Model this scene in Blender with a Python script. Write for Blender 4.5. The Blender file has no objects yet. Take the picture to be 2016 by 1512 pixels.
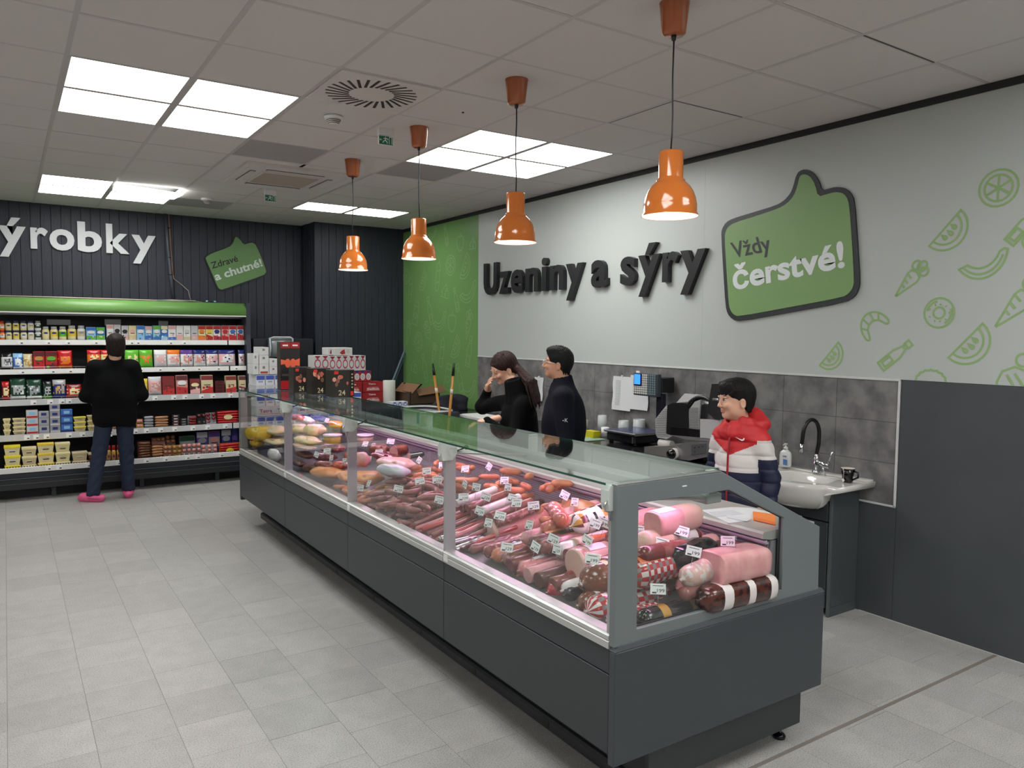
import bpy, bmesh, math, random
import numpy as np
from mathutils import Vector, Matrix, Euler
random.seed(7)
S = bpy.context.scene
COL = S.collection
PI = math.pi
# ---------------------------------------------------------------- camera
FOC = 1505.055
RM = Matrix(((0.83377185, 0.02894024, -0.55135013), (-0.55203844, 0.05967983, -0.83168016), (0.00883546, 0.99779797, 0.06573549)))
CH = 1.74
cam = bpy.data.objects.new('camera', bpy.data.cameras.new('camera'))
COL.objects.link(cam)
cam.data.sensor_fit = 'HORIZONTAL'; cam.data.sensor_width = 36.0
cam.data.lens = FOC / 2016 * 36.0
cam.data.clip_start = 0.05; cam.data.clip_end = 60
cam.matrix_world = Matrix.Translation((0, 0, CH)) @ RM.to_4x4()
S.camera = cam
# ---------------------------------------------------------------- world + exposure
w = bpy.data.worlds.new('world'); S.world = w; w.use_nodes = True
w.node_tree.nodes['Background'].inputs[0].default_value = (0.75, 0.78, 0.8, 1)
w.node_tree.nodes['Background'].inputs[1].default_value = 0.25
S.view_settings.view_transform = 'Standard'; S.view_settings.look = 'None'
S.view_settings.gamma = 1; S.view_settings.use_curve_mapping = False
S.view_settings.exposure = 0.3
PANEL = 8.5      # radiance of the ceiling light panels
LED = 18.0       # meat-case light bar

def P(px, py, x=None, y=None, z=None):
    """where the sight line through a photo point meets a plane"""
    v = RM @ Vector((px - 1008, -(py - 756), -FOC))
    if x is not None: t = x / v.x
    elif y is not None: t = y / v.y
    else: t = (z - CH) / v.z
    return Vector((v.x * t, v.y * t, CH + v.z * t))

# ---------------------------------------------------------------- materials
def lin(c):
    return tuple((v / 255 / 12.92 if v <= 10 else ((v / 255 + .055) / 1.055) ** 2.4) for v in c)
MC = {}
def mat(name, col=(128, 128, 128), rough=.5, metal=0, emit=None, es=1, coat=0, noise=None, bump=None, spec=None, trans=0, sheen=0):
    """col in sRGB 0-255; noise=(scale, col2, lo, hi[,stretch]); bump=(scale, strength[,stretch])"""
    if name in MC: return MC[name]
    m = bpy.data.materials.new(name); MC[name] = m; m.use_nodes = True
    nt = m.node_tree; b = nt.nodes['Principled BSDF']
    b.inputs['Base Color'].default_value = (*lin(col), 1)
    b.inputs['Roughness'].default_value = rough; b.inputs['Metallic'].default_value = metal
    if spec is not None: b.inputs['Specular IOR Level'].default_value = spec
    if coat: b.inputs['Coat Weight'].default_value = coat; b.inputs['Coat Roughness'].default_value = .08
    if sheen: b.inputs['Sheen Weight'].default_value = sheen
    if trans: b.inputs['Transmission Weight'].default_value = trans
    if emit: b.inputs['Emission Color'].default_value = (*lin(emit), 1); b.inputs['Emission Strength'].default_value = es
    def coords(st):
        tc = nt.nodes.new('ShaderNodeNewGeometry'); mp = nt.nodes.new('ShaderNodeMapping')
        mp.inputs['Scale'].default_value = st; nt.links.new(tc.outputs['Position'], mp.inputs['Vector']); return mp.outputs[0]
    if noise:
        st = noise[4] if len(noise) > 4 else (1, 1, 1)
        n = nt.nodes.new('ShaderNodeTexNoise'); n.inputs['Scale'].default_value = noise[0]; n.inputs['Detail'].default_value = 4
        nt.links.new(coords(st), n.inputs['Vector'])
        r = nt.nodes.new('ShaderNodeValToRGB'); r.color_ramp.elements[0].position = noise[2]; r.color_ramp.elements[1].position = noise[3]
        r.color_ramp.elements[0].color = (*lin(noise[1]), 1); r.color_ramp.elements[1].color = (*lin(col), 1)
        nt.links.new(n.outputs[0], r.inputs[0]); nt.links.new(r.outputs[0], b.inputs['Base Color'])
    if bump:
        st = bump[2] if len(bump) > 2 else (1, 1, 1)
        n = nt.nodes.new('ShaderNodeTexNoise'); n.inputs['Scale'].default_value = bump[0]; n.inputs['Detail'].default_value = 3
        nt.links.new(coords(st), n.inputs['Vector'])
        bp = nt.nodes.new('ShaderNodeBump'); bp.inputs['Strength'].default_value = bump[1]; bp.inputs['Distance'].default_value = .01
        nt.links.new(n.outputs[0], bp.inputs['Height']); nt.links.new(bp.outputs[0], b.inputs['Normal'])
    return m
def glassmat(name, tint=(1, 1, 1), ior=1.45, rough=0.0, extra=0.0):
    m = bpy.data.materials.new(name); m.use_nodes = True; nt = m.node_tree; nt.nodes.clear()
    o = nt.nodes.new('ShaderNodeOutputMaterial'); t = nt.nodes.new('ShaderNodeBsdfTransparent'); g = nt.nodes.new('ShaderNodeBsdfGlossy')
    t.inputs[0].default_value = (*tint, 1); g.inputs['Roughness'].default_value = rough; g.inputs[0].default_value = (1, 1, 1, 1)
    f = nt.nodes.new('ShaderNodeFresnel'); gg = nt.nodes.new('ShaderNodeNewGeometry'); mr = nt.nodes.new('ShaderNodeMapRange')
    mr.inputs[3].default_value = ior; mr.inputs[4].default_value = 1 / ior    # same reflectance on both faces of the pane
    nt.links.new(gg.outputs['Backfacing'], mr.inputs[0]); nt.links.new(mr.outputs[0], f.inputs[0])
    mx = nt.nodes.new('ShaderNodeMixShader')
    if extra:
        a = nt.nodes.new('ShaderNodeMath'); a.inputs[1].default_value = extra; nt.links.new(f.outputs[0], a.inputs[0]); nt.links.new(a.outputs[0], mx.inputs[0])
    else: nt.links.new(f.outputs[0], mx.inputs[0])
    nt.links.new(t.outputs[0], mx.inputs[1]); nt.links.new(g.outputs[0], mx.inputs[2]); nt.links.new(mx.outputs[0], o.inputs[0])
    return m
def C(r, g, b, rough=.5, **k):       # quick plain colour
    n = 'colour_%d_%d_%d_%d' % (r, g, b, int(rough * 100)) + ''.join(k and ['_'] + [str(v) for v in k.values()] or [])
    return mat(n, (r, g, b), rough, **k)

# ---------------------------------------------------------------- mesh building
BASE = {}     # world base location of an object (all hierarchies are pure translations unless noted)
class MB:
    def __init__(s): s.v = []; s.f = []; s.m = []; s.sm = []
    def add(s, vs, fs, m=0, smooth=False):
        o = len(s.v); s.v += [tuple(p) for p in vs]
        for f in fs: s.f.append(tuple(i + o for i in f)); s.m.append(m); s.sm.append(smooth)
        return s
    def box(s, x0, x1, y0, y1, z0, z1, m=0):
        if x0 > x1: x0, x1 = x1, x0
        if y0 > y1: y0, y1 = y1, y0
        if z0 > z1: z0, z1 = z1, z0
        vs = [(x, y, z) for z in (z0, z1) for y in (y0, y1) for x in (x0, x1)]
        return s.add(vs, [(0, 2, 3, 1), (4, 5, 7, 6), (0, 1, 5, 4), (2, 6, 7, 3), (0, 4, 6, 2), (1, 3, 7, 5)], m)
    def bbox(s, x0, x1, y0, y1, z0, z1, b=.004, m=0, seg=1):
        bm = bmesh.new(); bmesh.ops.create_cube(bm, size=1)
        bmesh.ops.scale(bm, vec=(abs(x1 - x0), abs(y1 - y0), abs(z1 - z0)), verts=bm.verts)
        bmesh.ops.translate(bm, vec=((x0 + x1) / 2, (y0 + y1) / 2, (z0 + z1) / 2), verts=bm.verts)
        bmesh.ops.bevel(bm, geom=bm.edges[:], offset=b, segments=seg, affect='EDGES', profile=.5)
        s.bm(bm, m, seg > 1); return s
    def bm(s, bm, m=0, smooth=False):
        bm.verts.index_update(); s.add([v.co[:] for v in bm.verts], [tuple(v.index for v in f.verts) for f in bm.faces], m, smooth); bm.free(); return s
    def obox(s, c, ax, hs, m=0):     # oriented box: centre, 3 axes, half sizes
        c = Vector(c); A = [Vector(a).normalized() * h for a, h in zip(ax, hs)]
        vs = [c + A[0] * i + A[1] * j + A[2] * k for k in (-1, 1) for j in (-1, 1) for i in (-1, 1)]
        return s.add(vs, [(0, 2, 3, 1), (4, 5, 7, 6), (0, 1, 5, 4), (2, 6, 7, 3), (0, 4, 6, 2), (1, 3, 7, 5)], m)
    def prism(s, poly, a0, a1, axis='y', m=0, smooth=False):
        """poly: list of 2D points in the plane normal to axis. axis y: (x,z); x: (y,z); z: (x,y)"""
        def mk(p, a): return (p[0], a, p[1]) if axis == 'y' else (a, p[0], p[1]) if axis == 'x' else (p[0], p[1], a)
        n = len(poly); vs = [mk(p, a0) for p in poly] + [mk(p, a1) for p in poly]
        ar = sum(poly[i][0] * poly[(i + 1) % n][1] - poly[(i + 1) % n][0] * poly[i][1] for i in range(n))
        flip = (ar > 0) != (axis == 'y'); flip = flip if a1 > a0 else not flip
        A = [tuple(range(n))[::-1], tuple(range(n, 2 * n))]; B = [(i, (i + 1) % n, n + (i + 1) % n, n + i) for i in range(n)]
        if not flip: A = [f[::-1] for f in A]; B = [f[::-1] for f in B]
        s.add(vs, A, m, False); o = len(s.v) - 2 * n
        for f in B: s.f.append(tuple(i + o for i in f)); s.m.append(m); s.sm.append(smooth)
        return s
    def lathe(s, c, prof, n=24, m=0, ax=(0, 0, 1), smooth=True, sx=1, sy=1, ms=None, cap=True):
        """prof: list of (r, h) along axis"""
        c = Vector(c); q = Vector((0, 0, 1)).rotation_difference(Vector(ax).normalized())
        vs = []
        for r, h in prof:
            for i in range(n):
                a = 2 * PI * i / n; vs.append(c + q @ Vector((r * sx * math.cos(a), r * sy * math.sin(a), h)))
        o = len(s.v); s.v += [tuple(v) for v in vs]
        for k in range(len(prof) - 1):
            for i in range(n):
                j = (i + 1) % n
                s.f.append((o + k * n + i, o + k * n + j, o + (k + 1) * n + j, o + (k + 1) * n + i)); s.m.append(ms[k] if ms else m); s.sm.append(smooth)
        if not cap: return s
        if prof[0][0] > 1e-5: s.f.append(tuple(o + i for i in range(n))[::-1]); s.m.append(ms[0] if ms else m); s.sm.append(False)
        if prof[-1][0] > 1e-5: s.f.append(tuple(o + (len(prof) - 1) * n + i for i in range(n))); s.m.append(ms[-1] if ms else m); s.sm.append(False)
        return s
    def cyl(s, p0, p1, r, r1=None, n=12, m=0, smooth=True):
        p0 = Vector(p0); p1 = Vector(p1); d = p1 - p0
        return s.lathe(p0, [(r, 0), (r if r1 is None else r1, d.length)], n, m, d, smooth)
    def tube(s, pts, r, n=8, m=0, rs=None, flat=1):
        pts = [Vector(p) for p in pts]; N = len(pts); rings = []; up = None
        for i, p in enumerate(pts):
            t = (pts[min(i + 1, N - 1)] - pts[max(i - 1, 0)]).normalized()
            if up is None:
                up = Vector((0, 0, 1)) if abs(t.z) < .9 else Vector((1, 0, 0))
            a = t.cross(up).normalized(); up = a.cross(t).normalized(); rr = rs[i] if rs else r
            rings.append([p + (a * math.cos(2 * PI * k / n) + up * math.sin(2 * PI * k / n) * flat) * rr for k in range(n)])
        vs = [v for rg in rings for v in rg]; fs = []
        for i in range(N - 1):
            for k in range(n):
                l = (k + 1) % n; fs.append((i * n + k, i * n + l, (i + 1) * n + l, (i + 1) * n + k))
        fs = [f[::-1] for f in fs]
        s.add(vs, fs, m, True); o = len(s.v) - len(vs)
        s.f.append(tuple(o + k for k in range(n))); s.m.append(m); s.sm.append(False)
        s.f.append(tuple(o + (N - 1) * n + k for k in range(n))[::-1]); s.m.append(m); s.sm.append(False)
        return s
    def ball(s, c, r, n=12, m=0, sc=(1, 1, 1)):
        c = Vector(c); k = n // 2; vs = [c + Vector((0, 0, -r * sc[2]))]
        for i in range(1, k):
            a = -PI / 2 + PI * i / k
            vs += [c + Vector((r * sc[0] * math.cos(a) * math.cos(2 * PI * j / n), r * sc[1] * math.cos(a) * math.sin(2 * PI * j / n), r * sc[2] * math.sin(a))) for j in range(n)]
        vs.append(c + Vector((0, 0, r * sc[2]))); L = len(vs) - 1; fs = []
        for j in range(n):
            l = (j + 1) % n; fs.append((0, 1 + l, 1 + j)); fs.append((L, L - n + j, L - n + l))
            for i in range(k - 2): fs.append((1 + i * n + j, 1 + i * n + l, 1 + (i + 1) * n + l, 1 + (i + 1) * n + j))
        return s.add(vs, fs, m, True)
    def ribbon(s, pts, wd, fr, closed=False, m=0, th=.0012, lift=0):
        """flat stroke of width wd; pts 2-D, fr(u, v, h) -> 3-D"""
        n = len(pts); vs = []; pts = [Vector(p[:2]) for p in pts]
        for i, p in enumerate(pts):
            a = pts[(i - 1) % n] if closed or i else p; b = pts[(i + 1) % n] if closed or i < n - 1 else p
            d1 = (p - a); d2 = (b - p)
            d1 = d1.normalized() if d1.length > 1e-9 else d2.normalized(); d2 = d2.normalized() if d2.length > 1e-9 else d1
            t = (d1 + d2); t = t.normalized() if t.length > 1e-6 else d1
            nn = Vector((-t.y, t.x)); k = min(2.0, 1 / max(.3, abs(nn.dot(Vector((-d1.y, d1.x)))))); o = nn * wd / 2 * k
            vs += [fr(*(p + o), lift + th), fr(*(p - o), lift + th)]
        fs = [(2 * i, 2 * i + 1, (2 * i + 3) % (2 * n), (2 * i + 2) % (2 * n)) for i in range(n if closed else n - 1)]
        return s.add(vs, fs, m)
    def mesh(s, name, mats, off=(0, 0, 0)):
        me = bpy.data.meshes.new(name); ox, oy, oz = off
        me.from_pydata([(x - ox, y - oy, z - oz) for x, y, z in s.v], [], s.f)
        for q in (mats if isinstance(mats, (list, tuple)) else [mats]): me.materials.append(q)
        me.polygons.foreach_set('material_index', s.m); me.polygons.foreach_set('use_smooth', s.sm); me.update(); return me
    def build(s, name, mats, parent=None, kind=None, label=None, cat=None, group=None, loc=None):
        """world-space mesh -> object; origin at loc or at the parent's base"""
        if loc is None:
            if parent is None and s.v:
                xs = [v[0] for v in s.v]; ys = [v[1] for v in s.v]; zs = [v[2] for v in s.v]
                loc = ((min(xs) + max(xs)) / 2, (min(ys) + max(ys)) / 2, min(zs))
            else: loc = BASE[parent.name]
        o = bpy.data.objects.new(name, s.mesh(name, mats, loc)); return link(o, parent, loc, kind, label, cat, group)
def link(o, parent=None, loc=(0, 0, 0), kind=None, label=None, cat=None, group=None):
    COL.objects.link(o); loc = Vector(loc); BASE[o.name] = loc
    if parent is not None: o.parent = parent; o.location = loc - BASE[parent.name]
    else: o.location = loc
    if kind: o['kind'] = kind
    if label: o['label'] = label
    if cat: o['category'] = cat
    if group: o['group'] = group
    return o
def thing(name, label, cat, loc, group=None):
    return link(bpy.data.objects.new(name, None), None, loc, None, label, cat, group)
def structure(name, loc=(0, 0, 0)):
    return link(bpy.data.objects.new(name, None), None, loc, 'structure')
def dup(root, loc, label=None, rz=0, group=None):
    def cp(o, par):
        c = o.copy(); COL.objects.link(c); c.parent = par
        BASE[c.name] = BASE[o.name] + (Vector(loc) - BASE[root.name])
        for ch in KIDS.get(o.name, []): cp(ch, c)
        return c
    KIDS = {}
    def walk(o):
        KIDS[o.name] = [k for k in o.children]
        for k in o.children: walk(k)
    walk(root); c = cp(root, None); c.location = loc; c.rotation_euler.z = root.rotation_euler.z + rz
    if label: c['label'] = label
    if group: c['group'] = group
    return c
# ---------------------------------------------------------------- text
TC = {}
def glyph(txt, bold=.0, ext=0.0, res=4):
    k = (txt, bold, ext)
    if k in TC: return TC[k]
    cu = bpy.data.curves.new('text', 'FONT'); cu.body = txt; cu.size = 1; cu.offset = bold; cu.extrude = ext; cu.resolution_u = res
    o = bpy.data.objects.new('text', cu); me = bpy.data.meshes.new_from_object(o)
    vs = [tuple(v.co) for v in me.vertices]; fs = [tuple(p.vertices) for p in me.polygons]
    bpy.data.objects.remove(o); bpy.data.curves.remove(cu); bpy.data.meshes.remove(me)
    TC[k] = (vs, fs); return TC[k]
CAPH = None
def caph():
    global CAPH
    if CAPH is None: CAPH = max(v[1] for v in glyph('H')[0])
    return CAPH
def text_into(mb, txt, O, U, V, N, m=0, bold=.01, ext=0.0, fit=True):
    """lay text so that its width spans vector U, its cap height V, lifted along unit N; O = baseline left"""
    vs, fs = glyph(txt, bold, 0.5 if ext else 0.0)
    if not vs: return
    x0 = min(v[0] for v in vs); x1 = max(v[0] for v in vs); O = Vector(O); U = Vector(U); V = Vector(V); N = Vector(N); ch = caph()
    out = []
    for v in vs:
        u = (v[0] - x0) / (x1 - x0); h = v[1] / ch
        out.append(O + U * u + V * h + N * ((v[2] + .5) * ext if ext else 0))
    flip = U.cross(V).dot(N) < 0
    mb.add(out, [f[::-1] for f in fs] if flip else fs, m)
# ================================================================ SETTING
XW = 4.498; ZC = 3.12; YB = 9.93; YP = 9.45; XP = 3.27
M_ceil = mat('ceiling_board', (206, 201, 198), .9, bump=(60, .15))
M_grid = mat('ceiling_grid', (186, 181, 178), .5)
M_dark = mat('ceiling_dark_board', (160, 157, 157), .9)
M_panel = mat('light_diffuser', (255, 255, 255), .6, emit=(255, 255, 252), es=PANEL)
def floor_mat(i):
    m = mat('floor_tile_%d' % i, [(174, 172, 168), (170, 168, 165), (178, 176, 172)][i], .36, spec=.35)
    if 'done' in m: return m
    m['done'] = 1; nt = m.node_tree; b = nt.nodes['Principled BSDF']
    g = nt.nodes.new('ShaderNodeNewGeometry')
    n1 = nt.nodes.new('ShaderNodeTexNoise'); n1.inputs['Scale'].default_value = 190; n1.inputs['Detail'].default_value = 3
    n2 = nt.nodes.new('ShaderNodeTexNoise'); n2.inputs['Scale'].default_value = 9; n2.inputs['Detail'].default_value = 5
    r1 = nt.nodes.new('ShaderNodeValToRGB'); r1.color_ramp.elements[0].position = .36; r1.color_ramp.elements[1].position = .47
    base = m.node_tree.nodes['Principled BSDF'].inputs['Base Color'].default_value[:]
    r1.color_ramp.elements[0].color = (base[0] * .62, base[1] * .62, base[2] * .62, 1); r1.color_ramp.elements[1].color = base
    e = r1.color_ramp.elements.new(.66); e.color = (min(1, base[0] * 1.12),) * 3 + (1,)
    r2 = nt.nodes.new('ShaderNodeValToRGB'); r2.color_ramp.elements[0].position = .35; r2.color_ramp.elements[0].color = (.90, .90, .90, 1); r2.color_ramp.elements[1].position = .62; r2.color_ramp.elements[1].color = (1, 1, 1, 1)
    mx = nt.nodes.new('ShaderNodeMix'); mx.data_type = 'RGBA'; mx.blend_type = 'MULTIPLY'; mx.inputs[0].default_value = 1
    for n in (n1, n2): nt.links.new(g.outputs['Position'], n.inputs['Vector'])
    nt.links.new(n1.outputs[0], r1.inputs[0]); nt.links.new(n2.outputs[0], r2.inputs[0])
    nt.links.new(r1.outputs[0], mx.inputs[6]); nt.links.new(r2.outputs[0], mx.inputs[7]); nt.links.new(mx.outputs[2], b.inputs['Base Color'])
    rr = nt.nodes.new('ShaderNodeMapRange'); rr.inputs[3].default_value = .30; rr.inputs[4].default_value = .48
    nt.links.new(n2.outputs[0], rr.inputs[0]); nt.links.new(rr.outputs[0], b.inputs['Roughness'])
    return m
# ---- floor
fl = structure('floor')
M_joint = mat('floor_joint', (120, 118, 114), .9)
MB().box(-6.1, XW + .2, -5.1, YB + .2, -.2, -.0012).build('subfloor', M_joint, fl)
T = .3105; cells = []
for i in range(-19, 15):
    x0 = -.04 + i * T; off = [.077, .047, .104, .084, .27, .19, .23, .02, .15][i % 9]
    for j in range(-17, 32):
        y0 = off + j * T; y1 = y0 + T
        if y0 > YB or x0 > XW: continue
        cells.append((x0, min(x0 + T, XW), y0, min(y1, YB)))
def inview(x, y): return (-.35 < x and y > 2.1 and y < 9.4 and not (1.9 < x < 2.8 and y < 6.9) and not (x > 2.85 and 3.2 < y < 9)) or (x > 2.7 and 1.2 < y < 3.0)
near = [c for c in cells if inview((c[0] + c[1]) / 2, (c[2] + c[3]) / 2)]
near.sort(key=lambda c: (c[0] ** 2 + c[2] ** 2)); near = near[:300]; ns = set(near)
unit = {}
for k, c in enumerate(near):
    key = (round(c[1] - c[0], 3), round(c[3] - c[2], 3), random.randrange(3)); g = .0007
    if key not in unit: unit[key] = MB().box(g, key[0] - g, g, key[1] - g, -.006, 0).mesh('floor_tile', floor_mat(key[2]))
    o = bpy.data.objects.new('floor_tile', unit[key]); link(o, fl, (c[0], c[2], random.uniform(-.0003, .0001)))
mb = MB()
for c in cells:
    if c not in ns: mb.box(c[0] + .0007, c[1] - .0007, c[2] + .0007, c[3] - .0007, -.006, 0)
mb.build('floor_tiling', floor_mat(0), fl, kind='stuff')
MB().box(2.35, XW, 1.928, 1.947, -.005, .0012).build('expansion_strip', mat('strip', (125, 117, 111), .7), fl)
# ---- ceiling
ce = structure('ceiling', (0, 0, ZC))
MB().box(-6.1, XW + .1, -5.1, YB + .1, ZC + .06, ZC + .2).build('ceiling_deck', mat('deck', (60, 60, 60), .9), ce)
xs = [.30 + .6025 * k for k in range(-10, 7)] + [XW]; xs[16] = 3.935
xs = [v for v in xs if v <= XW]
ys = [2.12 + .6 * k for k in range(-11, 0)] + [2.12, 2.72, 3.315, 3.91, 4.52, 5.115, 5.71, 6.29, 6.88, 7.47, 8.06, 8.61, 9.16, 9.71, YB]
K0 = 10; J0 = 11     # index of tile k=0 / j=0
lights = set()
for ky in (-6, -5, 0, 1, 4, 5):
    if ky >= 7: continue
    A = (0, 1) if True else ()
for (kk, jj) in [(0, 4), (0, 10), (4, 4), (0, -2), (4, -4), (-6, -2), (-6, 4), (-6, 10), (0, -8), (4, -8), (-6, -8)]:
    for a in (0, 1):
        for b in (0, 1): lights.add((kk + a, jj + b))
for a in (4, 5): lights.add((a, 10))
darks = {(2, 6), (4, 6), (2, 11)}
special = {(2, 3), (2, 7), (3, 7), (2, 8), (3, 8)}
pan = []; cache = {}
def cmesh(kind, w, d, mt):
    key = (kind, round(w, 3), round(d, 3))
    if key not in cache:
        m = MB()
        if kind == 'tile': m.bbox(.009, w - .009, .009, d - .009, 0, .02, .003)
        cache[key] = m.mesh('ceiling_tile', mt)
    return cache[key]
outer = MB(); lamp_id = 0
for i in range(len(xs) - 1):
    for j in range(len(ys) - 1):
        k, jj = i - K0, j - J0; x0, x1, y0, y1 = xs[i], xs[i + 1], ys[j], ys[j + 1]
        if x0 > XP - .05 and y0 > YP: continue
        if (k, jj) in lights: pan.append((k, jj, x0, x1, y0, y1)); continue
        if (k, jj) in special: continue
        vis = k >= -3 and jj >= -2
        if vis:
            dk = (k, jj) in darks
            if x0 < XP < x1 and y0 > YP: x1 = XP
            o = bpy.data.objects.new('ceiling_tile', cmesh('tile' if not dk else 'tile', x1 - x0, y1 - y0, M_ceil) if not dk else MB().bbox(.009, x1 - x0 - .009, .009, y1 - y0 - .009, 0, .02, .003).mesh('ceiling_tile', M_dark))
            link(o, ce, (x0, y0, ZC - .004 + random.uniform(0, .0022)))
            if dk: o['label'] = 'dark grey ceiling board'
        else: outer.box(x0 + .009, x1 - .009, y0 + .009, y1 - .009, ZC - .003, ZC + .02)
outer.build('ceiling_tiling', M_ceil, ce, kind='stuff')
for x in xs[1:-1]:
    o = MB().box(x - .013, x + .013, ys[0], YB if x < XP else YP, ZC - .003, ZC + .03).build('runner', M_grid, ce)
gm = MB()
for y in ys[1:-1]:
    o = MB().box(xs[0], XW if y < YP else XP, y - .009, y + .009, ZC - .0025, ZC + .03).build('cross_rail', M_grid, ce)
# a slightly open joint beside one board
MB().box(3.325, 3.92, 3.311, 3.316, ZC - .0045, ZC - .002).build('open_joint', C(30, 30, 30), ce)
MB().box(3.325, 3.331, 3.32, 3.90, ZC - .0045, ZC - .002).build('open_joint', C(60, 60, 60), ce)
MB().box(3.32, 3.93, 2.115, 2.121, ZC - .0045, ZC - .002).build('open_joint', C(50, 50, 50), ce)
# light panels: one thing each
def side(k, jj):
    grp = 'front left' if (k < 3 and jj < 7) else 'far left' if k < 3 else 'middle right' if jj < 7 else 'back wall'
    return grp
for (k, jj, x0, x1, y0, y1) in pan:
    vis = k >= 0 and jj >= 4
    lb = None
    if vis:
        if jj >= 10 and k >= 4: lb = 'square LED ceiling panel near the dark pillar, %s of the pair' % ('left' if k == 4 else 'right')
        else:
            cl = 'large left cluster above the floor' if (k < 2 and jj < 6) else 'small far left cluster above the fridge' if k < 2 else 'cluster above the hanging orange lamps'
            lb = 'glowing ceiling light panel, %s %s of the %s' % ('near' if jj in (4, 10) else 'far', 'left' if k in (0, 4) else 'right', cl)
    else: lb = 'unseen ceiling light panel added beyond the view to light the room'  # unseen panels repeated beyond the view, added to light the room
    t = thing('ceiling_light', lb, 'ceiling light', (x0, y0, ZC), 'square LED ceiling panels')
    tilt = (k, jj) == (1, 10)
    m = MB()
    for (a, b, c_, d) in ((x0 + .009, x0 + .022, y0 + .009, y1 - .009), (x1 - .022, x1 - .009, y0 + .009, y1 - .009), (x0 + .022, x1 - .022, y0 + .009, y0 + .02), (x0 + .022, x1 - .022, y1 - .02, y1 - .009)): m.box(a, b, c_, d, ZC - .004, ZC + .02)
    m.build('frame', M_grid, t)
    if not tilt: MB().box(x0 + .022, x1 - .022, y0 + .02, y1 - .02, ZC - .002, ZC + .01).build('diffuser', M_panel, t)
    else:
        m = MB(); m.obox(((x0 + x1) / 2, (y0 + y1) / 2, ZC - .022), ((1, 0, -.06), (0, 1, .05), (0.06, -.05, 1)), ((x1 - x0) / 2 - .012, (y1 - y0) / 2 - .012, .004)); m.build('diffuser', M_panel, t)
# ---- walls
M_plank = mat('dark_plank', (37, 41, 54), .5, noise=(3, (31, 35, 47), .3, .7, (14, 14, .6)), bump=(9, .35, (16, 16, .8)))
M_gap = C(26, 29, 38, .8)
wb = structure('wall_back', (0, YB, 0))
MB().box(-6.1, XW + .1, YB + .012, YB + .2, 0, ZC + .1).build('wall_core', M_gap, wb)
pc = {}
def plank(parent, c0, c1, fixed, axis, zt=ZC):
    wd = round(c1 - c0 - .002, 3)
    key = (wd, axis)
    if key not in pc:
        m = MB(); p = [(0, 0), (0, -.0095), (.0025, -.012), (wd - .0025, -.012), (wd, -.0095), (wd, 0)]
        if axis == 'y': m.prism(p, 0, zt, 'z')
        else: m.prism([(y, -x) if False else (y, x) for x, y in p], 0, zt, 'z')
        pc[key] = m.mesh('plank', M_plank)
    o = bpy.data.objects.new('plank', pc[key]); link(o, parent, (c0, fixed, 0) if axis == 'y' else (fixed, c0, 0))
x = -1.47
while x < XP - .03:
    plank(wb, x, min(x + .0965, XP), YB + .012, 'y'); x += .0965
MB().box(-6.1, -1.47, YB - .002, YB + .1, 0, ZC).build('plank_cladding', M_plank, wb)
pl = structure('wall_pillar', (XP, YP, 0))
MB().box(XP + .012, XW + .1, YP + .012, YB + .1, 0, ZC + .1).build('wall_core', M_gap, pl)
x = XP
while x < XW - .02:
    plank(pl, x, min(x + .0965, XW), YP + .012, 'y'); x += .0965
y = YP
while y < YB - .02:
    plank(pl, y, min(y + .0965, YB), XP + .012, 'x'); y += .0965
# right wall
wr = structure('wall_right', (XW, 0, 0))
MB().box(XW + .006, XW + .2, -5.1, YB + .1, 0, ZC + .1).build('wall_core', C(70, 72, 74), wr)
M_wall = mat('wall_grey_green', (186, 192, 189), .38, spec=.4)
M_green = mat('wall_green', (112, 154, 90), .36, spec=.35)
M_slate = mat('wall_slate', (76, 80, 84), .42, noise=(2.5, (70, 74, 78), .3, .7))
for y0, y1 in ((-5, -2.9), (-2.9, -.6), (-.6, 1.72), (1.72, 4.13), (4.13, 5.95), (5.95, 7.49)):
    MB().bbox(XW - .004, XW + .01, y0 + .0003, y1 - .0003, 1.484, ZC, .0004).build('wall_panel', M_wall, wr, label='light grey upper wall panel')
MB().bbox(XW - .004, XW + .01, 7.492, YP, 0, ZC, .0015).build('wall_panel', M_green, wr, label='green printed wall panel')
for y0, y1 in ((-5, -2.2), (-2.2, 2.535)):
    MB().bbox(XW - .004, XW + .01, y0, y1 - .001, 0, 1.482, .0015).build('wall_panel', M_slate, wr, label='dark slate lower wall panel')
MB().bbox(XW - .004, XW + .01, 2.536, 7.49, 0, .700, .0015).build('wall_panel', M_slate, wr, label='dark slate lower wall panel')
M_tile = mat('backsplash_tile', (130, 129, 128), .42, noise=(8, (98, 97, 98), .34, .62), spec=.4)
tm = {}
MB().box(XW, XW + .01, 2.545, 7.49, .706, 1.474).build('grout', C(120, 120, 118), wr)
for r in range(3):
    y = 2.553
    while y < 7.48:
        y1 = min(y + .408, 7.488); z0 = .714 + r * .2525
        o = MB().bbox(XW - .004, XW + .004, y + .0012, y1 - .0012, z0 + .0012, z0 + .2513, .0012).build('tile', M_tile, wr); y = y1
M_trim = C(205, 207, 206, .3)
MB().bbox(XW - .010, XW + .004, 2.54, 7.49, 1.472, 1.486, .002).build('trim_tiles_top', M_trim, kind='structure')
MB().bbox(XW - .010, XW + .004, 2.538, 2.552, .702, 1.472, .002).build('trim_tiles_side', M_trim, kind='structure')
MB().bbox(XW - .010, XW + .004, 2.538, 7.49, .700, .713, .002).build('trim_tiles_bottom', M_trim, kind='structure')
MB().box(XW - .012, XW - .002, -5, YP, ZC - .045, ZC - .004).build('trim_ceiling', C(34, 36, 38), kind='structure')
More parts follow.
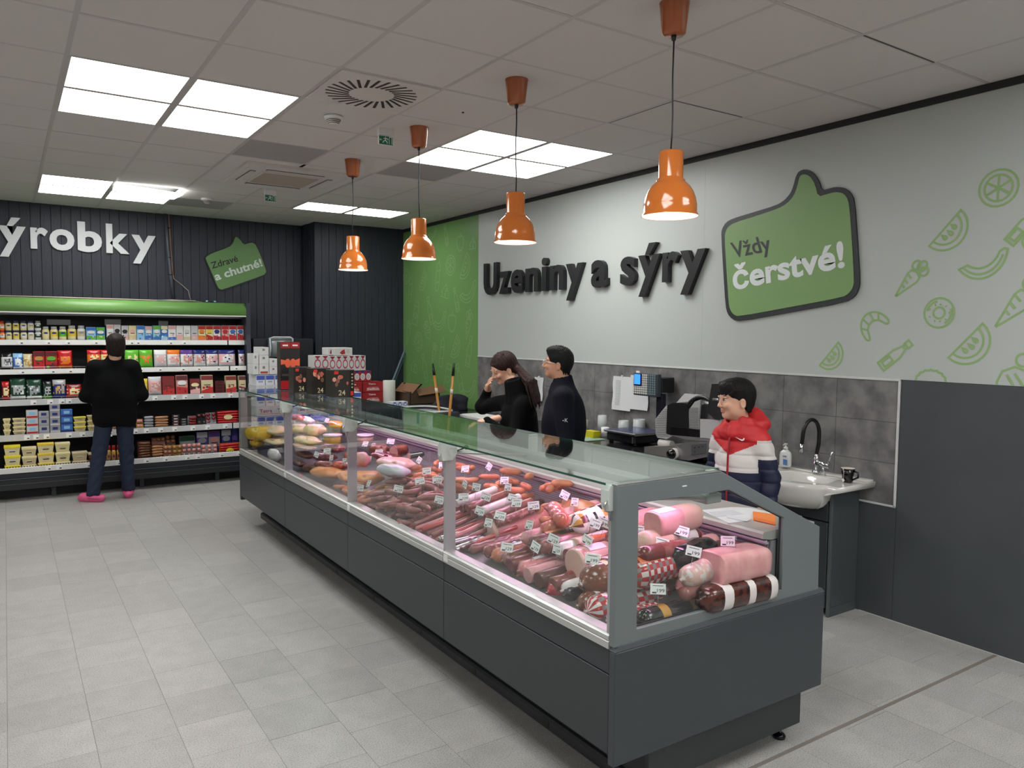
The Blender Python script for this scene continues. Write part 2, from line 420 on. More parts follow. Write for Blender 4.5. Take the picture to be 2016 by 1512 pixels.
MB().box(XW - .008, XW - .002, -1, 2.75, 0, .004).build('baseboard_right', C(200, 200, 198), kind='structure')
# unseen sides that close the room
MB().box(-6.2, -6.1, -5.2, YB + .2, 0, ZC + .1).build('wall_left', C(200, 200, 198, .7), kind='structure')
MB().box(-6.2, XW + .2, -5.2, -5.1, 0, ZC + .1).build('wall_front', C(205, 204, 200, .7), kind='structure')

# ---------------------------------------------------------------- printed icons (line drawings on the walls)
def arc(cx, cy, rx, ry, a0, a1, n=14):
    return [(cx + rx * math.cos(math.radians(a0 + (a1 - a0) * i / n)), cy + ry * math.sin(math.radians(a0 + (a1 - a0) * i / n))) for i in range(n + 1)]
def circ(cx, cy, r, ry=None, n=20): return arc(cx, cy, r, ry or r, 0, 360, n)[:-1], True
def seed(cx, cy, s=.09, a=0):
    ca, sa = math.cos(a), math.sin(a); return [(cx + (x * ca - y * sa) * s, cy + (x * sa + y * ca) * s) for x, y in ((0, 1.6), (.7, .1), (.6, -.7), (0, -1), (-.6, -.7), (-.7, .1))], True
def icon(kind):
    if kind == 'citrus':
        r = [circ(0, 0, 1), circ(0, 0, .72)]
        for k in range(6): a = k * PI / 3 + .5; r.append(([(0, 0), (.7 * math.cos(a), .7 * math.sin(a))], False))
        return r
    if kind == 'melon':
        return [(arc(0, .25, 1, 1, 180, 360), True), (arc(0, .25, .74, .74, 183, 357), False), seed(-.3, -.05, .1), seed(0, -.12, .1), seed(.3, -.05, .1)]
    if kind == 'banana':
        return [(arc(-.2, .9, 1.25, 1.5, 215, 335) + [(1.02, .55), (.88, .62)] + arc(-.2, 1.15, 1.0, 1.25, 330, 232)[:], True), (arc(-.2, 1.0, 1.12, 1.38, 222, 332), False)]
    if kind == 'carrot':
        r = [([(-.02, -1.1), (-.34, .1), (-.3, .35), (0, .48), (.3, .35), (.34, .1), (.02, -1.1)], True)]
        r += [([(-.3, .1), (0, .05)], False), ([(-.22, -.2), (.04, -.25)], False), ([(-.14, -.5), (.06, -.53)], False)]
        r += [circ(-.26, .72, .2, .24), circ(0, .86, .2, .28), circ(.26, .72, .2, .24)]
        return r
    if kind == 'croissant':
        return [(arc(0, -.5, 1.0, 1.2, 5, 175) + arc(-.85, -.5, .16, .3, 180, 330, 6) + arc(0, -.55, .62, .6, 170, 10, 10) + arc(.85, -.5, .16, .3, 210, 360, 6), True), ([(-.3, .6), (-.22, .02)], False), ([(.3, .6), (.22, .02)], False), ([(-.78, .2), (-.5, -.2)], False), ([(.78, .2), (.5, -.2)], False)]
    if kind == 'donut':
        r = [circ(0, 0, 1), circ(0, 0, .38), (arc(0, 0, .8, .8, 100, 170, 6), False), (arc(0, 0, .8, .8, -60, 20, 6), False)]
        for k in range(9): a = k * .7; r.append(([(.62 * math.cos(a), .62 * math.sin(a)), (.62 * math.cos(a) + .1 * math.cos(a * 3), .62 * math.sin(a) + .1 * math.sin(a * 3))], False))
        return r
    if kind == 'bottle':
        return [([(-.3, -1.2), (.3, -1.2), (.3, 0), (.13, .55), (.13, .75), (-.13, .75), (-.13, .55), (-.3, 0)], True), ([(-.18, .75), (.18, .75), (.18, 1.05), (-.18, 1.05)], True), ([(-.15, .55), (.15, .55)], False), ([(-.17, -1.0), (.17, -1.0), (.17, -.4), (-.17, -.4)], True)]
    if kind == 'apple':
        return [([(0, .55), (.3, .68), (.62, .5), (.7, .05), (.5, -.5), (.2, -.8), (0, -.72), (-.2, -.8), (-.5, -.5), (-.7, .05), (-.62, .5), (-.3, .68)], True), ([(0, .55), (.05, .85), (.2, 1.0)], False)]
    if kind == 'cheese':
        return [([(-.7, -.5), (.7, -.5), (.7, .0), (.1, .75), (-.7, -.05), (-.45, -.15)], True), circ(.2, .2, .14), circ(.1, -.25, .12)]
    if kind == 'sausage':
        return [(arc(0, .8, .28, .3, 0, 180, 6) + arc(0, -.8, .28, .3, 180, 360, 6), True), ([(-.27, .4), (.27, .55)], False), ([(-.27, -.5), (.27, -.35)], False), ([(0, 1.1), (.1, 1.35)], False)]
    if kind == 'bag':
        return [([(-.5, -1), (.5, -1), (.38, .6), (-.38, .6)], True), ([(-.3, .6), (-.38, 1.0), (.38, 1.0), (.3, .6)], False), circ(0, -.2, .26)]
    if kind == 'flower':
        p = []
        for k in range(9): a = PI * k / 8; p += [(.8 * math.cos(a) + .16 * math.cos(a + t), .6 * math.sin(a) + .16 * math.sin(a + t)) for t in (-.9, 0, .9)]
        return [(p, False), ([(-.3, -.1), (-.3, -.8), (.3, -.8), (.3, -.1)], False)]
    if kind == 'radish':
        return [([(0, -1.0), (-.5, -.45), (-.6, 0), (-.35, .4), (0, .5), (.35, .4), (.6, 0), (.5, -.45)], True), circ(-.28, .78, .24), circ(.28, .78, .24), circ(0, .95, .22), ([(-.4, 0), (.4, -.35)], False), ([(-.2, .2), (.5, -.05)], False)]
def put_icon(kind, y, z, s, rot, wd, M, zmin=None):
    ca, sa = math.cos(math.radians(rot)), math.sin(math.radians(rot)); m = MB()
    # on the right wall: picture-right is -y
    fr = lambda u, v, h: (XW - .004 - h, y - (u * ca - v * sa) * s, z + (u * sa + v * ca) * s)
    for i, (p, cl) in enumerate(icon(kind)): m.ribbon(p, wd / s, fr, cl, lift=.0002 * i)
    if zmin is not None:
        bm = bmesh.new(); me = m.mesh('t', M); bm.from_mesh(me); bmesh.ops.bisect_plane(bm, geom=bm.verts[:] + bm.edges[:] + bm.faces[:], plane_co=(0, 0, zmin), plane_no=(0, 0, -1), clear_outer=True)
        m = MB(); m.bm(bm); bpy.data.meshes.remove(me)
    if m.v: m.build('printed_icon', M, wr)
M_ic = mat('icon_ink', (146, 178, 120), .5)
for kd, px, py, s, rot in (('citrus', 1966, 370, .098, 0), ('melon', 1868, 456, .125, 48), ('banana', 1941, 522, .115, 8), ('carrot', 1793, 550, .115, -42), ('donut', 1849, 616, .085, 0), ('croissant', 1716, 636, .092, 42), ('melon', 1909, 679, .13, 48), ('bottle', 1765, 697, .105, -50), ('melon', 1637, 702, .1, 50), ('flower', 1832, 752, .095, 0), ('radish', 2000, 750, .14, -35), ('carrot', 2008, 596, .15, -42), ('bottle', 2020, 440, .1, -40), ('sausage', 2040, 500, .1, 30)):
    p = P(px, py, x=XW - .004); put_icon(kd, p.y, p.z, s, rot, .0125, M_ic, zmin=1.487)
for kd, y, z, s, rot in (('cheese', 1.5, 2.7, .11, 10), ('apple', 1.2, 2.1, .11, 0), ('donut', 1.4, 1.75, .09, 0)):
    put_icon(kd, y, z, s, rot, .0125, M_ic)
M_ig = mat('icon_ink_green', (134, 172, 114), .4)
gi = 0
for kd, px, py, s, rot in (('banana', 852, 460, .1, 0), ('bottle', 878, 462, .11, 15), ('apple', 906, 478, .12, 0), ('citrus', 887, 522, .12, 0), ('melon', 915, 525, .16, 60), ('sausage', 862, 545, .16, -10), ('melon', 832, 552, .14, 60), ('cheese', 876, 575, .13, -10), ('bottle', 898, 588, .13, 20), ('banana', 928, 576, .18, 10), ('sausage', 808, 570, .15, -10), ('bag', 819, 617, .15, -15), ('bottle', 846, 610, .16, 20), ('banana', 867, 633, .16, 10), ('apple', 890, 635, .14, 0), ('carrot', 922, 640, .16, -15), ('radish', 842, 652, .12, 30), ('citrus', 824, 673, .12, 0), ('citrus', 795, 545, .1, 0), ('carrot', 797, 655, .15, -15), ('melon', 896, 683, .15, 60), ('carrot', 854, 697, .13, -20), ('sausage', 870, 695, .16, -12), ('bottle', 927, 690, .16, -15), ('cheese', 815, 722, .13, -10), ('bottle', 836, 722, .16, 20), ('bag', 882, 742, .16, -12), ('bottle', 905, 745, .17, 20), ('banana', 936, 770, .16, 10), ('apple', 853, 760, .12, 0), ('melon', 803, 750, .12, 55), ('cheese', 937, 480, .1, 0), ('bag', 830, 500, .1, 0), ('carrot', 797, 500, .1, 20), ('citrus', 800, 785, .1, 0)):
    p = P(px, py, x=XW - .004); put_icon(kd, min(max(p.y, 7.52 + s), YP - s), p.z, s, rot, .0105, M_ig)
# ================================================================ DELI COUNTER
M_cbody = mat('counter_body', (57, 61, 65), .42, spec=.4)
M_cbody2 = mat('counter_plinth', (34, 37, 40), .5)
M_cend = mat('counter_end_frame', (112, 119, 121), .4)
M_alu = mat('aluminium', (196, 197, 196), .33, metal=.55)
M_steel = mat('steel', (190, 190, 190), .28, metal=.9)
M_steelL = mat('deck_steel', (150, 150, 152), .4, metal=.6)
M_black = C(16, 17, 19, .4); M_blackg = C(12, 13, 15, .15)
M_white = C(225, 226, 226, .35)
M_plast = C(198, 203, 200, .35)
G_front = glassmat('glass_clear', (.965, .985, .975), 1.45)
G_top = glassmat('glass_top', (.90, .96, .935), 1.5)
M_gedge = mat('glass_edge', (30, 78, 66), .15, spec=.8)
CX0, CX1, CY0, CY1 = 1.73, 2.917, 1.95, 7.03
ct = thing('deli_counter', 'long dark grey deli counter with glass front, sloping glass end and pink-lit meat display', 'display counter', ((CX0 + CX1) / 2, (CY0 + CY1) / 2, 0))
mods = [1.978, 3.19, 4.43, 5.705, 7.002]
for i in range(4):
    a, b = mods[i] + .0015, mods[i + 1] - .0015
    MB().bbox(CX0, CX0 + .02, a if i else CY0 + .03, b, .26, .548, .002).build('front_panel', M_cbody, ct)
    MB().bbox(CX0 + .001, CX0 + .02, a if i else CY0 + .03, b, .5515, .644, .002).build('upper_front_panel', M_cbody, ct)
    m = MB(); m.prism([(CX0 - .006, .644), (CX0 - .006, .668), (CX0 - .002, .672), (CX0 - .006, .676), (CX0 - .006, .690), (CX0 + .006, .698), (CX0 + .05, .698), (CX0 + .05, .644)], a if i else CY0 + .028, b, 'y')
    m.build('rail', M_alu, ct)
# inner body (hidden carcass) and deck
M_in = mat('counter_inner', (150, 150, 153), .45, metal=.3)
m = MB(); m.prism([(CX0 + .02, .27), (CX0 + .02, .62), (2.62, .64), (2.70, .90), (2.895, .90), (2.895, .27)], CY0 + .035, CY1 - .03, 'y')
m.build('carcass', M_cbody, ct)
for i in range(8):
    a = CY0 + .03 + i * (CY1 - CY0 - .06) / 8; b = a + (CY1 - CY0 - .06) / 8
    m = MB(); m.prism([(CX0 + .035, .640), (CX0 + .035, .652), (2.58, .722), (2.58, .710)], a + .001, b - .001, 'y'); m.build('display_tray', mat('tray_grey', (104, 102, 106), .4, metal=.4), ct)
m = MB(); m.prism([(2.58, .64), (2.58, .76), (2.60, .90), (2.63, .90), (2.63, .64)], CY0 + .035, CY1 - .03, 'y'); m.build('back_wall', M_in, ct)
for i in range(5):   # air grille panels with slots
    a = CY0 + .04 + i * 1.003; m = MB()
    m.prism([(2.583, .79), (2.597, .895), (2.592, .896), (2.578, .791)], a + .004, a + .999, 'y'); g = m.build('air_grille', M_in, ct)
    m = MB()
    for k in range(9):
        t = (k + .7) / 10; x = 2.578 + .0142 * t - .0012; z = .79 + .105 * t
        m.prism([(x, z), (x + .0012, z + .005), (x + .003, z + .005), (x + .002, z)], a + .02, a + .98, 'y')
    m.build('slots', C(96, 88, 98), g, kind='stuff')
m = MB(); m.prism([(2.545, .915), (2.545, .935), (2.555, .943), (2.885, .943), (2.885, .905), (2.60, .905)], CY0 + .035, CY1 - .03, 'y'); m.build('worktop', mat('worktop_steel', (185, 184, 182), .35, metal=.35), ct)
for k, (z, x) in enumerate(((.902, 2.556), (.893, 2.566))):
    MB().box(x, x + .02, CY0 + .036, CY1 - .03, z - .004, z + .003).build('price_rail', C(190, 175, 195, .25), ct)
m = MB(); m.prism([(CX1 - .022, .24), (CX1 - .022, .92), (CX1 - .002, .92), (CX1 - .002, .24)], CY0 + .03, CY1 - .03, 'y'); m.build('rear_panel', M_cbody, ct)
# plinth
m = MB(); m.prism([(1.765, .262), (1.92, .215), (1.92, .075), (2.80, .075), (2.80, .25), (2.90, .262)], CY0 + .035, CY1 - .05, 'y'); m.build('plinth', M_cbody2, ct)
MB().bbox(1.918, 2.809, CY0 + .018, CY0 + .036, .078, .24, .002).build('plinth_end', mat('plinth_end', (44, 48, 52), .4), ct)
m = MB(); m.prism([(1.895, .045), (1.895, .085), (1.905, .095), (1.925, .095), (1.925, .045)], CY0 + .12, CY1 - .05, 'y'); m.build('kick_strip', C(26, 28, 32, .35), ct)
for y in (2.55, 3.16, 3.75, 4.4, 5.05, 5.7, 6.3):
    MB().box(1.8935, 1.90, y, y + .035, .052, .082).build('socket_hole', M_black, ct)
for x, y in ((2.755, 2.03), (2.755, 4.4), (2.755, 6.8), (2.05, 2.2), (2.05, 4.4), (2.05, 6.8)):
    MB().lathe((x, y, 0), [(.026, 0), (.027, .012), (.018, .022), (.008, .026), (.008, .09)], 14).build('foot', M_blackg, ct)
# end panels
def endpanel(y0, y1, win=True):
    out = [(1.727, .657), (1.727, 1.224), (2.254, 1.224), (2.874, .930), (2.879, .657)]
    inn = [(1.831, .703), (1.829, 1.153), (2.295, 1.151), (2.634, .998), (2.632, .700)]
    m = MB(); vs = []
    for y in (y0, y1): vs += [(x, y, z) for x, z in out] + [(x, y, z) for x, z in inn]
    fs = []
    for k in range(5):
        l = (k + 1) % 5
        fs += [(k, 5 + k, 5 + l, l), (10 + k, 10 + l, 15 + l, 15 + k), (k, l, 10 + l, 10 + k), (5 + k, 15 + k, 15 + l, 5 + l)]
    m.add(vs, [f[::-1] for f in fs]); bm = bmesh.new(); me = m.mesh('t', M_cend); bm.from_mesh(me); bmesh.ops.recalc_face_normals(bm, faces=bm.faces[:])
    bmesh.ops.bevel(bm, geom=[e for e in bm.edges if e.calc_length() > .1], offset=.002, segments=1, affect='EDGES')
    m = MB(); m.bm(bm); fr = m.build('end_frame', M_cend, ct)
    m = MB(); m.prism(inn, (y0 + y1) / 2 - .003, (y0 + y1) / 2 + .003, 'y'); m.build('end_pane', G_front, ct)
    m = MB()
    for k in range(5):
        l = (k + 1) % 5; a, b = Vector((inn[k][0], 0, inn[k][1])), Vector((inn[l][0], 0, inn[l][1])); yy = (y0 + y1) / 2
        m.obox(((a.x + b.x) / 2, yy + .006, (a.z + b.z) / 2), ((b - a), (0, 1, 0), (b - a).cross(Vector((0, 1, 0)))), ((b - a).length / 2, .003, .003))
    m.build('pane_seal', M_black, ct)
endpanel(CY0, CY0 + .03); endpanel(CY1 - .03, CY1)
for y0, y1 in ((CY0 - .004, CY0 + .03), (CY1 - .03, CY1 + .004)):
    MB().bbox(CX0 - .002, CX1 + .003, y0, y1, .225, .640, .005).build('end_panel', mat('counter_end_body', (60, 65, 70), .4), ct)
    m = MB(); m.prism([(CX0 - .002, .640), (CX0 + .006, .652), (CX0 + .012, .660), (2.90, .660), (CX1 + .003, .640)], y0, y1, 'y'); m.build('end_ledge', mat('counter_end_ledge', (84, 89, 94), .35), ct)
MB().bbox(1.727, 2.25, CY0 + .001, CY0 + .028, 1.222, 1.228, .001).build('end_cap', M_steel, ct)
MB().bbox(2.04, 2.063, CY0 - .002, CY0 + .002, 1.188, 1.193, .001).build('badge', M_white, ct)
# posts with hinge brackets
for i, y in enumerate(mods):
    yy = y if 0 < i < 4 else (y + .012 if i == 0 else y - .012)
    MB().bbox(1.732, 1.790, yy - .009, yy + .009, .69, 1.20, .002).build('post', mat('post_grey', (172, 172, 176), .35, metal=.2), ct)
    if 0 < i < 4 or i == 0:
        m = MB(); m.prism([(1.712, 1.135), (1.706, 1.16), (1.706, 1.205), (1.716, 1.222), (1.775, 1.222), (1.790, 1.20), (1.790, 1.165), (1.765, 1.135)], yy - .02, yy + .02, 'y')
        br = m.build('hinge_bracket', M_plast, ct)
        m = MB(); m.tube([(1.706, yy - .012, 1.17), (1.694, yy - .012, 1.155), (1.700, yy - .012, 1.135), (1.716, yy - .012, 1.13), (1.72, yy - .012, 1.10)], .004, 6); m.build('clip', M_steel, br)
    m = MB(); m.cyl((1.785, yy, 1.17), (2.245, yy, 1.115), .008, n=8); m.build('support_arm', M_alu, ct)
    if 0 < i < 4:
        m = MB(); m.ball((1.845, yy - .012, 1.19), .012, 10); m.cyl((1.79, yy - .01, 1.175), (1.845, yy - .012, 1.19), .004, n=6); m.build('knob', M_blackg, ct)
        MB().bbox(CX0 - .0085, CX0 - .004, y - .05, y - .012, .652, .684, .001).build('rail_clip', M_white, ct)
# glass
for i in range(4):
    a, b = mods[i] + .004, mods[i + 1] - .004
    MB().box(1.728, 1.7335, a, b, .699, 1.205).build('front_pane', G_front, ct)
    ta, tb = (CY0 + .03 if i == 0 else mods[i] + .0015), (CY1 if i == 3 else mods[i + 1] - .0015)
    m = MB(); m.box(1.7015, 2.268, ta, tb, 1.2245, 1.2325); p = m.build('top_pane', G_top, ct)
    m = MB(); m.box(1.7005, 1.7015, ta, tb, 1.2245, 1.2325); m.box(2.268, 2.269, ta, tb, 1.2245, 1.2325); m.build('pane_edge', M_gedge, p)
# light bar under the glass
MB().bbox(2.205, 2.29, CY0 + .03, CY1 - .03, 1.098, 1.134, .004).build('light_housing', mat('housing', (150, 153, 152), .4), ct)
for y in mods:
    yy = min(max(y, 2.0), 6.98); MB().bbox(2.225, 2.27, yy - .012, yy + .012, 1.13, 1.225, .002).build('housing_bracket', M_plast, ct)
M_led = mat('pink_led', (255, 214, 240), .5, emit=(255, 178, 232), es=LED)
for i in range(4):
    MB().box(2.225, 2.262, mods[i] + .04, mods[i + 1] - .04, 1.094, 1.0985).build('light_tube', M_led, ct)
# ================================================================ PENDANT LAMPS
M_or = mat('orange_enamel', (204, 112, 40), .16, coat=.6)
M_orr = mat('orange_rose', (160, 84, 42), .22, coat=.3)
M_bulb = mat('bulb', (255, 255, 250), .5, emit=(255, 244, 226), es=26)
nm = ['nearest', 'second nearest', 'third nearest', 'farthest']
for i in range(4):
    x, y = 2.361, 2.364 + 1.178 * i
    wh = ['nearest the camera, in front of the thumb-shaped sign', 'second from the camera, left of the wall lettering', 'third from the camera, in front of the green wall', 'farthest from the camera, in front of the dark pillar'][i]
    t = thing('pendant_lamp', 'orange bell-shaped pendant lamp ' + wh, 'lamp', (x, y, ZC), 'orange pendant lamps over the counter')
    MB().lathe((x, y, 2.985), [(.0, 0), (.040, .0), (.049, .008), (.062, .128), (.0635, ZC - 2.985 - .003)], 28).build('ceiling_rose', M_orr, t)
    m = MB(); m.cyl((x, y, 2.965), (x, y, 2.988), .009, .012, n=10); pts = [(x + .004 * math.sin(k * 1.3 + i), y + .003 * math.cos(k + i), 2.51 + .46 * k / 6) for k in range(7)]; m.tube(pts, .0035, 6); m.build('cord', M_black, t)
    prof = [(.1195, -.002), (.1175, .006), (.1125, .012), (.1120, .045), (.1060, .075), (.0950, .103), (.0800, .125), (.0640, .140), (.0600, .143), (.0600, .149), (.0530, .155), (.0515, .160), (.0515, .262), (.048, .268), (.0, .270)]
    m = MB(); m.lathe((x, y, 2.242), prof, 40, cap=False); m.build('shade', M_or, t)
    inn = [(.1175, -.001), (.1095, .013), (.109, .044), (.103, .073), (.092, .100), (.077, .122), (.060, .138), (.048, .155), (.048, .20), (0, .205)]
    mi = MB(); mi.lathe((x, y, 2.242), inn[::-1], 32, cap=False); mi.build('shade_lining', C(240, 240, 236, .5), t)
    m = MB(); m.ball((x, y, 2.31), .032, 14); m.cyl((x, y, 2.335), (x, y, 2.44), .014, n=10); m.build('bulb', M_bulb, t)
# ================================================================ CEILING FITTINGS
M_off = mat('off_white_metal', (206, 200, 196), .5)
t = thing('air_diffuser', 'square white ceiling air diffuser with a ring of black radial slots', 'vent', (1.806, 4.215, ZC))
x0, x1, y0, y1 = 1.513, 2.096, 3.918, 4.512
MB().bbox(x0, x1, y0, y1, ZC - .012, ZC + .02, .003).build('plate', M_off, t)
for k in range(28):
    a = 2 * PI * k / 28; c = Vector(((x0 + x1) / 2, (y0 + y1) / 2, ZC - .0125)); d = Vector((math.cos(a + .42), math.sin(a + .42), 0)); r = Vector((math.cos(a), math.sin(a), 0))
    p0 = c + r * .13; p1 = p0 + d * .135; s = d.cross(Vector((0, 0, 1))) * .0085; m = MB(); m.obox((p0 + p1) / 2, (d, s, (0, 0, 1)), ((p1 - p0).length / 2, .0085, .0006)); m.build('slot', M_black, t)
def smoke(x, y, lb):
    t = thing('smoke_detector', lb, 'smoke detector', (x, y, ZC), 'round white smoke detectors')
    MB().lathe((x, y, ZC - .055), [(0, 0), (.022, 0), (.03, .006), (.045, .03), (.050, .036)], 24).build('cap', M_off, t)
    MB().lathe((x, y, ZC - .022), [(.058, 0), (.060, .008), (.060, .018)], 24).build('base', M_white, t)
    for k in range(3): MB().lathe((x, y, ZC - .049 + .009 * k), [(.030 + .006 * k, 0), (.034 + .006 * k, .003)], 24).build('grille_ring', C(70, 68, 66), t)
smoke(1.795, 4.80, 'round white smoke detector beside the black-slotted air diffuser'); smoke(1.80, 8.50, 'round white smoke detector on the far dark ceiling board')
t = thing('ceiling_sensor', 'tiny flat white sprinkler cap on the ceiling right of the air diffuser', 'sensor', (2.42, 4.23, ZC))
MB().lathe((2.42, 4.23, ZC - .006), [(.01, 0), (.03, .002), (.034, .004)], 20).build('plate', M_off, t); MB().cyl((2.42, 4.23, ZC - .012), (2.42, 4.23, ZC - .005), .008, n=10).build('tip', C(90, 70, 60), t)
# ceiling cassette
cx, cy, hw = 2.115, 6.90, .44
t = thing('air_conditioner', 'square cream ceiling air conditioner cassette with central grille', 'air conditioner', (cx, cy, ZC))
m = MB(); m.prism([(cx - hw, ZC - .022), (cx - hw + .03, ZC - .03), (cx + hw - .03, ZC - .03), (cx + hw, ZC - .022), (cx + hw, ZC), (cx - hw, ZC)], cy - hw - .04, cy + hw + .04, 'y'); m.build('panel', M_off, t)
MB().bbox(cx - .26, cx + .26, cy - .26, cy + .26, ZC - .036, ZC - .029, .003).build('grille_frame', M_off, t)
m = MB()
for k in range(24): m.box(cx - .24, cx + .24, cy - .235 + k * .02, cy - .226 + k * .02, ZC - .0385, ZC - .035)
m.build('grille_slats', C(178, 165, 155, .6), t, kind='stuff')
for (a, b, c_, d) in ((-.25, .25, -.36, -.31), (-.25, .25, .31, .36), (-.36, -.31, -.25, .25), (.31, .36, -.25, .25)):
    f = MB().box(cx + a, cx + b, cy + c_, cy + d, ZC - .0312, ZC - .029).build('outlet', C(60, 56, 54, .6), t)
    m = MB(); m.bbox(cx + a + .005, cx + b - .005, cy + c_ + .012, cy + d - .005, ZC - .04, ZC - .032, .002); m.build('flap', M_off, t)
for q_ in ((1.517, 2.70, 6.30, 6.425), (1.517, 2.70, 7.375, 7.46), (1.517, 1.68, 6.426, 7.374), (2.55, 2.70, 6.426, 7.374)): MB().box(*q_, ZC - .003, ZC + .01).build('ceiling_filler', M_ceil, ce)
def exitsign(x, y, s, lb):
    t = thing('exit_sign', lb, 'sign', (x, y, ZC), 'green emergency exit signs')
    m = MB(); m.prism([(y - .04 * s, ZC - .05), (y + .04 * s, ZC - .05), (y + .03 * s, ZC - .004), (y - .03 * s, ZC - .004)], x - .13 * s, x + .13 * s, 'x'); m.build('lamp_body', M_white, t)
    m = MB(); m.bbox(x - .13 * s, x + .13 * s, y - .006, y + .006, ZC - .05 - .15 * s, ZC - .05, .004, seg=1); pn = m.build('plate', M_white, t)
    m = MB(); m.box(x - .12 * s, x + .12 * s, y - .0075, y - .006, ZC - .052 - .14 * s, ZC - .056); m.build('green_face', mat('exit_green', (20, 110, 78), .4), pn)
    m = MB(); zc = ZC - .052 - .07 * s
    def pf(u, v, h): return (x + u * s, y - .008 - h * 0, zc + v * s)
    for q in ([(-.01, .052), (-.01, .03)], [(-.045, .022), (.02, .028), (.035, .008)], [(.0, .03), (-.015, -.005), (-.045, -.02), (-.055, -.045)], [(-.012, -.005), (.015, -.02), (.02, -.05)]): m.ribbon(q, .013, pf, th=0)
    for q in ([(.055, .055), (.055, -.055)], [(.055, .055), (.10, .055), (.10, -.055)], [(-.11, -.0), (-.07, -.0)], [(-.095, .015), (-.11, 0), (-.095, -.015)]): m.ribbon(q, .009, pf, th=0)
    m.build('pictogram', C(235, 245, 238), pn)
exitsign(2.19, 4.88, .42, 'green running-man exit sign under the ceiling beside the third orange lamp')
exitsign(2.20, 7.62, .42, 'small green running-man exit sign under the ceiling near the dark back wall')
# ================================================================ SIGNS
M_let = C(26, 27, 29, .38)
# raised black letters: pixel extents in the photograph
o4 = lambda v: 940 + v / 4.383
for ch, a, b, nm_ in (('U', 48, 173, 'capital U that opens the word Uzeniny'), ('z', 183, 276, 'z, second letter of Uzeniny'), ('e', 283, 398, 'e, third letter of Uzeniny'), ('n', 408, 530, 'n before the i of Uzeniny'), ('i', 548, 603, 'i with square dot in Uzeniny'), ('n', 618, 750, 'n after the i of Uzeniny'), ('y', 757, 915, 'y that ends the word Uzeniny'), ('a', 975, 1122, 'single a between the two words'), ('s', 1227, 1365, 's that opens the word sýry'), ('ý', 1380, 1577, 'ý with slanted accent in sýry'), ('r', 1588, 1735, 'r before the last y of sýry'), ('y', 1740, 1970, 'y that ends the word sýry, beside the thumb sign')):
    xf = XW - .05; y0 = P(o4(a + 4), 540, x=xf).y; y1 = P(o4(b - 8), 540, x=xf).y
    m = MB(); text_into(m, ch, (xf, y0, 2.178), (0, y1 - y0, 0), (0, 0, .318), (-1, 0, 0), 0, bold=.028)
    # extrude back to the wall
    m2 = MB(); vs, fs = glyph(ch, .028, .5); x0_ = min(v[0] for v in vs); x1_ = max(v[0] for v in vs); h = caph()
    out = [(XW - .006 - (.044 if v[2] > 0 else 0), y0 + (y1 - y0) * (v[0] - x0_) / (x1_ - x0_), 2.178 + .318 * v[1] / h) for v in vs]
    m2.add(out, fs, 0); bm = bmesh.new(); me = m2.mesh('t', M_let); bm.from_mesh(me); bmesh.ops.recalc_face_normals(bm, faces=bm.faces[:]); m2 = MB(); m2.bm(bm)
    m2.build('sign_letter', M_let, None, None, 'raised black wall letter ' + nm_, 'letter', 'black letters of the wall sign', loc=(XW - .006, y0, 2.178))
M_lw = C(214, 216, 220, .45)
z4 = lambda v: v / 4.032
for ch, a, b, nm_ in (('ý', -14, 208, 'ý with accent, first in view'), ('r', 243, 383, 'r after the accented ý'), ('o', 393, 592, 'round o'), ('b', 617, 810, 'b with tall stem'), ('k', 843, 1027, 'k before the last y'), ('y', 1045, 1237, 'y ending the word beside the grey pipe')):
    yf = YB - .03; x0 = P(z4(a), 480, y=yf).x; x1 = P(z4(b), 480, y=yf).x
    vs, fs = glyph(ch, .030, .5); x0_ = min(v[0] for v in vs); x1_ = max(v[0] for v in vs); h = caph()
    zb = P(z4(280), 380 + 432 / 4.032, y=yf).z
    m2 = MB(); m2.add([(x0 + (x1 - x0) * (v[0] - x0_) / (x1_ - x0_), YB - .003 - (.028 if v[2] > 0 else 0), zb + .305 * v[1] / h) for v in vs], fs, 0)
    bm = bmesh.new(); me = m2.mesh('t', M_let); bm.from_mesh(me); bmesh.ops.recalc_face_normals(bm, faces=bm.faces[:]); m2 = MB(); m2.bm(bm)
    m2.build('sign_letter', M_lw, None, None, 'raised white wall letter ' + nm_, 'letter', 'white letters above the fridge', loc=(x0, YB - .003, zb))
def outline_slab(name, pts, h0, h1, plane, M, par):
    """pts 3-D on the wall plane; slab from h0 to h1 off the wall"""
    n = len(pts); nrm = Vector((-1, 0, 0)) if plane == 'x' else Vector((0, -1, 0))
    bm = bmesh.new(); a = [bm.verts.new(p + nrm * h0) for p in pts]; b = [bm.verts.new(p + nrm * h1) for p in pts]
    bm.faces.new(b); bm.faces.new(a[::-1])
    for i in range(n): bm.faces.new((a[i], a[(i + 1) % n], b[(i + 1) % n], b[i]))
    bmesh.ops.recalc_face_normals(bm, faces=bm.faces[:]); m = MB(); m.bm(bm); return m.build(name, M, par)
def smoothpoly(p, it=1):
    for _ in range(it):
        q = []
        for i in range(len(p)):
            a, b = p[i], p[(i + 1) % len(p)]; q += [a * .75 + b * .25, a * .25 + b * .75]
        p = q
    return p
M_bg = mat('bubble_green', (126, 162, 102), .45); M_bg2 = mat('bubble_green_dark', (98, 136, 80), .5)
q3 = lambda L, ox, oy, s, **k: [P(ox + x / s, oy + y / s, **k) for x, y in L]
t = thing('bubble_sign', 'large green thumbs-up shaped sign with thick dark border on the grey wall', 'sign', (XW, 3.35, 1.85))
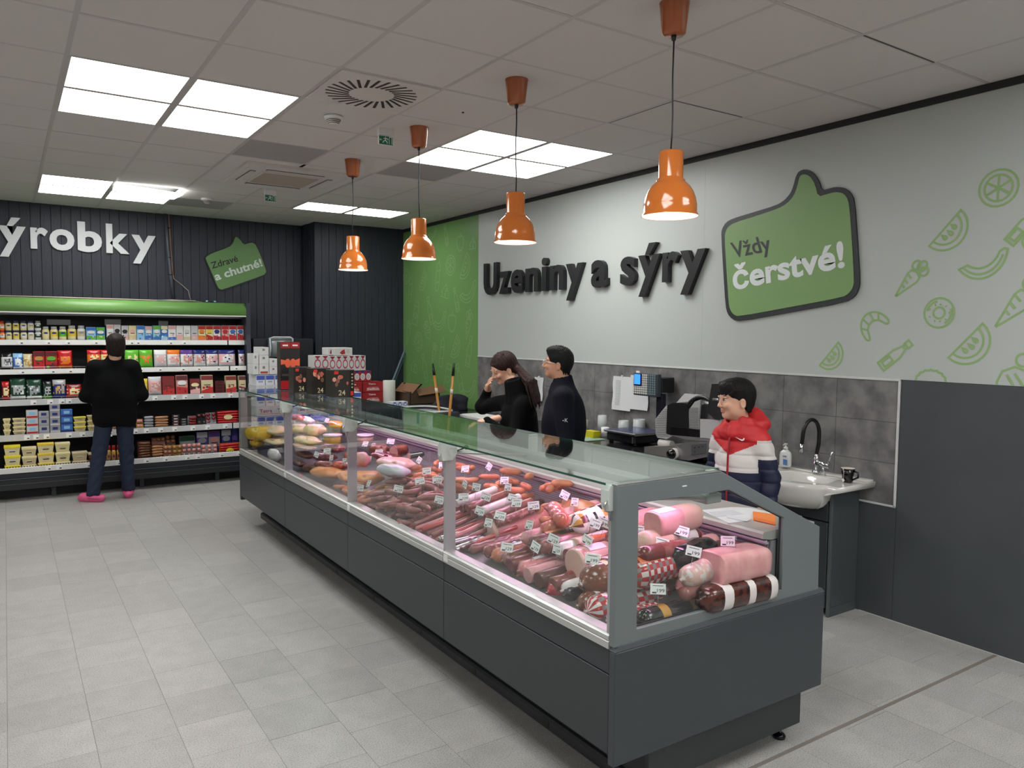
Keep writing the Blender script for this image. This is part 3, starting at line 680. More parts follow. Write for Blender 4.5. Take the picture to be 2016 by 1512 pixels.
outer_ = [(65, 470), (68, 430), (95, 385), (140, 360), (280, 318), (420, 275), (470, 245), (510, 200), (530, 150), (545, 90), (565, 55), (605, 42), (650, 60), (690, 110), (712, 181), (755, 168), (800, 157), (850, 160), (895, 190), (922, 245), (940, 500), (957, 760), (948, 820), (920, 868), (860, 900), (520, 962), (180, 1022), (138, 1012), (105, 975), (92, 920), (78, 700)]
inner_ = [(88, 480), (95, 445), (110, 415), (150, 388), (290, 345), (430, 298), (490, 265), (535, 215), (558, 150), (570, 95), (585, 78), (610, 76), (640, 90), (672, 140), (690, 221), (745, 205), (800, 190), (845, 195), (875, 220), (892, 275), (908, 500), (922, 760), (915, 805), (890, 842), (850, 868), (515, 930), (180, 992), (145, 980), (122, 945), (114, 900), (101, 700)]
outline_slab('border', smoothpoly(q3(outer_, 1400, 320, 3.2727, x=XW - .02)), -.014, .0, 'x', C(40, 44, 47, .45), t)
outline_slab('face', smoothpoly(q3(inner_, 1400, 320, 3.2727, x=XW - .02)), .0, .003, 'x', M_bg, t)
def bubtext(txt, bl, br, tl, conv, M, par, plane, bold):
    O, B, Tp = conv(*bl), conv(*br), conv(*tl); m = MB(); N = Vector((-1, 0, 0)) if plane == 'x' else Vector((0, -1, 0))
    text_into(m, txt, O + N * .0045, B - O, Tp - O, N, 0, bold=bold); m.build('lettering', M, par)
cv = lambda x, y: P(1400 + x / 3.2727, 320 + y / 3.2727, x=XW - .02)
bubtext('Vždy', (148, 614), (395, 566), (124, 520), cv, C(44, 50, 50), t, 'x', .014)
bubtext('čerstvé!', (146, 818), (865, 668), (136, 682), cv, C(225, 232, 232), t, 'x', .030)
t = thing('bubble_sign', 'small tilted green thumbs-up shaped sign on the dark plank wall', 'sign', (2.4, YB, 2.24))
o2 = [(185, 480), (190, 462), (205, 448), (240, 425), (390, 370), (420, 345), (438, 300), (445, 282), (460, 280), (500, 305), (530, 347), (560, 338), (590, 328), (620, 335), (645, 362), (690, 470), (730, 580), (728, 608), (700, 632), (520, 695), (350, 757), (318, 755), (292, 735), (240, 605)]
i2 = [(196, 480), (200, 467), (213, 456), (246, 434), (397, 380), (430, 352), (448, 304), (455, 291), (464, 291), (492, 312), (525, 358), (560, 348), (590, 340), (612, 345), (634, 368), (680, 474), (719, 582), (716, 602), (695, 622), (516, 684), (346, 745), (322, 744), (302, 728), (251, 603)]
outline_slab('border', smoothpoly(q3(o2, 360, 400, 4.383, y=YB - .018)), -.014, 0, 'y', C(16, 17, 19, .5), t)
outline_slab('face', smoothpoly(q3(i2, 360, 400, 4.383, y=YB - .018)), 0, .003, 'y', M_bg2, t)
cv2 = lambda x, y: P(360 + x / 4.383, 400 + y / 4.383, y=YB - .018)
bubtext('Zdravé', (252, 566), (478, 500), (236, 514), cv2, C(20, 24, 24), t, 'y', .014)
bubtext('a chutné!', (284, 668), (690, 540), (262, 606), cv2, C(200, 212, 204), t, 'y', .028)
# conduit and cables on the back wall
t = thing('wall_conduit', 'grey pipe with cables running down the plank wall beside the white lettering', 'pipe', (1.66, YB - .03, 2.15))
MB().tube([(1.625, YB - .022, ZC), (1.645, YB - .022, 2.75), (1.67, YB - .022, 2.4), (1.70, YB - .022, 2.10)], .02, 10).build('pipe', C(70, 74, 84, .4), t)
MB().tube([(1.66, YB - .02, ZC), (1.675, YB - .02, 2.8), (1.69, YB - .022, 2.5), (1.705, YB - .022, 2.36), (1.80, YB - .03, 2.28), (1.86, YB - .05, 2.22), (1.88, YB - .08, 2.10)], .006, 6).build('cable', C(140, 130, 126), t)
MB().tube([(1.665, YB - .035, ZC), (1.68, YB - .03, 2.7), (1.70, YB - .03, 2.4)], .004, 6).build('cable', C(150, 90, 50), t)
for z in (2.95, 2.6, 2.4): MB().lathe((1.66 + (2.6 - z) * .03 + .0, YB - .022, z), [(.023, 0), (.023, .012)], 10).build('clamp', M_black, t)
# ================================================================ WALL FRIDGE
FX0, FX1 = -.75, 2.43
SH = [(9.44, 1.63, .055), (9.38, 1.325, .052), (9.32, 1.015, .062), (9.27, .66, .064)]   # front y, top z, label height
fr = thing('display_fridge', 'long open wall fridge with green canopy, five lit shelf rows and black base', 'fridge', ((FX0 + FX1) / 2, 9.5, 0))
M_fin = mat('fridge_liner', (30, 32, 36), .5); M_fbase = mat('fridge_base', (38, 43, 50), .4)
M_shelf = mat('shelf_white', (214, 214, 212), .4); M_rail = mat('price_strip', (232, 232, 230), .35)
MB().box(FX0, FX1 - .03, 9.87, 9.915, .1, 2.06).build('back_liner', M_fin, fr)
m = MB(); m.prism([(9.12, .12), (9.915, .12), (9.915, .26), (9.16, .26), (9.12, .29)], FX0, FX1 - .03, 'x'); m.build('tub', M_fin, fr)
m = MB(); m.prism([(9.125, .12), (9.150, .125), (9.132, .17), (9.122, .175), (9.132, .18), (9.116, .225), (9.106, .23), (9.116, .235), (9.106, .285), (9.16, .29), (9.16, .12)], FX0, FX1 - .03, 'x'); m.build('bumper', M_fbase, fr)
for z in (.176, .231): MB().box(FX0, FX1 - .03, 9.112 - (.01 if z > .2 else -.006), 9.13, z, z + .003).build('bumper_line', C(96, 104, 112, .3), fr)
m = MB(); m.prism([(9.106, .292), (9.100, .345), (9.107, .349), (9.150, .335), (9.150, .292)], FX0, FX1 - .03, 'x'); m.build('tub_rail', M_rail, fr)
m = MB()
for i in range(128): m.box(FX0 + .02 + i * .0243, FX0 + .034 + i * .0243, 9.118, 9.146, .345, .3535)
m.build('air_comb', C(20, 20, 22), fr, kind='stuff')
m = MB(); m.prism([(9.34, 0), (9.34, .12), (9.9, .12), (9.9, 0)], FX0, FX1 - .03, 'x'); m.build('kick_base', C(18, 20, 24), fr)
for x in (-.2, .36, 1.2, 2.0): MB().bbox(x, x + .045, 9.26, 9.30, 0, .125, .003).build('leg', C(70, 74, 80), fr)
# canopy
cp = [(9.90, 2.072), (9.44, 2.072)] + [(9.44 - .095 * math.sin(a), 1.975 + .097 * math.cos(a)) for a in [k * PI / 2 / 7 for k in range(1, 8)]] + [(9.347, 1.93), (9.36, 1.922), (9.90, 1.96)]
m = MB(); m.prism(cp, FX0, FX1 - .03, 'x', smooth=True); m.build('canopy', mat('canopy_green', (106, 152, 80), .35, bump=(5, .12)), fr)
MB().box(FX0, FX1 - .032, 9.350, 9.43, 1.910, 1.923).build('canopy_lip', M_shelf, fr)
MB().box(FX0, FX1 - .05, 9.40, 9.43, 1.925, 1.935).build('light_tube', mat('fridge_led', (255, 255, 250), .5, emit=(255, 252, 244), es=13), fr)
MB().box(FX0, FX1 - .035, 9.52, 9.87, 1.89, 1.93).build('air_duct', C(60, 62, 66), fr)
for k in range(3): MB().box(.38 + k * .55, .60 + k * .55 - .06 * k, 9.60, 9.62, 1.79, 1.85 + .01 * (k % 2)).build('rating_plate', C(96, 98, 100), fr)
# side panel
m = MB(); m.prism([(9.12, .10), (9.105, .36), (9.25, .62), (9.36, 1.7), (9.345, 2.076), (9.915, 2.076), (9.915, .0), (9.3, .0), (9.3, .10)], FX1 - .03, FX1 + .02, 'x'); m.build('side_panel', mat('side_panel', (46, 50, 62), .45), fr)
for si, (y, z, lh) in enumerate(SH):
    for (a, b) in ((FX0, .9365), (.9385, 2.20), (2.215, FX1 - .032)):
        sp = MB().box(a, b, y + .01, 9.87, z - .022, z).build('shelf', C(60, 62, 64, .4), fr)
        m = MB(); m.prism([(y, z - lh + .004), (y + .004, z + .002), (y + .012, z + .002), (y + .012, z - lh), (y + .006, z - lh)], a, b, 'x')
        m.build('price_strip', M_rail if si < 2 else mat('price_strip_grey', (196, 197, 198), .35), sp)
    for k in range(5): MB().box(-.1 + k * .6, -.085 + k * .6, 9.85, 9.868, z - .09, z - .02).build('bracket', M_fin, fr)
M_tag = C(244, 244, 242, .4); M_tag2 = C(238, 126, 92, .45); M_ink = C(70, 70, 74, .6)
def tag_at(x, si, w=.052, red=False):
    if si < 4: y, z, lh = SH[si]; h0, h1 = z - lh + .008, z - .008
    else: y, h0, h1 = 9.101, .298, .338
    m = MB(); m.box(x, x + w, y - .0035, y - .0005, h0, h1, 0); m.box(x + w * .5, x + w * .9, y - .004, y - .0034, h0 + .008, h0 + .02, 1)
    if red: m.box(x, x + w, y - .0042, y - .0036, h1 - .01, h1 + .016, 2); m.box(x, x + w, y - .0042, y - .0036, h0 - .016, h0, 0)
    m.build('price_card', [M_tag, M_ink, M_tag2], fr)
random.seed(3)
for si, n in ((0, 9), (1, 13), (2, 17), (3, 17), (4, 12)):
    x = -.03 + .03 * si
    for k in range(n):
        x += random.uniform(.06, 2.35 / n * 1.5)
        if x > 2.3: break
        tag_at(x, si, red=(si == 3 and k in (5, 6)))
# shelf wire fence on row 2 and 3 (left bay)
for si in (1, 2):
    y, z, lh = SH[si]; m = MB(); m.tube([(-.7, y + .008, z + .022), (.93, y + .008, z + .022)], .003, 6)
    for k in range(12): m.cyl((-.68 + k * .145, y + .008, z), (-.68 + k * .145, y + .008, z + .022), .0018, n=5)
    m.build('wire_fence', M_steel, fr)
# clutter on top of the fridge
t = thing('cable_bundle', 'loose pale cables lying on top of the green fridge canopy', 'cables', (1.5, 9.6, 2.079))
MB().tube([(-.3, 9.6, 2.086), (.6, 9.55, 2.086), (1.3, 9.6, 2.086), (1.75, 9.62, 2.085), (1.9, 9.7, 2.1)], .007, 6).build('cable', C(190, 170, 160), t)
MB().tube([(1.45, 9.5, 2.08), (1.6, 9.45, 2.09), (1.85, 9.5, 2.085), (1.95, 9.6, 2.08)], .006, 6).build('cable', C(150, 150, 150), t)
for x, c_ in ((1.98, (40, 44, 52)), (2.07, (36, 40, 60))):
    tt = thing('power_adapter', 'small black adapter on the fridge canopy, %s one' % ('left' if x < 2 else 'right'), 'adapter', (x, 9.5, 2.074), 'adapters on top of the fridge')
    MB().bbox(x - .035, x + .035, 9.46, 9.54, 2.074, 2.10, .006).build('case', C(*c_, .3), tt); MB().box(x - .01, x + .012, 9.457, 9.46, 2.08, 2.095).build('socket', C(150, 190, 200, .3), tt)
# dark cooler beyond the fridge with curved grey header
t = thing('tall_cooler', 'tall black cabinet with a curved grey header behind the milk trays', 'cabinet', (2.83, 9.6, 0))
MB().bbox(2.47, 3.20, 9.30, 9.88, 0, 1.655, .01).build('body', C(22, 25, 34, .4), t)
m = MB(); m.prism([(9.30, 1.42), (9.215, 1.44), (9.19, 1.52), (9.20, 1.62), (9.25, 1.665), (9.30, 1.665)], 2.64, 2.90, 'x', smooth=True); h = m.build('header', C(118, 124, 128, .25), t)
m = MB(); m.tube([(2.635, 9.20, 1.45), (2.635, 9.185, 1.55), (2.637, 9.21, 1.66), (2.68, 9.205, 1.672), (2.88, 9.205, 1.672), (2.905, 9.20, 1.655), (2.905, 9.19, 1.56)], .010, 8); m.build('rim', C(186, 192, 194, .3), h)
# ================================================================ BACK COUNTER
WZ = .866
t = thing('back_worktop', 'long black worktop on dark cabinets along the tiled wall', 'worktop', (4.2, 5.4, 0))
MB().bbox(3.90, 4.488, 3.42, 7.42, WZ - .038, WZ, .003).build('worktop', mat('black_worktop', (30, 30, 33), .22, spec=.6), t)
for k in range(6):
    a = 3.44 + k * .66; MB().box(3.955, 4.485, a, a + .655, .10, WZ - .04).build('cabinet', C(176, 178, 180, .45), t)
    d = MB().bbox(3.935, 3.953, a + .003, a + .652, .11, WZ - .045, .002).build('door', C(190, 192, 194, .4), t); MB().tube([(3.934, a + .2, .78), (3.91, a + .22, .78), (3.91, a + .43, .78), (3.934, a + .45, .78)], .005, 6).build('handle', M_steel, d)
MB().box(3.98, 4.48, 3.45, 7.40, 0, .10).build('kick', M_black, t)
# ---- scale with display column
t = thing('shop_scale', 'black counter scale with blue-screen keypad head on a column, beside the slicer', 'scale', (4.22, 4.55, WZ))
MB().bbox(4.07, 4.40, 4.40, 4.74, WZ + .018, WZ + .082, .008).build('body', C(24, 25, 30, .35), t)
for x in (4.10, 4.37):
    for y in (4.43, 4.71): MB().cyl((x, y, WZ), (x, y, WZ + .02), .018, n=12).build('foot', M_blackg, t)
m = MB(); m.prism([(4.05, WZ + .098), (4.06, WZ + .085), (4.39, WZ + .085), (4.41, WZ + .098), (4.40, WZ + .104), (4.06, WZ + .104)], 4.385, 4.755, 'y'); m.build('platter', M_steelL, t)
MB().box(4.07, 4.39, 4.40, 4.74, WZ + .1035, WZ + .1055).build('platter_mat', mat('blue_steel', (60, 66, 120), .2, metal=.5), t)
MB().box(4.066, 4.071, 4.415, 4.43, WZ + .025, WZ + .075).build('chrome_strip', M_steel, t)
MB().bbox(4.36, 4.41, 4.41, 4.475, WZ + .08, 1.27, .004).build('column', C(28, 30, 46, .35), t)
hd = MB().bbox(4.285, 4.33, 4.385, 4.665, 1.248, 1.430, .006).build('keypad_head', C(60, 66, 72, .35), t)
MB().bbox(4.33, 4.47, 4.38, 4.50, 1.28, 1.40, .006).build('printer_box', C(20, 22, 26, .4), t)
MB().box(4.2815, 4.2855, 4.560, 4.655, 1.325, 1.425).build('screen_bezel', C(16, 20, 40, .2), hd)
MB().box(4.279, 4.2816, 4.578, 4.648, 1.338, 1.420).build('screen', mat('blue_screen', (60, 130, 230), .3, emit=(50, 130, 240), es=1.1), hd)
m = MB()
for r in range(9):
    for c in range(11):
        y = 4.655 - .024 * c; z = 1.417 - .0185 * r
        if r < 5 and c < 4: continue
        m.box(4.282, 4.2852, y - .009, y + .009, z - .007, z + .007, 0 if c < 7 else 1)
m.build('keys', [C(205, 205, 200, .5), C(110, 128, 134, .4)], hd, kind='stuff')
MB().bbox(4.29, 4.30, 4.60, 4.64, 1.428, 1.446, .002).build('paper_label', M_white, hd)
# ---- papers on the tiles
def sheet(y0, y1, z0, z1, lb, lines=10):
    t = thing('price_sheet', lb, 'paper', (XW - .008, (y0 + y1) / 2, z0), 'sheets taped to the tiles')
    m = MB(); n = 8; vs = []; fs = []
    for i in range(n + 1):
        v = z0 + (z1 - z0) * i / n; o = .006 + .012 * (1 - i / n) ** 2
        vs += [(XW - .008 - o, y0 - .006 * math.sin(i), v), (XW - .008 - o - .004, y1 + .004 * math.sin(i * 1.3), v)]
    for i in range(n): fs.append((2 * i, 2 * i + 1, 2 * i + 3, 2 * i + 2))
    m.add(vs, fs); m.add([(x + .0006, y, z) for x, y, z in vs], [f[::-1] for f in fs]); p = m.build('sheet', C(218, 221, 222, .6), t)
    m = MB()
    for k in range(lines):
        z = z1 - .04 - k * .014; i = (z - z0) / (z1 - z0); o = .006 + .012 * (1 - i) ** 2 + .0035
        m.box(XW - .008 - o - .002, XW - .008 - o - .0012, y1 - .10, y1 - .035, z, z + .003)
    m.build('print_lines', C(165, 168, 172), p)
    MB().box(XW - .022, XW - .006, (y0 + y1) / 2 - .008, (y0 + y1) / 2 + .008, z1 - .01, z1 + .012).build('tape', M_white, p)
a = P(1207, 740, x=XW - .02); b = P(1241, 810, x=XW - .02); sheet(b.y, a.y, b.z, a.z, 'white printed price sheet taped to the tiles, left of the two', 16)
a = P(1241, 738, x=XW - .02); b = P(1275, 809, x=XW - .02); sheet(b.y, a.y, b.z, a.z, 'white sheet taped to the tiles partly behind the scale display', 8)
a = P(1052, 742, x=XW - .02); b = P(1068, 790, x=XW - .02); sheet(b.y, a.y, b.z, a.z, 'pale sheet on the tiles between the two standing shop workers', 12)
# ---- cups, tubs and small items left of the scale
def cup(x, y, r0, r1, h, M, lb, name='plastic_cup', cat='cup', grp=None, handle=None, z=WZ):
    t = thing(name, lb, cat, (x, y, z), grp); m = MB(); m.lathe((x, y, z), [(0, 0), (r0, 0), (r1, h), (r1 - .003, h), (r0 - .003, .006), (0, .006)], 20); m.build('body', M, t)
    if handle: m = MB(); m.tube([(x, y - r1 * handle + .004, z + h * .85), (x, y - (r1 + .028) * handle, z + h * .72), (x, y - (r1 + .028) * handle, z + h * .35), (x, y - r0 * handle, z + h * .2)], .006, 8); m.build('handle', M, t)
    return t
M_frost = mat('frosted_plastic', (206, 212, 212), .35, trans=.3)
cup(4.33, 5.10, .045, .038, .17, M_frost, 'tall stack of frosted plastic cups, left of the scale', 'cup_stack')
cup(4.27, 4.99, .032, .034, .08, C(228, 228, 226, .4), 'short white plastic tub in front of the frosted cup stack', 'plastic_tub', 'tub')
cup(4.40, 4.90, .05, .045, .14, M_frost, 'frosted tub stack behind the scale, shorter left one', 'tub_stack', 'tub')
cup(4.43, 4.74, .055, .05, .165, M_frost, 'frosted tub stack behind the scale, taller right one', 'tub_stack', 'tub')
cup(4.20, 5.20, .034, .04, .125, C(176, 160, 142, .4), 'beige tall mug beside the yellow tub on the worktop', 'mug', 'mug', None, -1)
t = thing('plastic_tub', 'small yellow rectangular tub beside the pale green board', 'tub', (4.12, 4.97, WZ))
m = MB(); m.prism([(-.06, .0), (.06, .0), (.07, .062), (-.07, .062)], 4.07, 4.15, 'x'); m.v = [(x, y + 4.97, z + WZ) for x, y, z in m.v]; m.build('body', C(214, 204, 40, .3), t)
t = thing('cutting_board', 'pale green cutting board near the worktop edge', 'cutting board', (4.03, 5.08, WZ)); MB().bbox(3.93, 4.13, 4.82, 5.30, WZ, WZ + .008, .003).build('board', C(150, 176, 164, .45), t)
t = thing('pen', 'blue pen lying on the pale green board', 'pen', (4.02, 5.05, WZ + .008)); MB().cyl((4.00, 5.12, WZ + .014), (4.02, 4.98, WZ + .014), .006, n=8).build('barrel', C(40, 100, 150, .3), t); MB().cyl((4.02, 4.98, WZ + .014), (4.023, 4.95, WZ + .014), .006, .003, n=8).build('cap', C(200, 170, 50, .3), t)
t = thing('white_kettle', 'white rounded jug beside the navy jacket on the worktop', 'jug', (4.25, 5.42, WZ))
MB().lathe((4.25, 5.42, WZ), [(0, 0), (.075, 0), (.082, .05), (.07, .13), (.055, .165), (.02, .175), (0, .178)], 22).build('body', C(216, 212, 206, .3), t)
MB().tube([(4.25, 5.345, WZ + .14), (4.24, 5.30, WZ + .12), (4.24, 5.30, WZ + .05), (4.25, 5.345, WZ + .03)], .009, 8).build('handle', C(210, 206, 200, .3), t); MB().lathe((4.25, 5.42, WZ + .17), [(.02, 0), (.018, .012), (0, .016)], 14).build('lid_knob', C(200, 196, 190), t)
# ---- slicer
PS = lambda px, py, x: (lambda p: (p.y, p.z))(P(px, py, x=x))
z7 = lambda x, y: (1140 + x / 7.2, 720 + y / 7.2)
def slab(pts, x0, x1, m=None, n=0):
    m = m or MB(); m.prism([PS(*z7(*p), x0) for p in pts], x0, x1, 'x', n); return m
def fixn(m):
    bm = bmesh.new(); me = m.mesh('t', M_black); bm.from_mesh(me); bmesh.ops.recalc_face_normals(bm, faces=bm.faces[:]); r = MB(); r.bm(bm); return r
t = thing('meat_slicer', 'silver and black electric meat slicer on the black worktop', 'slicer', (4.12, 3.98, WZ))
m = slab([(1395, 1130), (1500, 1090), (1830, 1070), (1830, 1290), (1560, 1345), (1290, 1310)], 3.93, 4.30); fixn(m).build('motor_body', mat('brushed', (150, 150, 150), .32, metal=.6), t)
m = slab([(1590, 1120), (1800, 1105), (1800, 1240), (1590, 1270)], 3.926, 3.932); cpn = fixn(m).build('control_panel', C(84, 86, 88, .3), t)
for px, py in ((1640, 1160), (1700, 1150), (1755, 1140), (1640, 1215)):
    p = P(*z7(px, py), x=3.926); MB().lathe((3.926, p.y, p.z), [(.006, 0), (.006, .003), (0, .0035)], 10, ax=(-1, 0, 0)).build('button', C(40, 44, 46, .3), cpn)
m = slab([(925, 1150), (1400, 1130), (1400, 1320), (925, 1240)], 3.935, 4.28); fixn(m).build('base_plate', mat('brushed2', (170, 168, 164), .3, metal=.6), t)
for px in (950, 1780):
    p = P(*z7(px, 1250), x=4.0); MB().cyl((4.0, p.y, WZ), (4.0, p.y, max(p.z, WZ + .02)), .016, n=10).build('foot', M_black, t)
p = P(*z7(1365, 1245), x=3.93); MB().cyl((3.932, p.y, p.z), (3.90, p.y, p.z), .040, .039, n=22).build('dial_ring', C(214, 214, 210, .4), t); MB().lathe((3.902, p.y, p.z), [(.036, 0), (.036, .014), (.028, .018), (.026, .034), (0, .036)], 16, ax=(-1, 0, 0)).build('thickness_knob', M_blackg, t)
m = slab([(1110, 1020), (1085, 960), (1080, 760), (1230, 570), (1310, 540), (1330, 560), (1310, 990), (1240, 1040)], 4.00, 4.015); gp = fixn(m).build('gauge_plate', C(186, 188, 188, .3), t)
m = MB()
for k in range(16):
    y = 620 + k * 25; xl = 1090 if y > 760 else 1090 + (760 - y) * .8
    a, b = P(*z7(xl, y), x=3.999), P(*z7(1270, y + 3), x=3.999); m.tube([a, b], .0022, 4)
m.build('ribs', C(120, 122, 122), gp, kind='stuff')
m = slab([(1250, 560), (1330, 525), (1500, 530), (1540, 600), (1545, 880), (1480, 900), (1300, 985), (1235, 960)], 3.975, 3.99); fixn(m).build('hand_guard', C(28, 29, 30, .35), t)
c0 = PS(*z7(1760, 760), 4.06)
MB().lathe((4.06, c0[0], c0[1]), [(0, 0), (.150, .0), (.152, .006), (.148, .012), (.10, .02), (0, .022)], 48, ax=(-1, 0, 0)).build('blade', mat('blade', (120, 121, 122), .25, metal=.85), t)
m = MB(); m.tube([(4.04, c0[0] + .158 * math.cos(a), c0[1] + .158 * math.sin(a)) for a in [math.radians(v) for v in range(-20, 181, 10)]], .012, 8); m.build('blade_guard', C(50, 52, 54, .3), t)
m = slab([(1560, 620), (1640, 510), (1720, 480), (1700, 740), (1700, 900), (1545, 890), (1550, 760)], 3.985, 3.998); g2 = fixn(m).build('meat_table', C(176, 178, 178, .3), t)
m = MB()
for k in range(13):
    a, b = P(*z7(1570, 600 + k * 23), x=3.984), P(*z7(1690, 602 + k * 23), x=3.984); m.tube([a, b], .0022, 4)
m.build('ribs', C(110, 112, 112), g2, kind='stuff')
m = slab([(1300, 870), (1480, 880), (1715, 910), (1715, 1030), (1480, 1000), (1300, 985)], 3.955, 3.972); fixn(m).build('carriage_bar', C(18, 18, 19, .3), t)
m = slab([(1715, 755), (2000, 770), (2000, 1040), (1715, 1030)], 3.95, 3.965); fixn(m).build('carriage_plate', C(186, 188, 188, .35), t)
m = slab([(1300, 985), (1480, 1000), (2000, 1045), (1900, 1075), (1500, 1045)], 3.95, 4.05); fixn(m).build('slide_rail', M_steelL, t)
m = slab([(1495, 395), (1730, 415), (1640, 500), (1380, 525)], 4.10, 4.12); fixn(m).build('top_cover', C(212, 213, 212, .3), t)
m = slab([(1880, 260), (2000, 255), (2040, 300), (2010, 760), (1930, 760), (1800, 650), (1830, 560), (1860, 380)], 3.93, 3.97); fixn(m).build('pusher', C(26, 27, 28, .45), t)
a, b = P(*z7(1905, 480), x=3.92), P(*z7(2060, 492), x=3.92); MB().cyl(a, b, .011, n=12).build('handle', M_steel, t)
t = thing('paper_roll_small', 'small crumpled white paper roll on the slicer base plate', 'paper roll', (4.0, 4.23, .92))
a = P(*z7(1150, 1075), x=4.02); b = P(*z7(1320, 1080), x=4.02); MB().cyl((4.02, a.y, .945), (4.02, b.y, .945), .028, n=16).build('roll', C(212, 208, 204, .6), t)
# ---- white board by the woman
t = thing('foam_tray_stack', 'flat white foam board at the far end of the worktop by the green wall', 'board', (4.05, 6.6, WZ)); MB().bbox(3.93, 4.2, 6.35, 6.92, WZ, WZ + .03, .004).build('board', C(214, 216, 214, .5), t)
MB().bbox(3.95, 4.18, 6.38, 6.9, WZ + .03, WZ + .036, .002).build('top_sheet', C(226, 228, 226, .5), t)
# ================================================================ SINK
t = thing('vanity_cabinet', 'dark grey sink cabinet against the slate wall, under the white basin', 'cabinet', (4.35, 3.03, 0))
M_van = mat('vanity', (72, 78, 80), .38); m = MB(); m.bbox(4.217, 4.489, 2.773, 2.791, .06, .775, .002); m.bbox(4.217, 4.489, 3.292, 3.31, .06, .775, .002); m.box(4.217, 4.489, 2.79, 3.29, .06, .078); m.box(4.475, 4.489, 2.79, 3.29, .08, .60); m.build('carcass', M_van, t)
MB().bbox(4.20, 4.216, 2.773, 2.789, 0, .775, .001).build('side_edge', C(86, 92, 93, .35), t); MB().box(4.216, 4.489, 2.773, 2.785, 0, .06).build('side_foot', M_van, t)
d = MB().bbox(4.195, 4.213, 2.795, 3.31, .055, .590, .002).build('door', C(56, 62, 64, .38), t); MB().bbox(4.195, 4.213, 2.795, 3.31, .598, .775, .002).build('top_front', C(52, 58, 60, .38), t)
MB().tube([(4.194, 3.26, .35), (4.175, 3.26, .36), (4.175, 3.26, .46), (4.194, 3.26, .47)], .005, 6).build('handle', M_steel, d)
t2 = thing('towel', 'white cloth hanging on the sink cabinet front under the basin', 'towel', (4.17, 3.06, .50)); m = MB()
m.add([(4.19, 3.14, .60), (4.186, 2.975, .60), (4.165, 2.985, .50), (4.16, 3.06, .49), (4.17, 3.15, .50), (4.193, 3.14, .60), (4.193, 2.975, .60), (4.19, 2.985, .50), (4.19, 3.06, .49), (4.19, 3.15, .50)], [(0, 1, 2, 3, 4), (9, 8, 7, 6, 5), (0, 5, 6, 1), (1, 6, 7, 2), (2, 7, 8, 3), (3, 8, 9, 4), (4, 9, 5, 0)]); fixn(m).build('cloth', C(226, 228, 230, .8), t2)
M_cer = mat('ceramic', (214, 213, 208), .12, coat=.5)
BZ = .842; bs = thing('wash_basin', 'white ceramic wash basin with rounded bowl on the grey cabinet', 'sink', (4.28, 3.02, BZ - .2))
yc = 3.015; hy = .345
# plan outline: rectangle with bowed front
N = 28; top = []
for i in range(N + 1):
    u = i / N; y = yc - hy + 2 * hy * u; s = max(0, math.sin(PI * min(1, max(0, (u - .14) / .72)))); top.append((4.11 - .13 * s ** .8, y))
m = MB(); rim = [(4.489, yc - hy)] + top + [(4.489, yc + hy)]
# outer shell rings
def ring(k, dz): return [(4.489 - (4.489 - x) * (1 - k * (1 if 4.3 > x else 0)), yc + (y - yc) * (1 - k * .12), BZ + dz) for x, y in rim]
def bowl_ring(f, dz):
    out = []
    for x, y in rim:
        cx_, cy_ = 4.27, yc; out.append((cx_ + (x - cx_) * f, cy_ + (y - cy_) * f, BZ + dz))
    return out
rings = [[(x, y, BZ) for x, y in rim], [(x, y, BZ - .035) for x, y in rim]]
n = len(rim)
lower = []
for k in range(1, 8):
    a = k / 7 * PI / 2; f = math.cos(a) ** .55; lower.append([(4.30 + (min(x, 4.45) - 4.30) * f, yc + max(-.24, min(.24, y - yc)) * f, BZ - .035 - .155 * math.sin(a)) for x, y in rim])
vs = [p for r in rings + lower for p in r]; R = len(rings) + len(lower); fs = []
for r in range(R - 1):
    for i in range(n): j = (i + 1) % n; fs.append((r * n + i, r * n + j, (r + 1) * n + j, (r + 1) * n + i))
m.add(vs, fs, 0, True)
# inside: rim top then ellipse bowl
ell = []
for i in range(n):
    x, y = rim[i]; a = math.atan2((y - yc) / .24, (x - 4.235) / .17); ell.append((a, i))
ins = [[(4.235 + .165 * f * math.cos(a), yc + .25 * f * math.sin(a), BZ - dz) for a, _ in ell] for f, dz in ((1.05, .0), (1.0, .006), (.93, .05), (.75, .105), (.4, .13), (.02, .135))]
o = len(m.v); m.v += [p for r in ins for p in r]
for i in range(n):
    j = (i + 1) % n; m.f.append((i, o + i, o + j, j)); m.m.append(0); m.sm.append(False)
for r in range(len(ins) - 1):
    for i in range(n): j = (i + 1) % n; m.f.append((o + r * n + i, o + (r + 1) * n + i, o + (r + 1) * n + j, o + r * n + j)); m.m.append(0); m.sm.append(True)
fixn_ = bmesh.new(); me = m.mesh('t', M_cer); fixn_.from_mesh(me); bmesh.ops.recalc_face_normals(fixn_, faces=fixn_.faces[:])
sm = [f.smooth for f in fixn_.faces]; m2 = MB(); m2.bm(fixn_, 0, False); m2.sm = sm; m2.build('bowl', M_cer, bs)
MB().bbox(4.405, 4.489, yc - hy + .01, yc + hy - .01, BZ - .002, BZ + .012, .006, seg=2).build('back_ledge', M_cer, bs)
MB().lathe((4.372, 2.985, BZ - .022), [(.0, 0), (.012, 0), (.012, .003)], 14, ax=(-1, 0, .3)).build('overflow_hole', M_blackg, bs)
M_chr = mat('chrome', (215, 218, 220), .08, metal=1)
fx, fy = 4.40, 3.03; t = thing('kitchen_tap', 'chrome tap with arched black flexible hose on the white basin', 'tap', (fx, fy, BZ + .012))
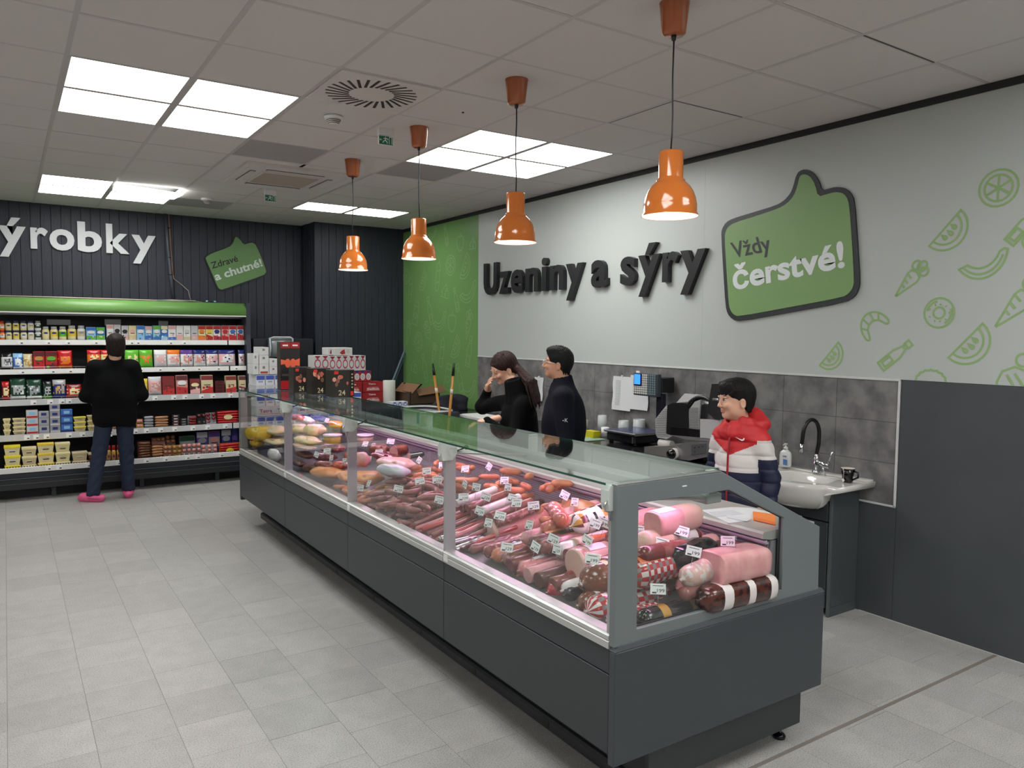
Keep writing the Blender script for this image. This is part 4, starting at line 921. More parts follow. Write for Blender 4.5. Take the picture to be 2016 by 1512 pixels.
MB().lathe((fx, fy, BZ + .01), [(.026, 0), (.024, .006), (.021, .012), (.021, .085), (.018, .10), (.012, .115), (.010, .14)], 20).build('body', M_chr, t)
MB().cyl((fx, fy - .06, BZ + .0), (fx, fy - .052, BZ + .065), .009, n=10).build('side_stub', M_chr, t)
MB().cyl((fx - .005, fy - .01, BZ + .075), (fx - .02, fy - .115, BZ + .07), .017, .020, n=14).build('valve', M_chr, t)
MB().tube([(fx - .02, fy - .10, BZ + .075), (fx - .02, fy - .115, BZ + .13), (fx - .02, fy - .13, BZ + .165)], .007, 8, rs=[.006, .005, .0065]).build('lever', M_chr, t)
pts = [(fx, fy, BZ + .13), (fx + .004, fy - .012, BZ + .20)]
for k in range(11): a = PI * k / 10; pts.append((fx - .062 + .070 * math.cos(a), fy - .01 + .02 * k / 10, BZ + .275 + .085 * math.sin(a)))
pts += [(fx - .134, fy + .012, BZ + .24), (fx - .136, fy + .014, BZ + .205)]
MB().tube(pts, .0125, 12).build('hose', C(14, 14, 16, .35), t); MB().cyl(pts[-1], (fx - .138, fy + .016, BZ + .150), .012, .010, n=12).build('spout', M_chr, t)
t = thing('soap_bottle', 'white hand soap pump bottle at the left of the basin', 'bottle', (4.40, 3.27, BZ + .012))
sx, sy = 4.40, 3.265; MB().lathe((sx, sy, BZ + .012), [(0, 0), (.036, 0), (.041, .01), (.041, .08), (.036, .10), (.020, .113), (.014, .118)], 24, sy=1.05, sx=.75).build('bottle', C(226, 228, 228, .25), t)
MB().lathe((sx, sy, BZ + .128), [(.015, 0), (.015, .018), (.006, .02), (.006, .035), (.012, .036), (.012, .043), (0, .044)], 14).build('pump', C(222, 224, 222, .3), t); MB().cyl((sx, sy, BZ + .168), (sx - .035, sy - .006, BZ + .163), .005, n=8).build('nozzle', C(222, 224, 222, .3), t)
lab = MB(); lab.prism([(sy - .006, BZ + .03), (sy - .036, BZ + .028), (sy - .034, BZ + .065), (sy - .006, BZ + .068)], sx - .0335, sx - .028, 'x'); text_into(lab, 'LUN', (sx - .0345, sy - .004, BZ + .082), (0, -.028, 0), (0, 0, .011), (-1, 0, 0), 1, bold=.03); fx_ = lab.build('label', [C(90, 130, 190, .4), C(40, 44, 70, .5)], t)
t = thing('coffee_mug', 'black mug with a hanging tea bag tag on the right edge of the basin', 'mug', (4.33, 2.735, BZ))
mx_, my = 4.31, 2.745; MB().lathe((mx_, my, BZ + .001), [(0, 0), (.026, 0), (.029, .004), (.033, .04), (.042, .088), (.039, .088), (.031, .05), (.028, .05), (0, .05)], 26, ms=[0, 0, 0, 0, 1, 1, 2, 2]).build('cup', [C(14, 14, 15, .15), C(210, 200, 190, .3), C(120, 80, 60, .3)], t)
MB().tube([(mx_ - .0, my - .040, BZ + .076), (mx_, my - .068, BZ + .070), (mx_, my - .070, BZ + .042), (mx_, my - .032, BZ + .020)], .006, 8).build('handle', C(14, 14, 15, .15), t)
MB().tube([(mx_ - .040, my + .004, BZ + .088), (mx_ - .0365, my + .004, BZ + .03)], .001, 4).build('tea_string', M_white, t); m = MB(); m.prism([(my + .004, BZ + .03), (my - .006, BZ + .018), (my + .004, BZ + .004), (my + .014, BZ + .018)], mx_ - .040, mx_ - .039, 'x'); m.build('tea_tag', M_white, t)
t = thing('steel_wire_loop', 'thin grey wire loop beside the boy on the basin rim', 'wire', (4.2, 3.3, BZ)); MB().tube([(4.12, 3.36, BZ + .06), (4.13, 3.30, BZ + .055), (4.14, 3.235, BZ + .03), (4.14, 3.21, BZ + .008), (4.14, 3.25, BZ + .006), (4.13, 3.33, BZ + .018)], .004, 6).build('wire', C(130, 134, 134, .3), t)
# ================================================================ FAR CORNER ITEMS
# poles
def stick(p, q, r, M, par, name): return MB().cyl(p, q, r, n=10).build(name, M, par)
for (ax_, ay, bx_, by, nm_) in ((865, 813, 852, 716, 'left one leaning left'), (885, 816, 894, 715, 'right one leaning right')):
    xx = 3.74; a = P(ax_, ay, x=xx); b = P(bx_, by, x=xx); d = (a - b).normalized(); foot = a + d * ((a.z - .02) / -d.z)
    foot = a + d * ((a.z - .22) / abs(d.z)); t = thing('mop_handle', 'orange-brown mop handle with black tip standing before the green wall, ' + nm_, 'mop', (foot.x, foot.y, .21), 'orange mop handles')
    c_ = b + (a - b) * .24; MB().cyl(foot, c_, .0135, n=10).build('pole', C(178, 122, 48, .4), t); MB().cyl(c_, b, .016, .009, n=10).build('tip', M_black, t)
    e = b + (a - b) * .50; MB().cyl(e, e + d * .05, .0155, n=10).build('band', C(220, 210, 190, .4), t)
    MB().bbox(foot.x - .03, foot.x + .03, foot.y - .05, foot.y + .05, .205, .24, .006).build('mop_head', C(190, 190, 186, .9), t)
t = thing('cleaning_trolley', 'white-rimmed cleaning bucket trolley with black grip under the mop handles', 'trolley', (3.72, 7.28, 0))
m = MB(); n = 28
def trr(sx_, sy_, z): return [(3.70 + sx_ * abs(math.cos(a)) ** .6 * (1 if math.cos(a) > 0 else -1), 7.22 + sy_ * abs(math.sin(a)) ** .6 * (1 if math.sin(a) > 0 else -1), z) for a in [2 * PI * k / n for k in range(n)]]
def loft(rs, M, name, par, cap=True):
    m = MB(); n = len(rs[0]); vs = [p for r in rs for p in r]; fs = [(r * n + i, r * n + (i + 1) % n, (r + 1) * n + (i + 1) % n, (r + 1) * n + i) for r in range(len(rs) - 1) for i in range(n)]
    m.add(vs, fs, 0, True)
    if cap: o = 0; m.f.append(tuple(range(n))[::-1]); m.m.append(0); m.sm.append(False)
    return m.build(name, M, par)
loft([trr(.17, .26, .12), trr(.20, .31, .92), trr(.19, .30, .92), trr(.16, .25, .2)], C(196, 200, 206, .4), 'bucket', t)
m = MB(); q = trr(.205, .315, .932); m.tube(q + [q[0], q[1]], .013, 8); m.build('rim', C(206, 210, 204, .35), t); q = trr(.185, .295, .922); m = MB(); m.tube(q + [q[0], q[1]], .010, 6); m.build('rim_seal', M_black, t)
MB().bbox(3.62, 3.9, 6.84, 6.94, .72, .93, .02, seg=2).build('grip', C(34, 38, 42, .45), t); MB().bbox(3.50, 3.515, 7.00, 7.05, .60, .93, .003).build('strap', C(70, 130, 180, .5), t)
for sx_ in (-.13, .13):
    for sy_ in (-.2, .2): MB().cyl((3.70 + sx_ - .012, 7.22 + sy_, .04), (3.70 + sx_ + .012, 7.22 + sy_, .04), .04, n=14).build('castor', M_black, t); MB().cyl((3.70 + sx_, 7.22 + sy_, .06), (3.70 + sx_, 7.22 + sy_, .13), .012, n=8).build('castor_stem', M_steel, t)
a = P(799, 684, y=9.40); b = P(773, 750, y=9.36); d = (b - a).normalized(); foot = a + d * (a.z / -d.z); t = thing('cleaning_pole', 'long blue-grey pole leaning in the corner beside the green wall', 'pole', (foot.x, foot.y, 0))
stick(foot, a, .013, C(110, 130, 142, .3), t, 'pole'); stick(foot + Vector((.03, -.02, 0)), a + Vector((.012, -.02, -.03)), .006, C(60, 80, 96, .3), t, 'inner_rod')
# table carrying stock
t = thing('stock_table', 'low dark steel table behind the counter end carrying stock cartons', 'table', (3.55, 8.3, 0))
MB().bbox(2.68, 4.40, 7.78, 8.98, .86, .90, .004).build('table_top', C(60, 66, 70, .35), t)
for x in (2.72, 4.36):
    for y in (7.82, 8.94): MB().bbox(x - .025, x + .025, y - .025, y + .025, 0, .86, .003).build('leg', M_steelL, t)
t = thing('paper_towel_roll', 'big white paper towel roll standing beside the red cartons', 'paper roll', (3.80, 8.38, .90)); MB().lathe((3.80, 8.38, .90), [(.02, 0), (.072, 0), (.073, .004), (.073, .268), (.070, .272), (.022, .272), (.02, .24)], 28).build('roll', mat('tissue', (216, 216, 208), .85, bump=(80, .3)), t)
MB().lathe((3.80, 8.38, .90), [(.022, 0), (.022, .2725), (.018, .2725), (.018, 0)], 16).build('core', C(150, 128, 100), t)
# cardboard box and dark garment
t = thing('cardboard_box', 'open brown cardboard box with folded flaps before the green wall', 'box', (4.15, 8.28, .90)); bx0, bx1, by0, by1 = 3.93, 4.32, 8.08, 8.5
for args in ((bx0, bx0 + .006, by0, by1, .90, 1.05), (bx1 - .006, bx1, by0, by1, .90, 1.05), (bx0, bx1, by0, by0 + .006, .90, 1.05), (bx0, bx1, by1 - .006, by1, .90, 1.05), (bx0, bx1, by0, by1, .90, .906)): MB().box(*args).build('side', C(74, 56, 42, .8), t)
m = MB(); m.obox((3.98, 8.26, 1.085), ((.6, .1, .55), (-.1, 1, 0), (-.55, 0, .6)), (.075, .2, .003)); m.build('flap', C(128, 92, 66, .8), t); m = MB(); m.obox((4.2, 8.08, 1.06), ((1, 0, .1), (0, .6, .5), (0, -.5, .6)), (.18, .06, .003)); m.build('flap', C(120, 88, 64, .8), t)
m = MB(); m.obox((4.12, 8.46, 1.085), ((1, 0, -.1), (0, .8, -.4), (0, .4, .8)), (.12, .09, .003)); m.build('flap', C(40, 44, 48, .6), t)
# garment as a soft heap
t = thing('folded_jacket', 'dark navy quilted jacket heaped beside the cardboard box', 'jacket', (4.2, 7.58, WZ)); bm = bmesh.new(); bmesh.ops.create_icosphere(bm, subdivisions=4, radius=1)
for v in bm.verts:
    x, y, z = v.co; k = 1 + .12 * math.sin(5 * x + 3 * y) + .10 * math.sin(7 * y - 4 * z) + .06 * math.sin(11 * z + 6 * x)
    v.co = Vector((4.18 + x * .19 * k, 7.58 + y * .15 * k, WZ + .04 + max(-.04, (z * .13 + .045 * math.exp(-((y + .55) / .25) ** 2) * (z > 0)) * k)))
m = MB(); m.bm(bm, 0, True); m.build('cloth', mat('navy_cloth', (22, 24, 36), .7, bump=(14, .6)), t); MB().lathe((4.0, 7.56, WZ + .10), [(0, 0), (.008, 0), (.006, .003)], 10, ax=(-1, 0, 0)).build('button', M_steel, t)
t = thing('garment_shelf', 'low dark crate under the heaped jacket at the worktop end', 'crate', (4.2, 7.60, 0)); MB().bbox(3.95, 4.485, 7.43, 7.745, 0, WZ - .001, .006).build('body', C(30, 32, 34, .5), t)
# green worktop continuation
# ================================================================ FRIDGE GOODS
random.seed(11)
COLS = dict(red=(186, 30, 34), dred=(120, 24, 26), orange=(226, 120, 40), yellow=(226, 196, 60), lemon=(232, 216, 40), cream=(226, 214, 160), white=(226, 226, 224), blue=(52, 110, 190), lblue=(140, 190, 226),
            navy=(34, 44, 110), green=(96, 178, 50), dgreen=(22, 62, 44), black=(22, 22, 24), grey=(150, 152, 160), lgrey=(196, 196, 200), pink=(222, 170, 168), purple=(92, 60, 140), brown=(104, 62, 40), tan=(170, 118, 78), maroon=(86, 26, 28), gold=(190, 150, 70), ham=(208, 140, 130), beige=(206, 190, 150), silver=(168, 170, 172))
def K(n, r=.38): return C(*COLS[n], r)
ROW = ['top', 'second', 'third', 'fourth', 'bottom']
def disc(m, x, y, z, rx, rz, mi, n=12, e=.0012):
    m.add([(x + rx * math.cos(2 * PI * k / n), y, z + rz * math.sin(2 * PI * k / n)) for k in range(n)], [tuple(range(n))[::-1]], mi)
def carton(x0, x1, y, z0, z1, c, dep=.07, tilt=0):
    """front at plane y; c = list of colours: body, top band, oval, lower block"""
    m = MB(); w = x1 - x0; h = z1 - z0; t = tilt
    m.bbox(x0 + .001, x1 - .001, y, y + dep, z0, z1, .002)
    e = .0008; o = y - e
    if c[1]: m.box(x0 + .003, x1 - .003, o, y, z0 + h * .74, z1 - .004, 1)
    if c[3]: m.add([(x0 + .003, o, z0 + .003), (x1 - .003, o, z0 + .003), (x1 - .003, o, z0 + h * random.uniform(.22, .4)), (x0 + .003, o, z0 + h * random.uniform(.15, .5))], [(0, 1, 2, 3)], 3)
    if c[2]: disc(m, (x0 + x1) / 2, o - e, z0 + h * .6, w * .38, h * .13, 2)
    m.box(x0 + w * .22, x0 + w * .78, o - e, o, z0 + h * .45, z0 + h * .49, 4)
    for k in range(5): disc(m, x0 + w * random.uniform(.18, .82), o - .0008 - e * .1 * k, z0 + h * random.uniform(.1, .42), w * random.uniform(.05, .13), h * random.uniform(.03, .08), random.choice([1, 2, 3]), 7)
    if t:
        for i, (x, yy, z) in enumerate(m.v): m.v[i] = (x, yy + (z - z0) * t, z)
    return m, [K(c[0])] + [K(v or c[0]) for v in c[1:4]] + [K('black')]
def pouch(x0, x1, y, z0, z1, c, tilt=.22):
    m = MB(); w = x1 - x0; h = z1 - z0; nx, nz = 9, 12; vs = []
    for j in range(nz + 1):
        for i in range(nx + 1):
            u, v = i / nx, j / nz; b = (math.sin(PI * u) * math.sin(PI * min(1, v * 1.02))) ** .5 * .028 + random.uniform(-.0015, .0015); vs.append((x0 + w * u, y + v * h * tilt - b + .02, z0 + h * v))
    n = len(vs); vs += [(x, yy + .012, z) for x, yy, z in vs]; fs = []; mi = []
    for j in range(nz):
        for i in range(nx):
            a = j * (nx + 1) + i; fs.append((a, a + 1, a + nx + 2, a + nx + 1)); v = j / nz; u = i / nx
            mi.append(1 if v > .72 else (2 if random.random() < .65 else random.choice([0, 1, 3])) if (.12 < u < .85 and .2 < v < .62) else 3 if v < .14 else (0 if random.random() < .88 else 2))
            fs.append((n + a + nx + 1, n + a + nx + 2, n + a + 1, n + a)); mi.append(0)
    for i in range(nx): fs += [(i, n + i, n + i + 1, i + 1), (nz * (nx + 1) + i + 1, n + nz * (nx + 1) + i + 1, n + nz * (nx + 1) + i, nz * (nx + 1) + i)]; mi += [0, 1]
    for j in range(nz): a, b = j * (nx + 1), (j + 1) * (nx + 1); fs += [(a, b, n + b, n + a), (a + nx, n + a + nx, n + b + nx, b + nx)]; mi += [0, 0]
    m.v = vs; m.f = fs; m.m = mi; m.sm = [True] * len(fs); return m, [K(c[0], .22)] + [K(v or c[0], .22) for v in c[1:4]]
def jar(x0, x1, y, z0, z1, c):
    r = (x1 - x0) / 2 - .001; h = z1 - z0; cx = (x0 + x1) / 2; cy = y + r * .85; m = MB()
    m.lathe((cx, cy, z0), [(r * .9, 0), (r, .006), (r, h * .25), (r, h * .62), (r * .96, h * .72), (r * .72, h * .80)], 18, ms=[0, 0, 1, 0, 0, 0], sy=.85)
    m.lathe((cx, cy, z0 + h * .80), [(r * .76, 0), (r * .76, h * .18), (r * .72, h * .2)], 18, m=2, sy=.85)
    disc(m, cx, cy - r * .85 - .0012, z0 + h * .52, r * .62, h * .07, 3)
    return m, [K(c[0], .2), K(c[1]), K(c[2]), K(c[3])]
def tub(x0, x1, y, z0, z1, c, dep=.10):
    m = MB(); h = z1 - z0; q = .010; lz = z1 - h * .26
    vs = [(x0 + q * 1.3, y + q, z0), (x1 - q * 1.3, y + q, z0), (x1 - q * 1.3, y + dep, z0), (x0 + q * 1.3, y + dep, z0), (x0 + .003, y + .003, lz), (x1 - .003, y + .003, lz), (x1 - .003, y + dep, lz), (x0 + .003, y + dep, lz)]
    m.add(vs, [(0, 3, 2, 1), (4, 5, 6, 7), (0, 1, 5, 4), (1, 2, 6, 5), (2, 3, 7, 6), (3, 0, 4, 7)], 0); m.bbox(x0, x1, y - .001, y + dep, lz, z1 - .001, .003, 1)
    w = x1 - x0; cx = (x0 + x1) / 2; zc = (z0 + lz) / 2
    m.add([(cx + w * .27 * math.cos(a), y + .0035 + .003 * (1 - math.sin(a)), zc + h * .2 * math.sin(a)) for a in [2 * PI * k / 12 for k in range(12)]], [tuple(range(12))[::-1]], 2)
    m.box(cx - w * .18, cx + w * .18, y + .001, y + .0025, zc - h * .03, zc + h * .06, 3)
    return m, [K(c[0]), K(c[1], .3), K(c[2]), K(c[3])]
def brick(x0, x1, y, z0, z1, c, dep=.12):
    m = MB(); m.bbox(x0 + .001, x1 - .001, y, y + dep, z0, z1 - .0008, .002); w = x1 - x0; h = z1 - z0
    m.box(x0 + .004, x1 - .004, y - .0008, y, z0 + .003, z0 + h * .28, 1); m.box(x0 + w * .25, x0 + w * .75, y - .001, y, z0 + h * .42, z0 + h * .8, 2)
    return m, [K(c[0]), K(c[1]), K(c[2])]
def links(x0, x1, y, z0, z1, c, horiz=True, ov=None):
    m = MB(); w = x1 - x0; h = z1 - z0; n = max(2, round(h / .03)); r = h / n / 2
    for k in range(n):
        z = z0 + r + k * 2 * r * .98
        for dd in (0, 1): m.tube([(x0 + r * .4 + w * t_, y + r + dd * 1.9 * r + .004 * math.sin(3 * t_ + k), z + .002 * math.sin(5 * t_ + k)) for t_ in (0, .08, .3, .6, .88, .96)] if horiz else [(x0 + w * (.1 + .25 * dd) + w * .3, y + r * (1 + dd * 1.2), z - .001), (x0 + w * .5, y + r * 1.3, z)], r, 8, rs=[r * .3, r * .85, r, r, r * .85, r * .3] if horiz else [r, r * .5])
    if ov: disc(m, (x0 + x1) / 2, y - .003, (z0 + z1) / 2, w * .2, h * .2, 1, 14)
    m.add([(x0 - .004, y + .03, z0), (x1 + .004, y + .03, z0), (x1 + .004, y + .035, z1 + .004), (x0 - .004, y + .035, z1 + .004)], [(0, 1, 2, 3), (3, 2, 1, 0)], 2)
    return m, [K(c[0], .25), K(ov or 'white'), K(c[1], .2)]
def balls(x0, x1, y, z0, z1, c):
    m = MB(); w = x1 - x0; h = z1 - z0; r = .021; nx = max(2, int(w / (2 * r))); nz = max(1, int(h / (2 * r)))
    for i in range(nx):
        for j in range(nz): m.ball((x0 + r + (w - 2 * r) * i / max(1, nx - 1), y + r + random.uniform(0, .006), z0 + r + (h - 2 * r) * j / max(1, nz - 1)), r * 1.05, 8, sc=(1.1, 1, .95))
    m.add([(x0 - .003, y - .001, z0), (x0 - .003, y + .05, z1), (x1 + .003, y + .05, z1), (x1 + .003, y - .001, z0)], [(0, 1, 2, 3), (3, 2, 1, 0)], 1)
    return m, [K(c[0], .22), K(c[1], .2)]
MK = dict(carton=carton, pouch=pouch, jar=jar, tub=tub, brick=brick, links=links, balls=balls)
def goods(si, lst, dy=0, zoff=0):
    yf = (SH[si][0] + .022 if si < 4 else 9.175) + dy; zb = (SH[si][1] if si < 4 else .262) + zoff + .0005; prev = None; last = -9
    for e in lst:
        desc, kind, p0, p1, pt, cols = e[:6]; lv = e[6] if len(e) > 6 else 1; kw = e[7] if len(e) > 7 else {}
        x0 = P(p0, 700, y=yf).x; x1 = P(p1, 700, y=yf).x; x0 = max(x0, last + .0015); x1 = min(x1, FX1 - .034); last = x1
        if si == 4: zt = P((p0 + p1) / 2, pt, y=yf).z
        else: zt = P((p0 + p1) / 2, pt, y=yf).z
        zt = max(zt, zb + .03); base = zb
        if si == 4: base = .262 + .0005
        hh = (zt - base) / lv
        for k in range(lv):
            m, ms = MK[kind](x0, x1, yf, base + k * hh, base + (k + 1) * hh, cols, **kw)
            lb = desc + ' on the %s fridge shelf' % ROW[si]
            if prev: lb += ', right of the ' + prev
            else: lb += ', at its left end'
            if lv > 1: lb = ['bottom', 'middle', 'top'][0 if k == 0 else 2 if k == lv - 1 else 1] + ' ' + lb + ('' if lv < 4 or k in (0, lv - 1) else '')
            if lv > 3 and 0 < k < lv - 1: lb = ('lower ' if k == 1 else 'upper ') + lb
            wds = lb.split(); lb = ' '.join(wds[:16])
            nm = {'carton': 'food_carton', 'pouch': 'food_pouch', 'jar': 'sauce_jar', 'tub': 'spread_tub', 'brick': 'butter_pack', 'links': 'sausage_pack', 'balls': 'sausage_pack'}[kind]
            m.build(nm, ms, None, None, lb, nm.replace('_', ' '), '%s fridge shelf %s' % (ROW[si], nm.replace('_', ' ') + 's'))
        prev = desc
goods(0, [('orange sauce jars', 'jar', 1, 11, 632, ('orange', 'white', 'red', 'orange'), 2), ('small mayonnaise jar', 'jar', 12, 25, 632, ('cream', 'cream', 'navy', 'navy'), 2), ('small cream jar', 'jar', 26.5, 40, 632, ('cream', 'yellow', 'navy', 'navy'), 2),
    ('pale dressing jar', 'jar', 41.5, 55, 632, ('cream', 'white', 'navy', 'navy'), 2), ('white dressing jar', 'jar', 56, 69, 632, ('white', 'cream', 'navy', 'grey'), 2), ('green labelled jar', 'jar', 70, 83, 632, ('white', 'dgreen', 'grey', 'white'), 2),
    ('cream sauce jar', 'jar', 84, 99, 643, ('cream', 'cream', 'lgrey', 'navy')), ('yellow label jar', 'jar', 100, 116, 643, ('cream', 'yellow', 'lgrey', 'navy')), ('tartare sauce jar', 'jar', 117, 133, 643, ('cream', 'green', 'lgrey', 'navy')),
    ('large mayonnaise jar', 'jar', 134, 152, 641, ('cream', 'yellow', 'lgrey', 'navy')), ('white yogurt jar', 'jar', 153, 170, 641, ('white', 'beige', 'lgrey', 'grey')), ('blue drink carton', 'carton', 171, 190, 644, ('lblue', 'blue', 'white', 'green')),
    ('blue green carton', 'carton', 190.5, 208, 644, ('blue', 'green', 'white', 'green')), ('pink white carton', 'carton', 211, 225, 639, ('white', 'pink', None, 'pink')), ('pale script carton', 'carton', 225, 239, 639, ('lgrey', None, 'black', 'grey')),
    ('grey script carton', 'carton', 240, 254, 641, ('lgrey', None, 'black', 'pink')), ('cream script carton', 'carton', 254.5, 269.5, 641, ('cream', None, 'pink', 'beige')), ('light blue carton', 'carton', 270, 286, 641, ('lblue', 'blue', 'white', 'lblue')),
    ('red blue carton', 'carton', 286.5, 301, 642, ('lblue', 'pink', 'white', 'blue')), ('green blue carton', 'carton', 302, 317, 641, ('lblue', 'green', 'white', 'blue')), ('yellow blue carton', 'carton', 317.5, 331.5, 641, ('blue', 'cream', 'white', 'lblue')),
    ('pink blue carton', 'carton', 332, 347.5, 641, ('white', 'pink', None, 'blue')), ('plain white carton', 'carton', 348, 361.5, 641, ('white', None, None, 'pink')), ('beige white carton', 'carton', 362, 376, 641, ('white', None, 'lgrey', 'beige')),
    ('white grey carton', 'carton', 376.7, 390.5, 641, ('lgrey', None, None, 'pink')), ('orange red carton', 'carton', 391, 405.5, 641, ('cream', 'red', 'orange', 'orange')), ('red yellow carton', 'carton', 406, 420.3, 641, ('cream', 'red', 'yellow', 'red')),
    ('red navy carton', 'carton', 420.6, 435, 641, ('white', 'red', 'navy', 'red')), ('bright red carton', 'carton', 437, 451.4, 641, ('pink', 'red', 'red', 'red')), ('red blue oval carton', 'carton', 451.6, 466, 641, ('white', 'red', 'blue', 'red')), ('last red carton', 'carton', 467.6, 482.5, 641, ('white', 'red', 'blue', 'red'))])
goods(1, [('black snack pouch', 'pouch', 2, 24, 695, ('white', 'black', 'grey', 'black')), ('blue snack pouch', 'pouch', 25, 44.5, 696, ('blue', 'lblue', 'white', 'lgrey')), ('cream cheese pouch', 'pouch', 45, 64, 697, ('cream', 'beige', 'gold', 'lgrey')),
    ('dark red box', 'carton', 65, 88, 692, ('red', 'maroon', 'gold', 'red')), ('brown red box', 'carton', 89, 112.5, 692, ('red', 'maroon', 'green', 'dred')), ('orange cheese pouch', 'pouch', 113, 142, 690, ('red', 'red', 'orange', 'orange'), 1, dict(tilt=.12)),
    ('red cheese pouch', 'pouch', 172, 198, 689, ('orange', 'red', 'cream', 'orange'), 1, dict(tilt=.12)), ('hidden red pouch', 'pouch', 199, 218, 689, ('cream', 'red', 'orange', 'orange'), 1, dict(tilt=.12)),
    ('lime green pouch', 'pouch', 246, 274, 689, ('green', 'green', 'cream', 'green'), 1, dict(tilt=.12)), ('bright green pouch', 'pouch', 275, 301, 689, ('green', 'green', 'orange', 'green'), 1, dict(tilt=.12)), ('white ham pouch', 'pouch', 304, 329, 689, ('lgrey', 'white', 'pink', 'lgrey'), 1, dict(tilt=.12)),
    ('orange banded ham pouch', 'pouch', 330, 355, 689, ('white', 'orange', 'pink', 'lgrey'), 1, dict(tilt=.12)), ('purple banded pouch', 'pouch', 356.5, 380.5, 689, ('white', 'purple', 'ham', 'lgrey'), 1, dict(tilt=.12)), ('navy banded pouch', 'pouch', 382, 405.5, 689, ('lgrey', 'navy', 'ham', 'white'), 1, dict(tilt=.12)),
    ('dark navy ham pouch', 'pouch', 407, 430, 689, ('white', 'navy', 'pink', 'lgrey'), 1, dict(tilt=.12)), ('wide navy ham pouch', 'pouch', 431.5, 464, 689, ('pink', 'navy', 'white', 'lgrey'), 1, dict(tilt=.12)), ('last navy pouch', 'pouch', 471, 484, 689, ('white', 'navy', 'ham', 'lgrey'), 1, dict(tilt=.12))])
goods(2, [('red coffee pouch', 'pouch', 1, 16, 752, ('dred', 'red', 'cream', 'red')), ('dark green pouch', 'pouch', 17, 48, 745, ('dgreen', 'dgreen', 'silver', 'white')), ('deep green pouch', 'pouch', 50, 80, 747, ('dgreen', 'dgreen', 'grey', 'white')), ('small green pouch', 'pouch', 82.5, 100, 750, ('dgreen', 'black', 'silver', 'green')),
    ('blue metallic pouch', 'pouch', 102, 128, 748, ('navy', 'silver', 'gold', 'navy')), ('coral red pouch', 'pouch', 129, 159, 757, ('red', 'dred', 'cream', 'red')), ('yellow cheese pouch', 'pouch', 271, 290, 746, ('yellow', 'yellow', 'cream', 'yellow'), 1, dict(tilt=.12)),
    ('grey pink ham pouch', 'pouch', 291.5, 317.5, 742, ('pink', 'lgrey', 'ham', 'lgrey'), 1, dict(tilt=.12)), ('red salami tray', 'carton', 318.5, 343, 741, ('dred', 'dred', None, 'red'), 1, dict(tilt=.1)), ('red glossy salami tray', 'carton', 346, 369, 739, ('ham', 'maroon', 'white', 'red'), 1, dict(tilt=.1)),
    ('low red salami tray', 'carton', 373, 393.5, 746, ('maroon', 'dred', 'cream', 'pink'), 1, dict(tilt=.1)), ('tall red salami tray', 'carton', 395.5, 419, 739, ('beige', 'dred', None, 'red'), 1, dict(tilt=.1)), ('dark stacked salami pack', 'brick', 423, 441, 750, ('maroon', 'dred', 'black'), 4),
    ('pale red salami tray', 'carton', 444, 465, 740, ('beige', 'dred', None, 'red'), 1, dict(tilt=.1)), ('last red salami tray', 'carton', 470, 484, 740, ('beige', 'maroon', None, 'dred'), 1, dict(tilt=.1))])
goods(3, [('cream flat tub', 'tub', 1, 16.5, 825, ('cream', 'cream', 'beige', 'gold'), 3), ('beige flat tub', 'tub', 20, 46, 824, ('beige', 'cream', 'lgrey', 'maroon'), 4), ('grey spread tub', 'brick', 47.5, 71, 808, ('lgrey', 'red', 'lblue'), 3), ('silver blue butter pack', 'brick', 72, 93, 810, ('silver', 'grey', 'navy'), 3),
    ('grey butter pack', 'brick', 94, 115, 796, ('grey', 'lgrey', 'navy'), 4), ('blue margarine pack', 'brick', 116, 139.5, 806, ('blue', 'navy', 'lblue'), 3), ('yellow lidded tub', 'tub', 141, 166, 821, ('cream', 'lemon', 'beige', 'gold'), 3), ('cream lidded tub', 'tub', 168, 186, 818, ('cream', 'beige', 'yellow', 'gold'), 3),
    ('small brown sausage pack', 'balls', 218, 235, 836, ('tan', 'brown')), ('tan sausage pack', 'balls', 266, 279, 826, ('ham', 'gold')), ('grey sausage pack', 'links', 280, 299, 819, ('grey', 'black')), ('brown sausage pack', 'links', 301, 329, 819, ('tan', 'black')),
    ('black salami pack', 'brick', 336, 351, 817, ('black', 'dred', 'lgrey'), 4), ('black silver pack', 'brick', 352, 367, 824, ('black', 'black', 'grey'), 3), ('dark red sausage pack', 'links', 369, 384, 820, ('dred', 'silver')), ('dark dried meat pack', 'balls', 387, 404, 815, ('maroon', 'black')),
    ('maroon dried meat pack', 'balls', 405, 423, 813, ('dred', 'grey')), ('orange red sausage pack', 'links', 425, 469, 809, ('red', 'dred'), 1, dict(ov='cream'))])
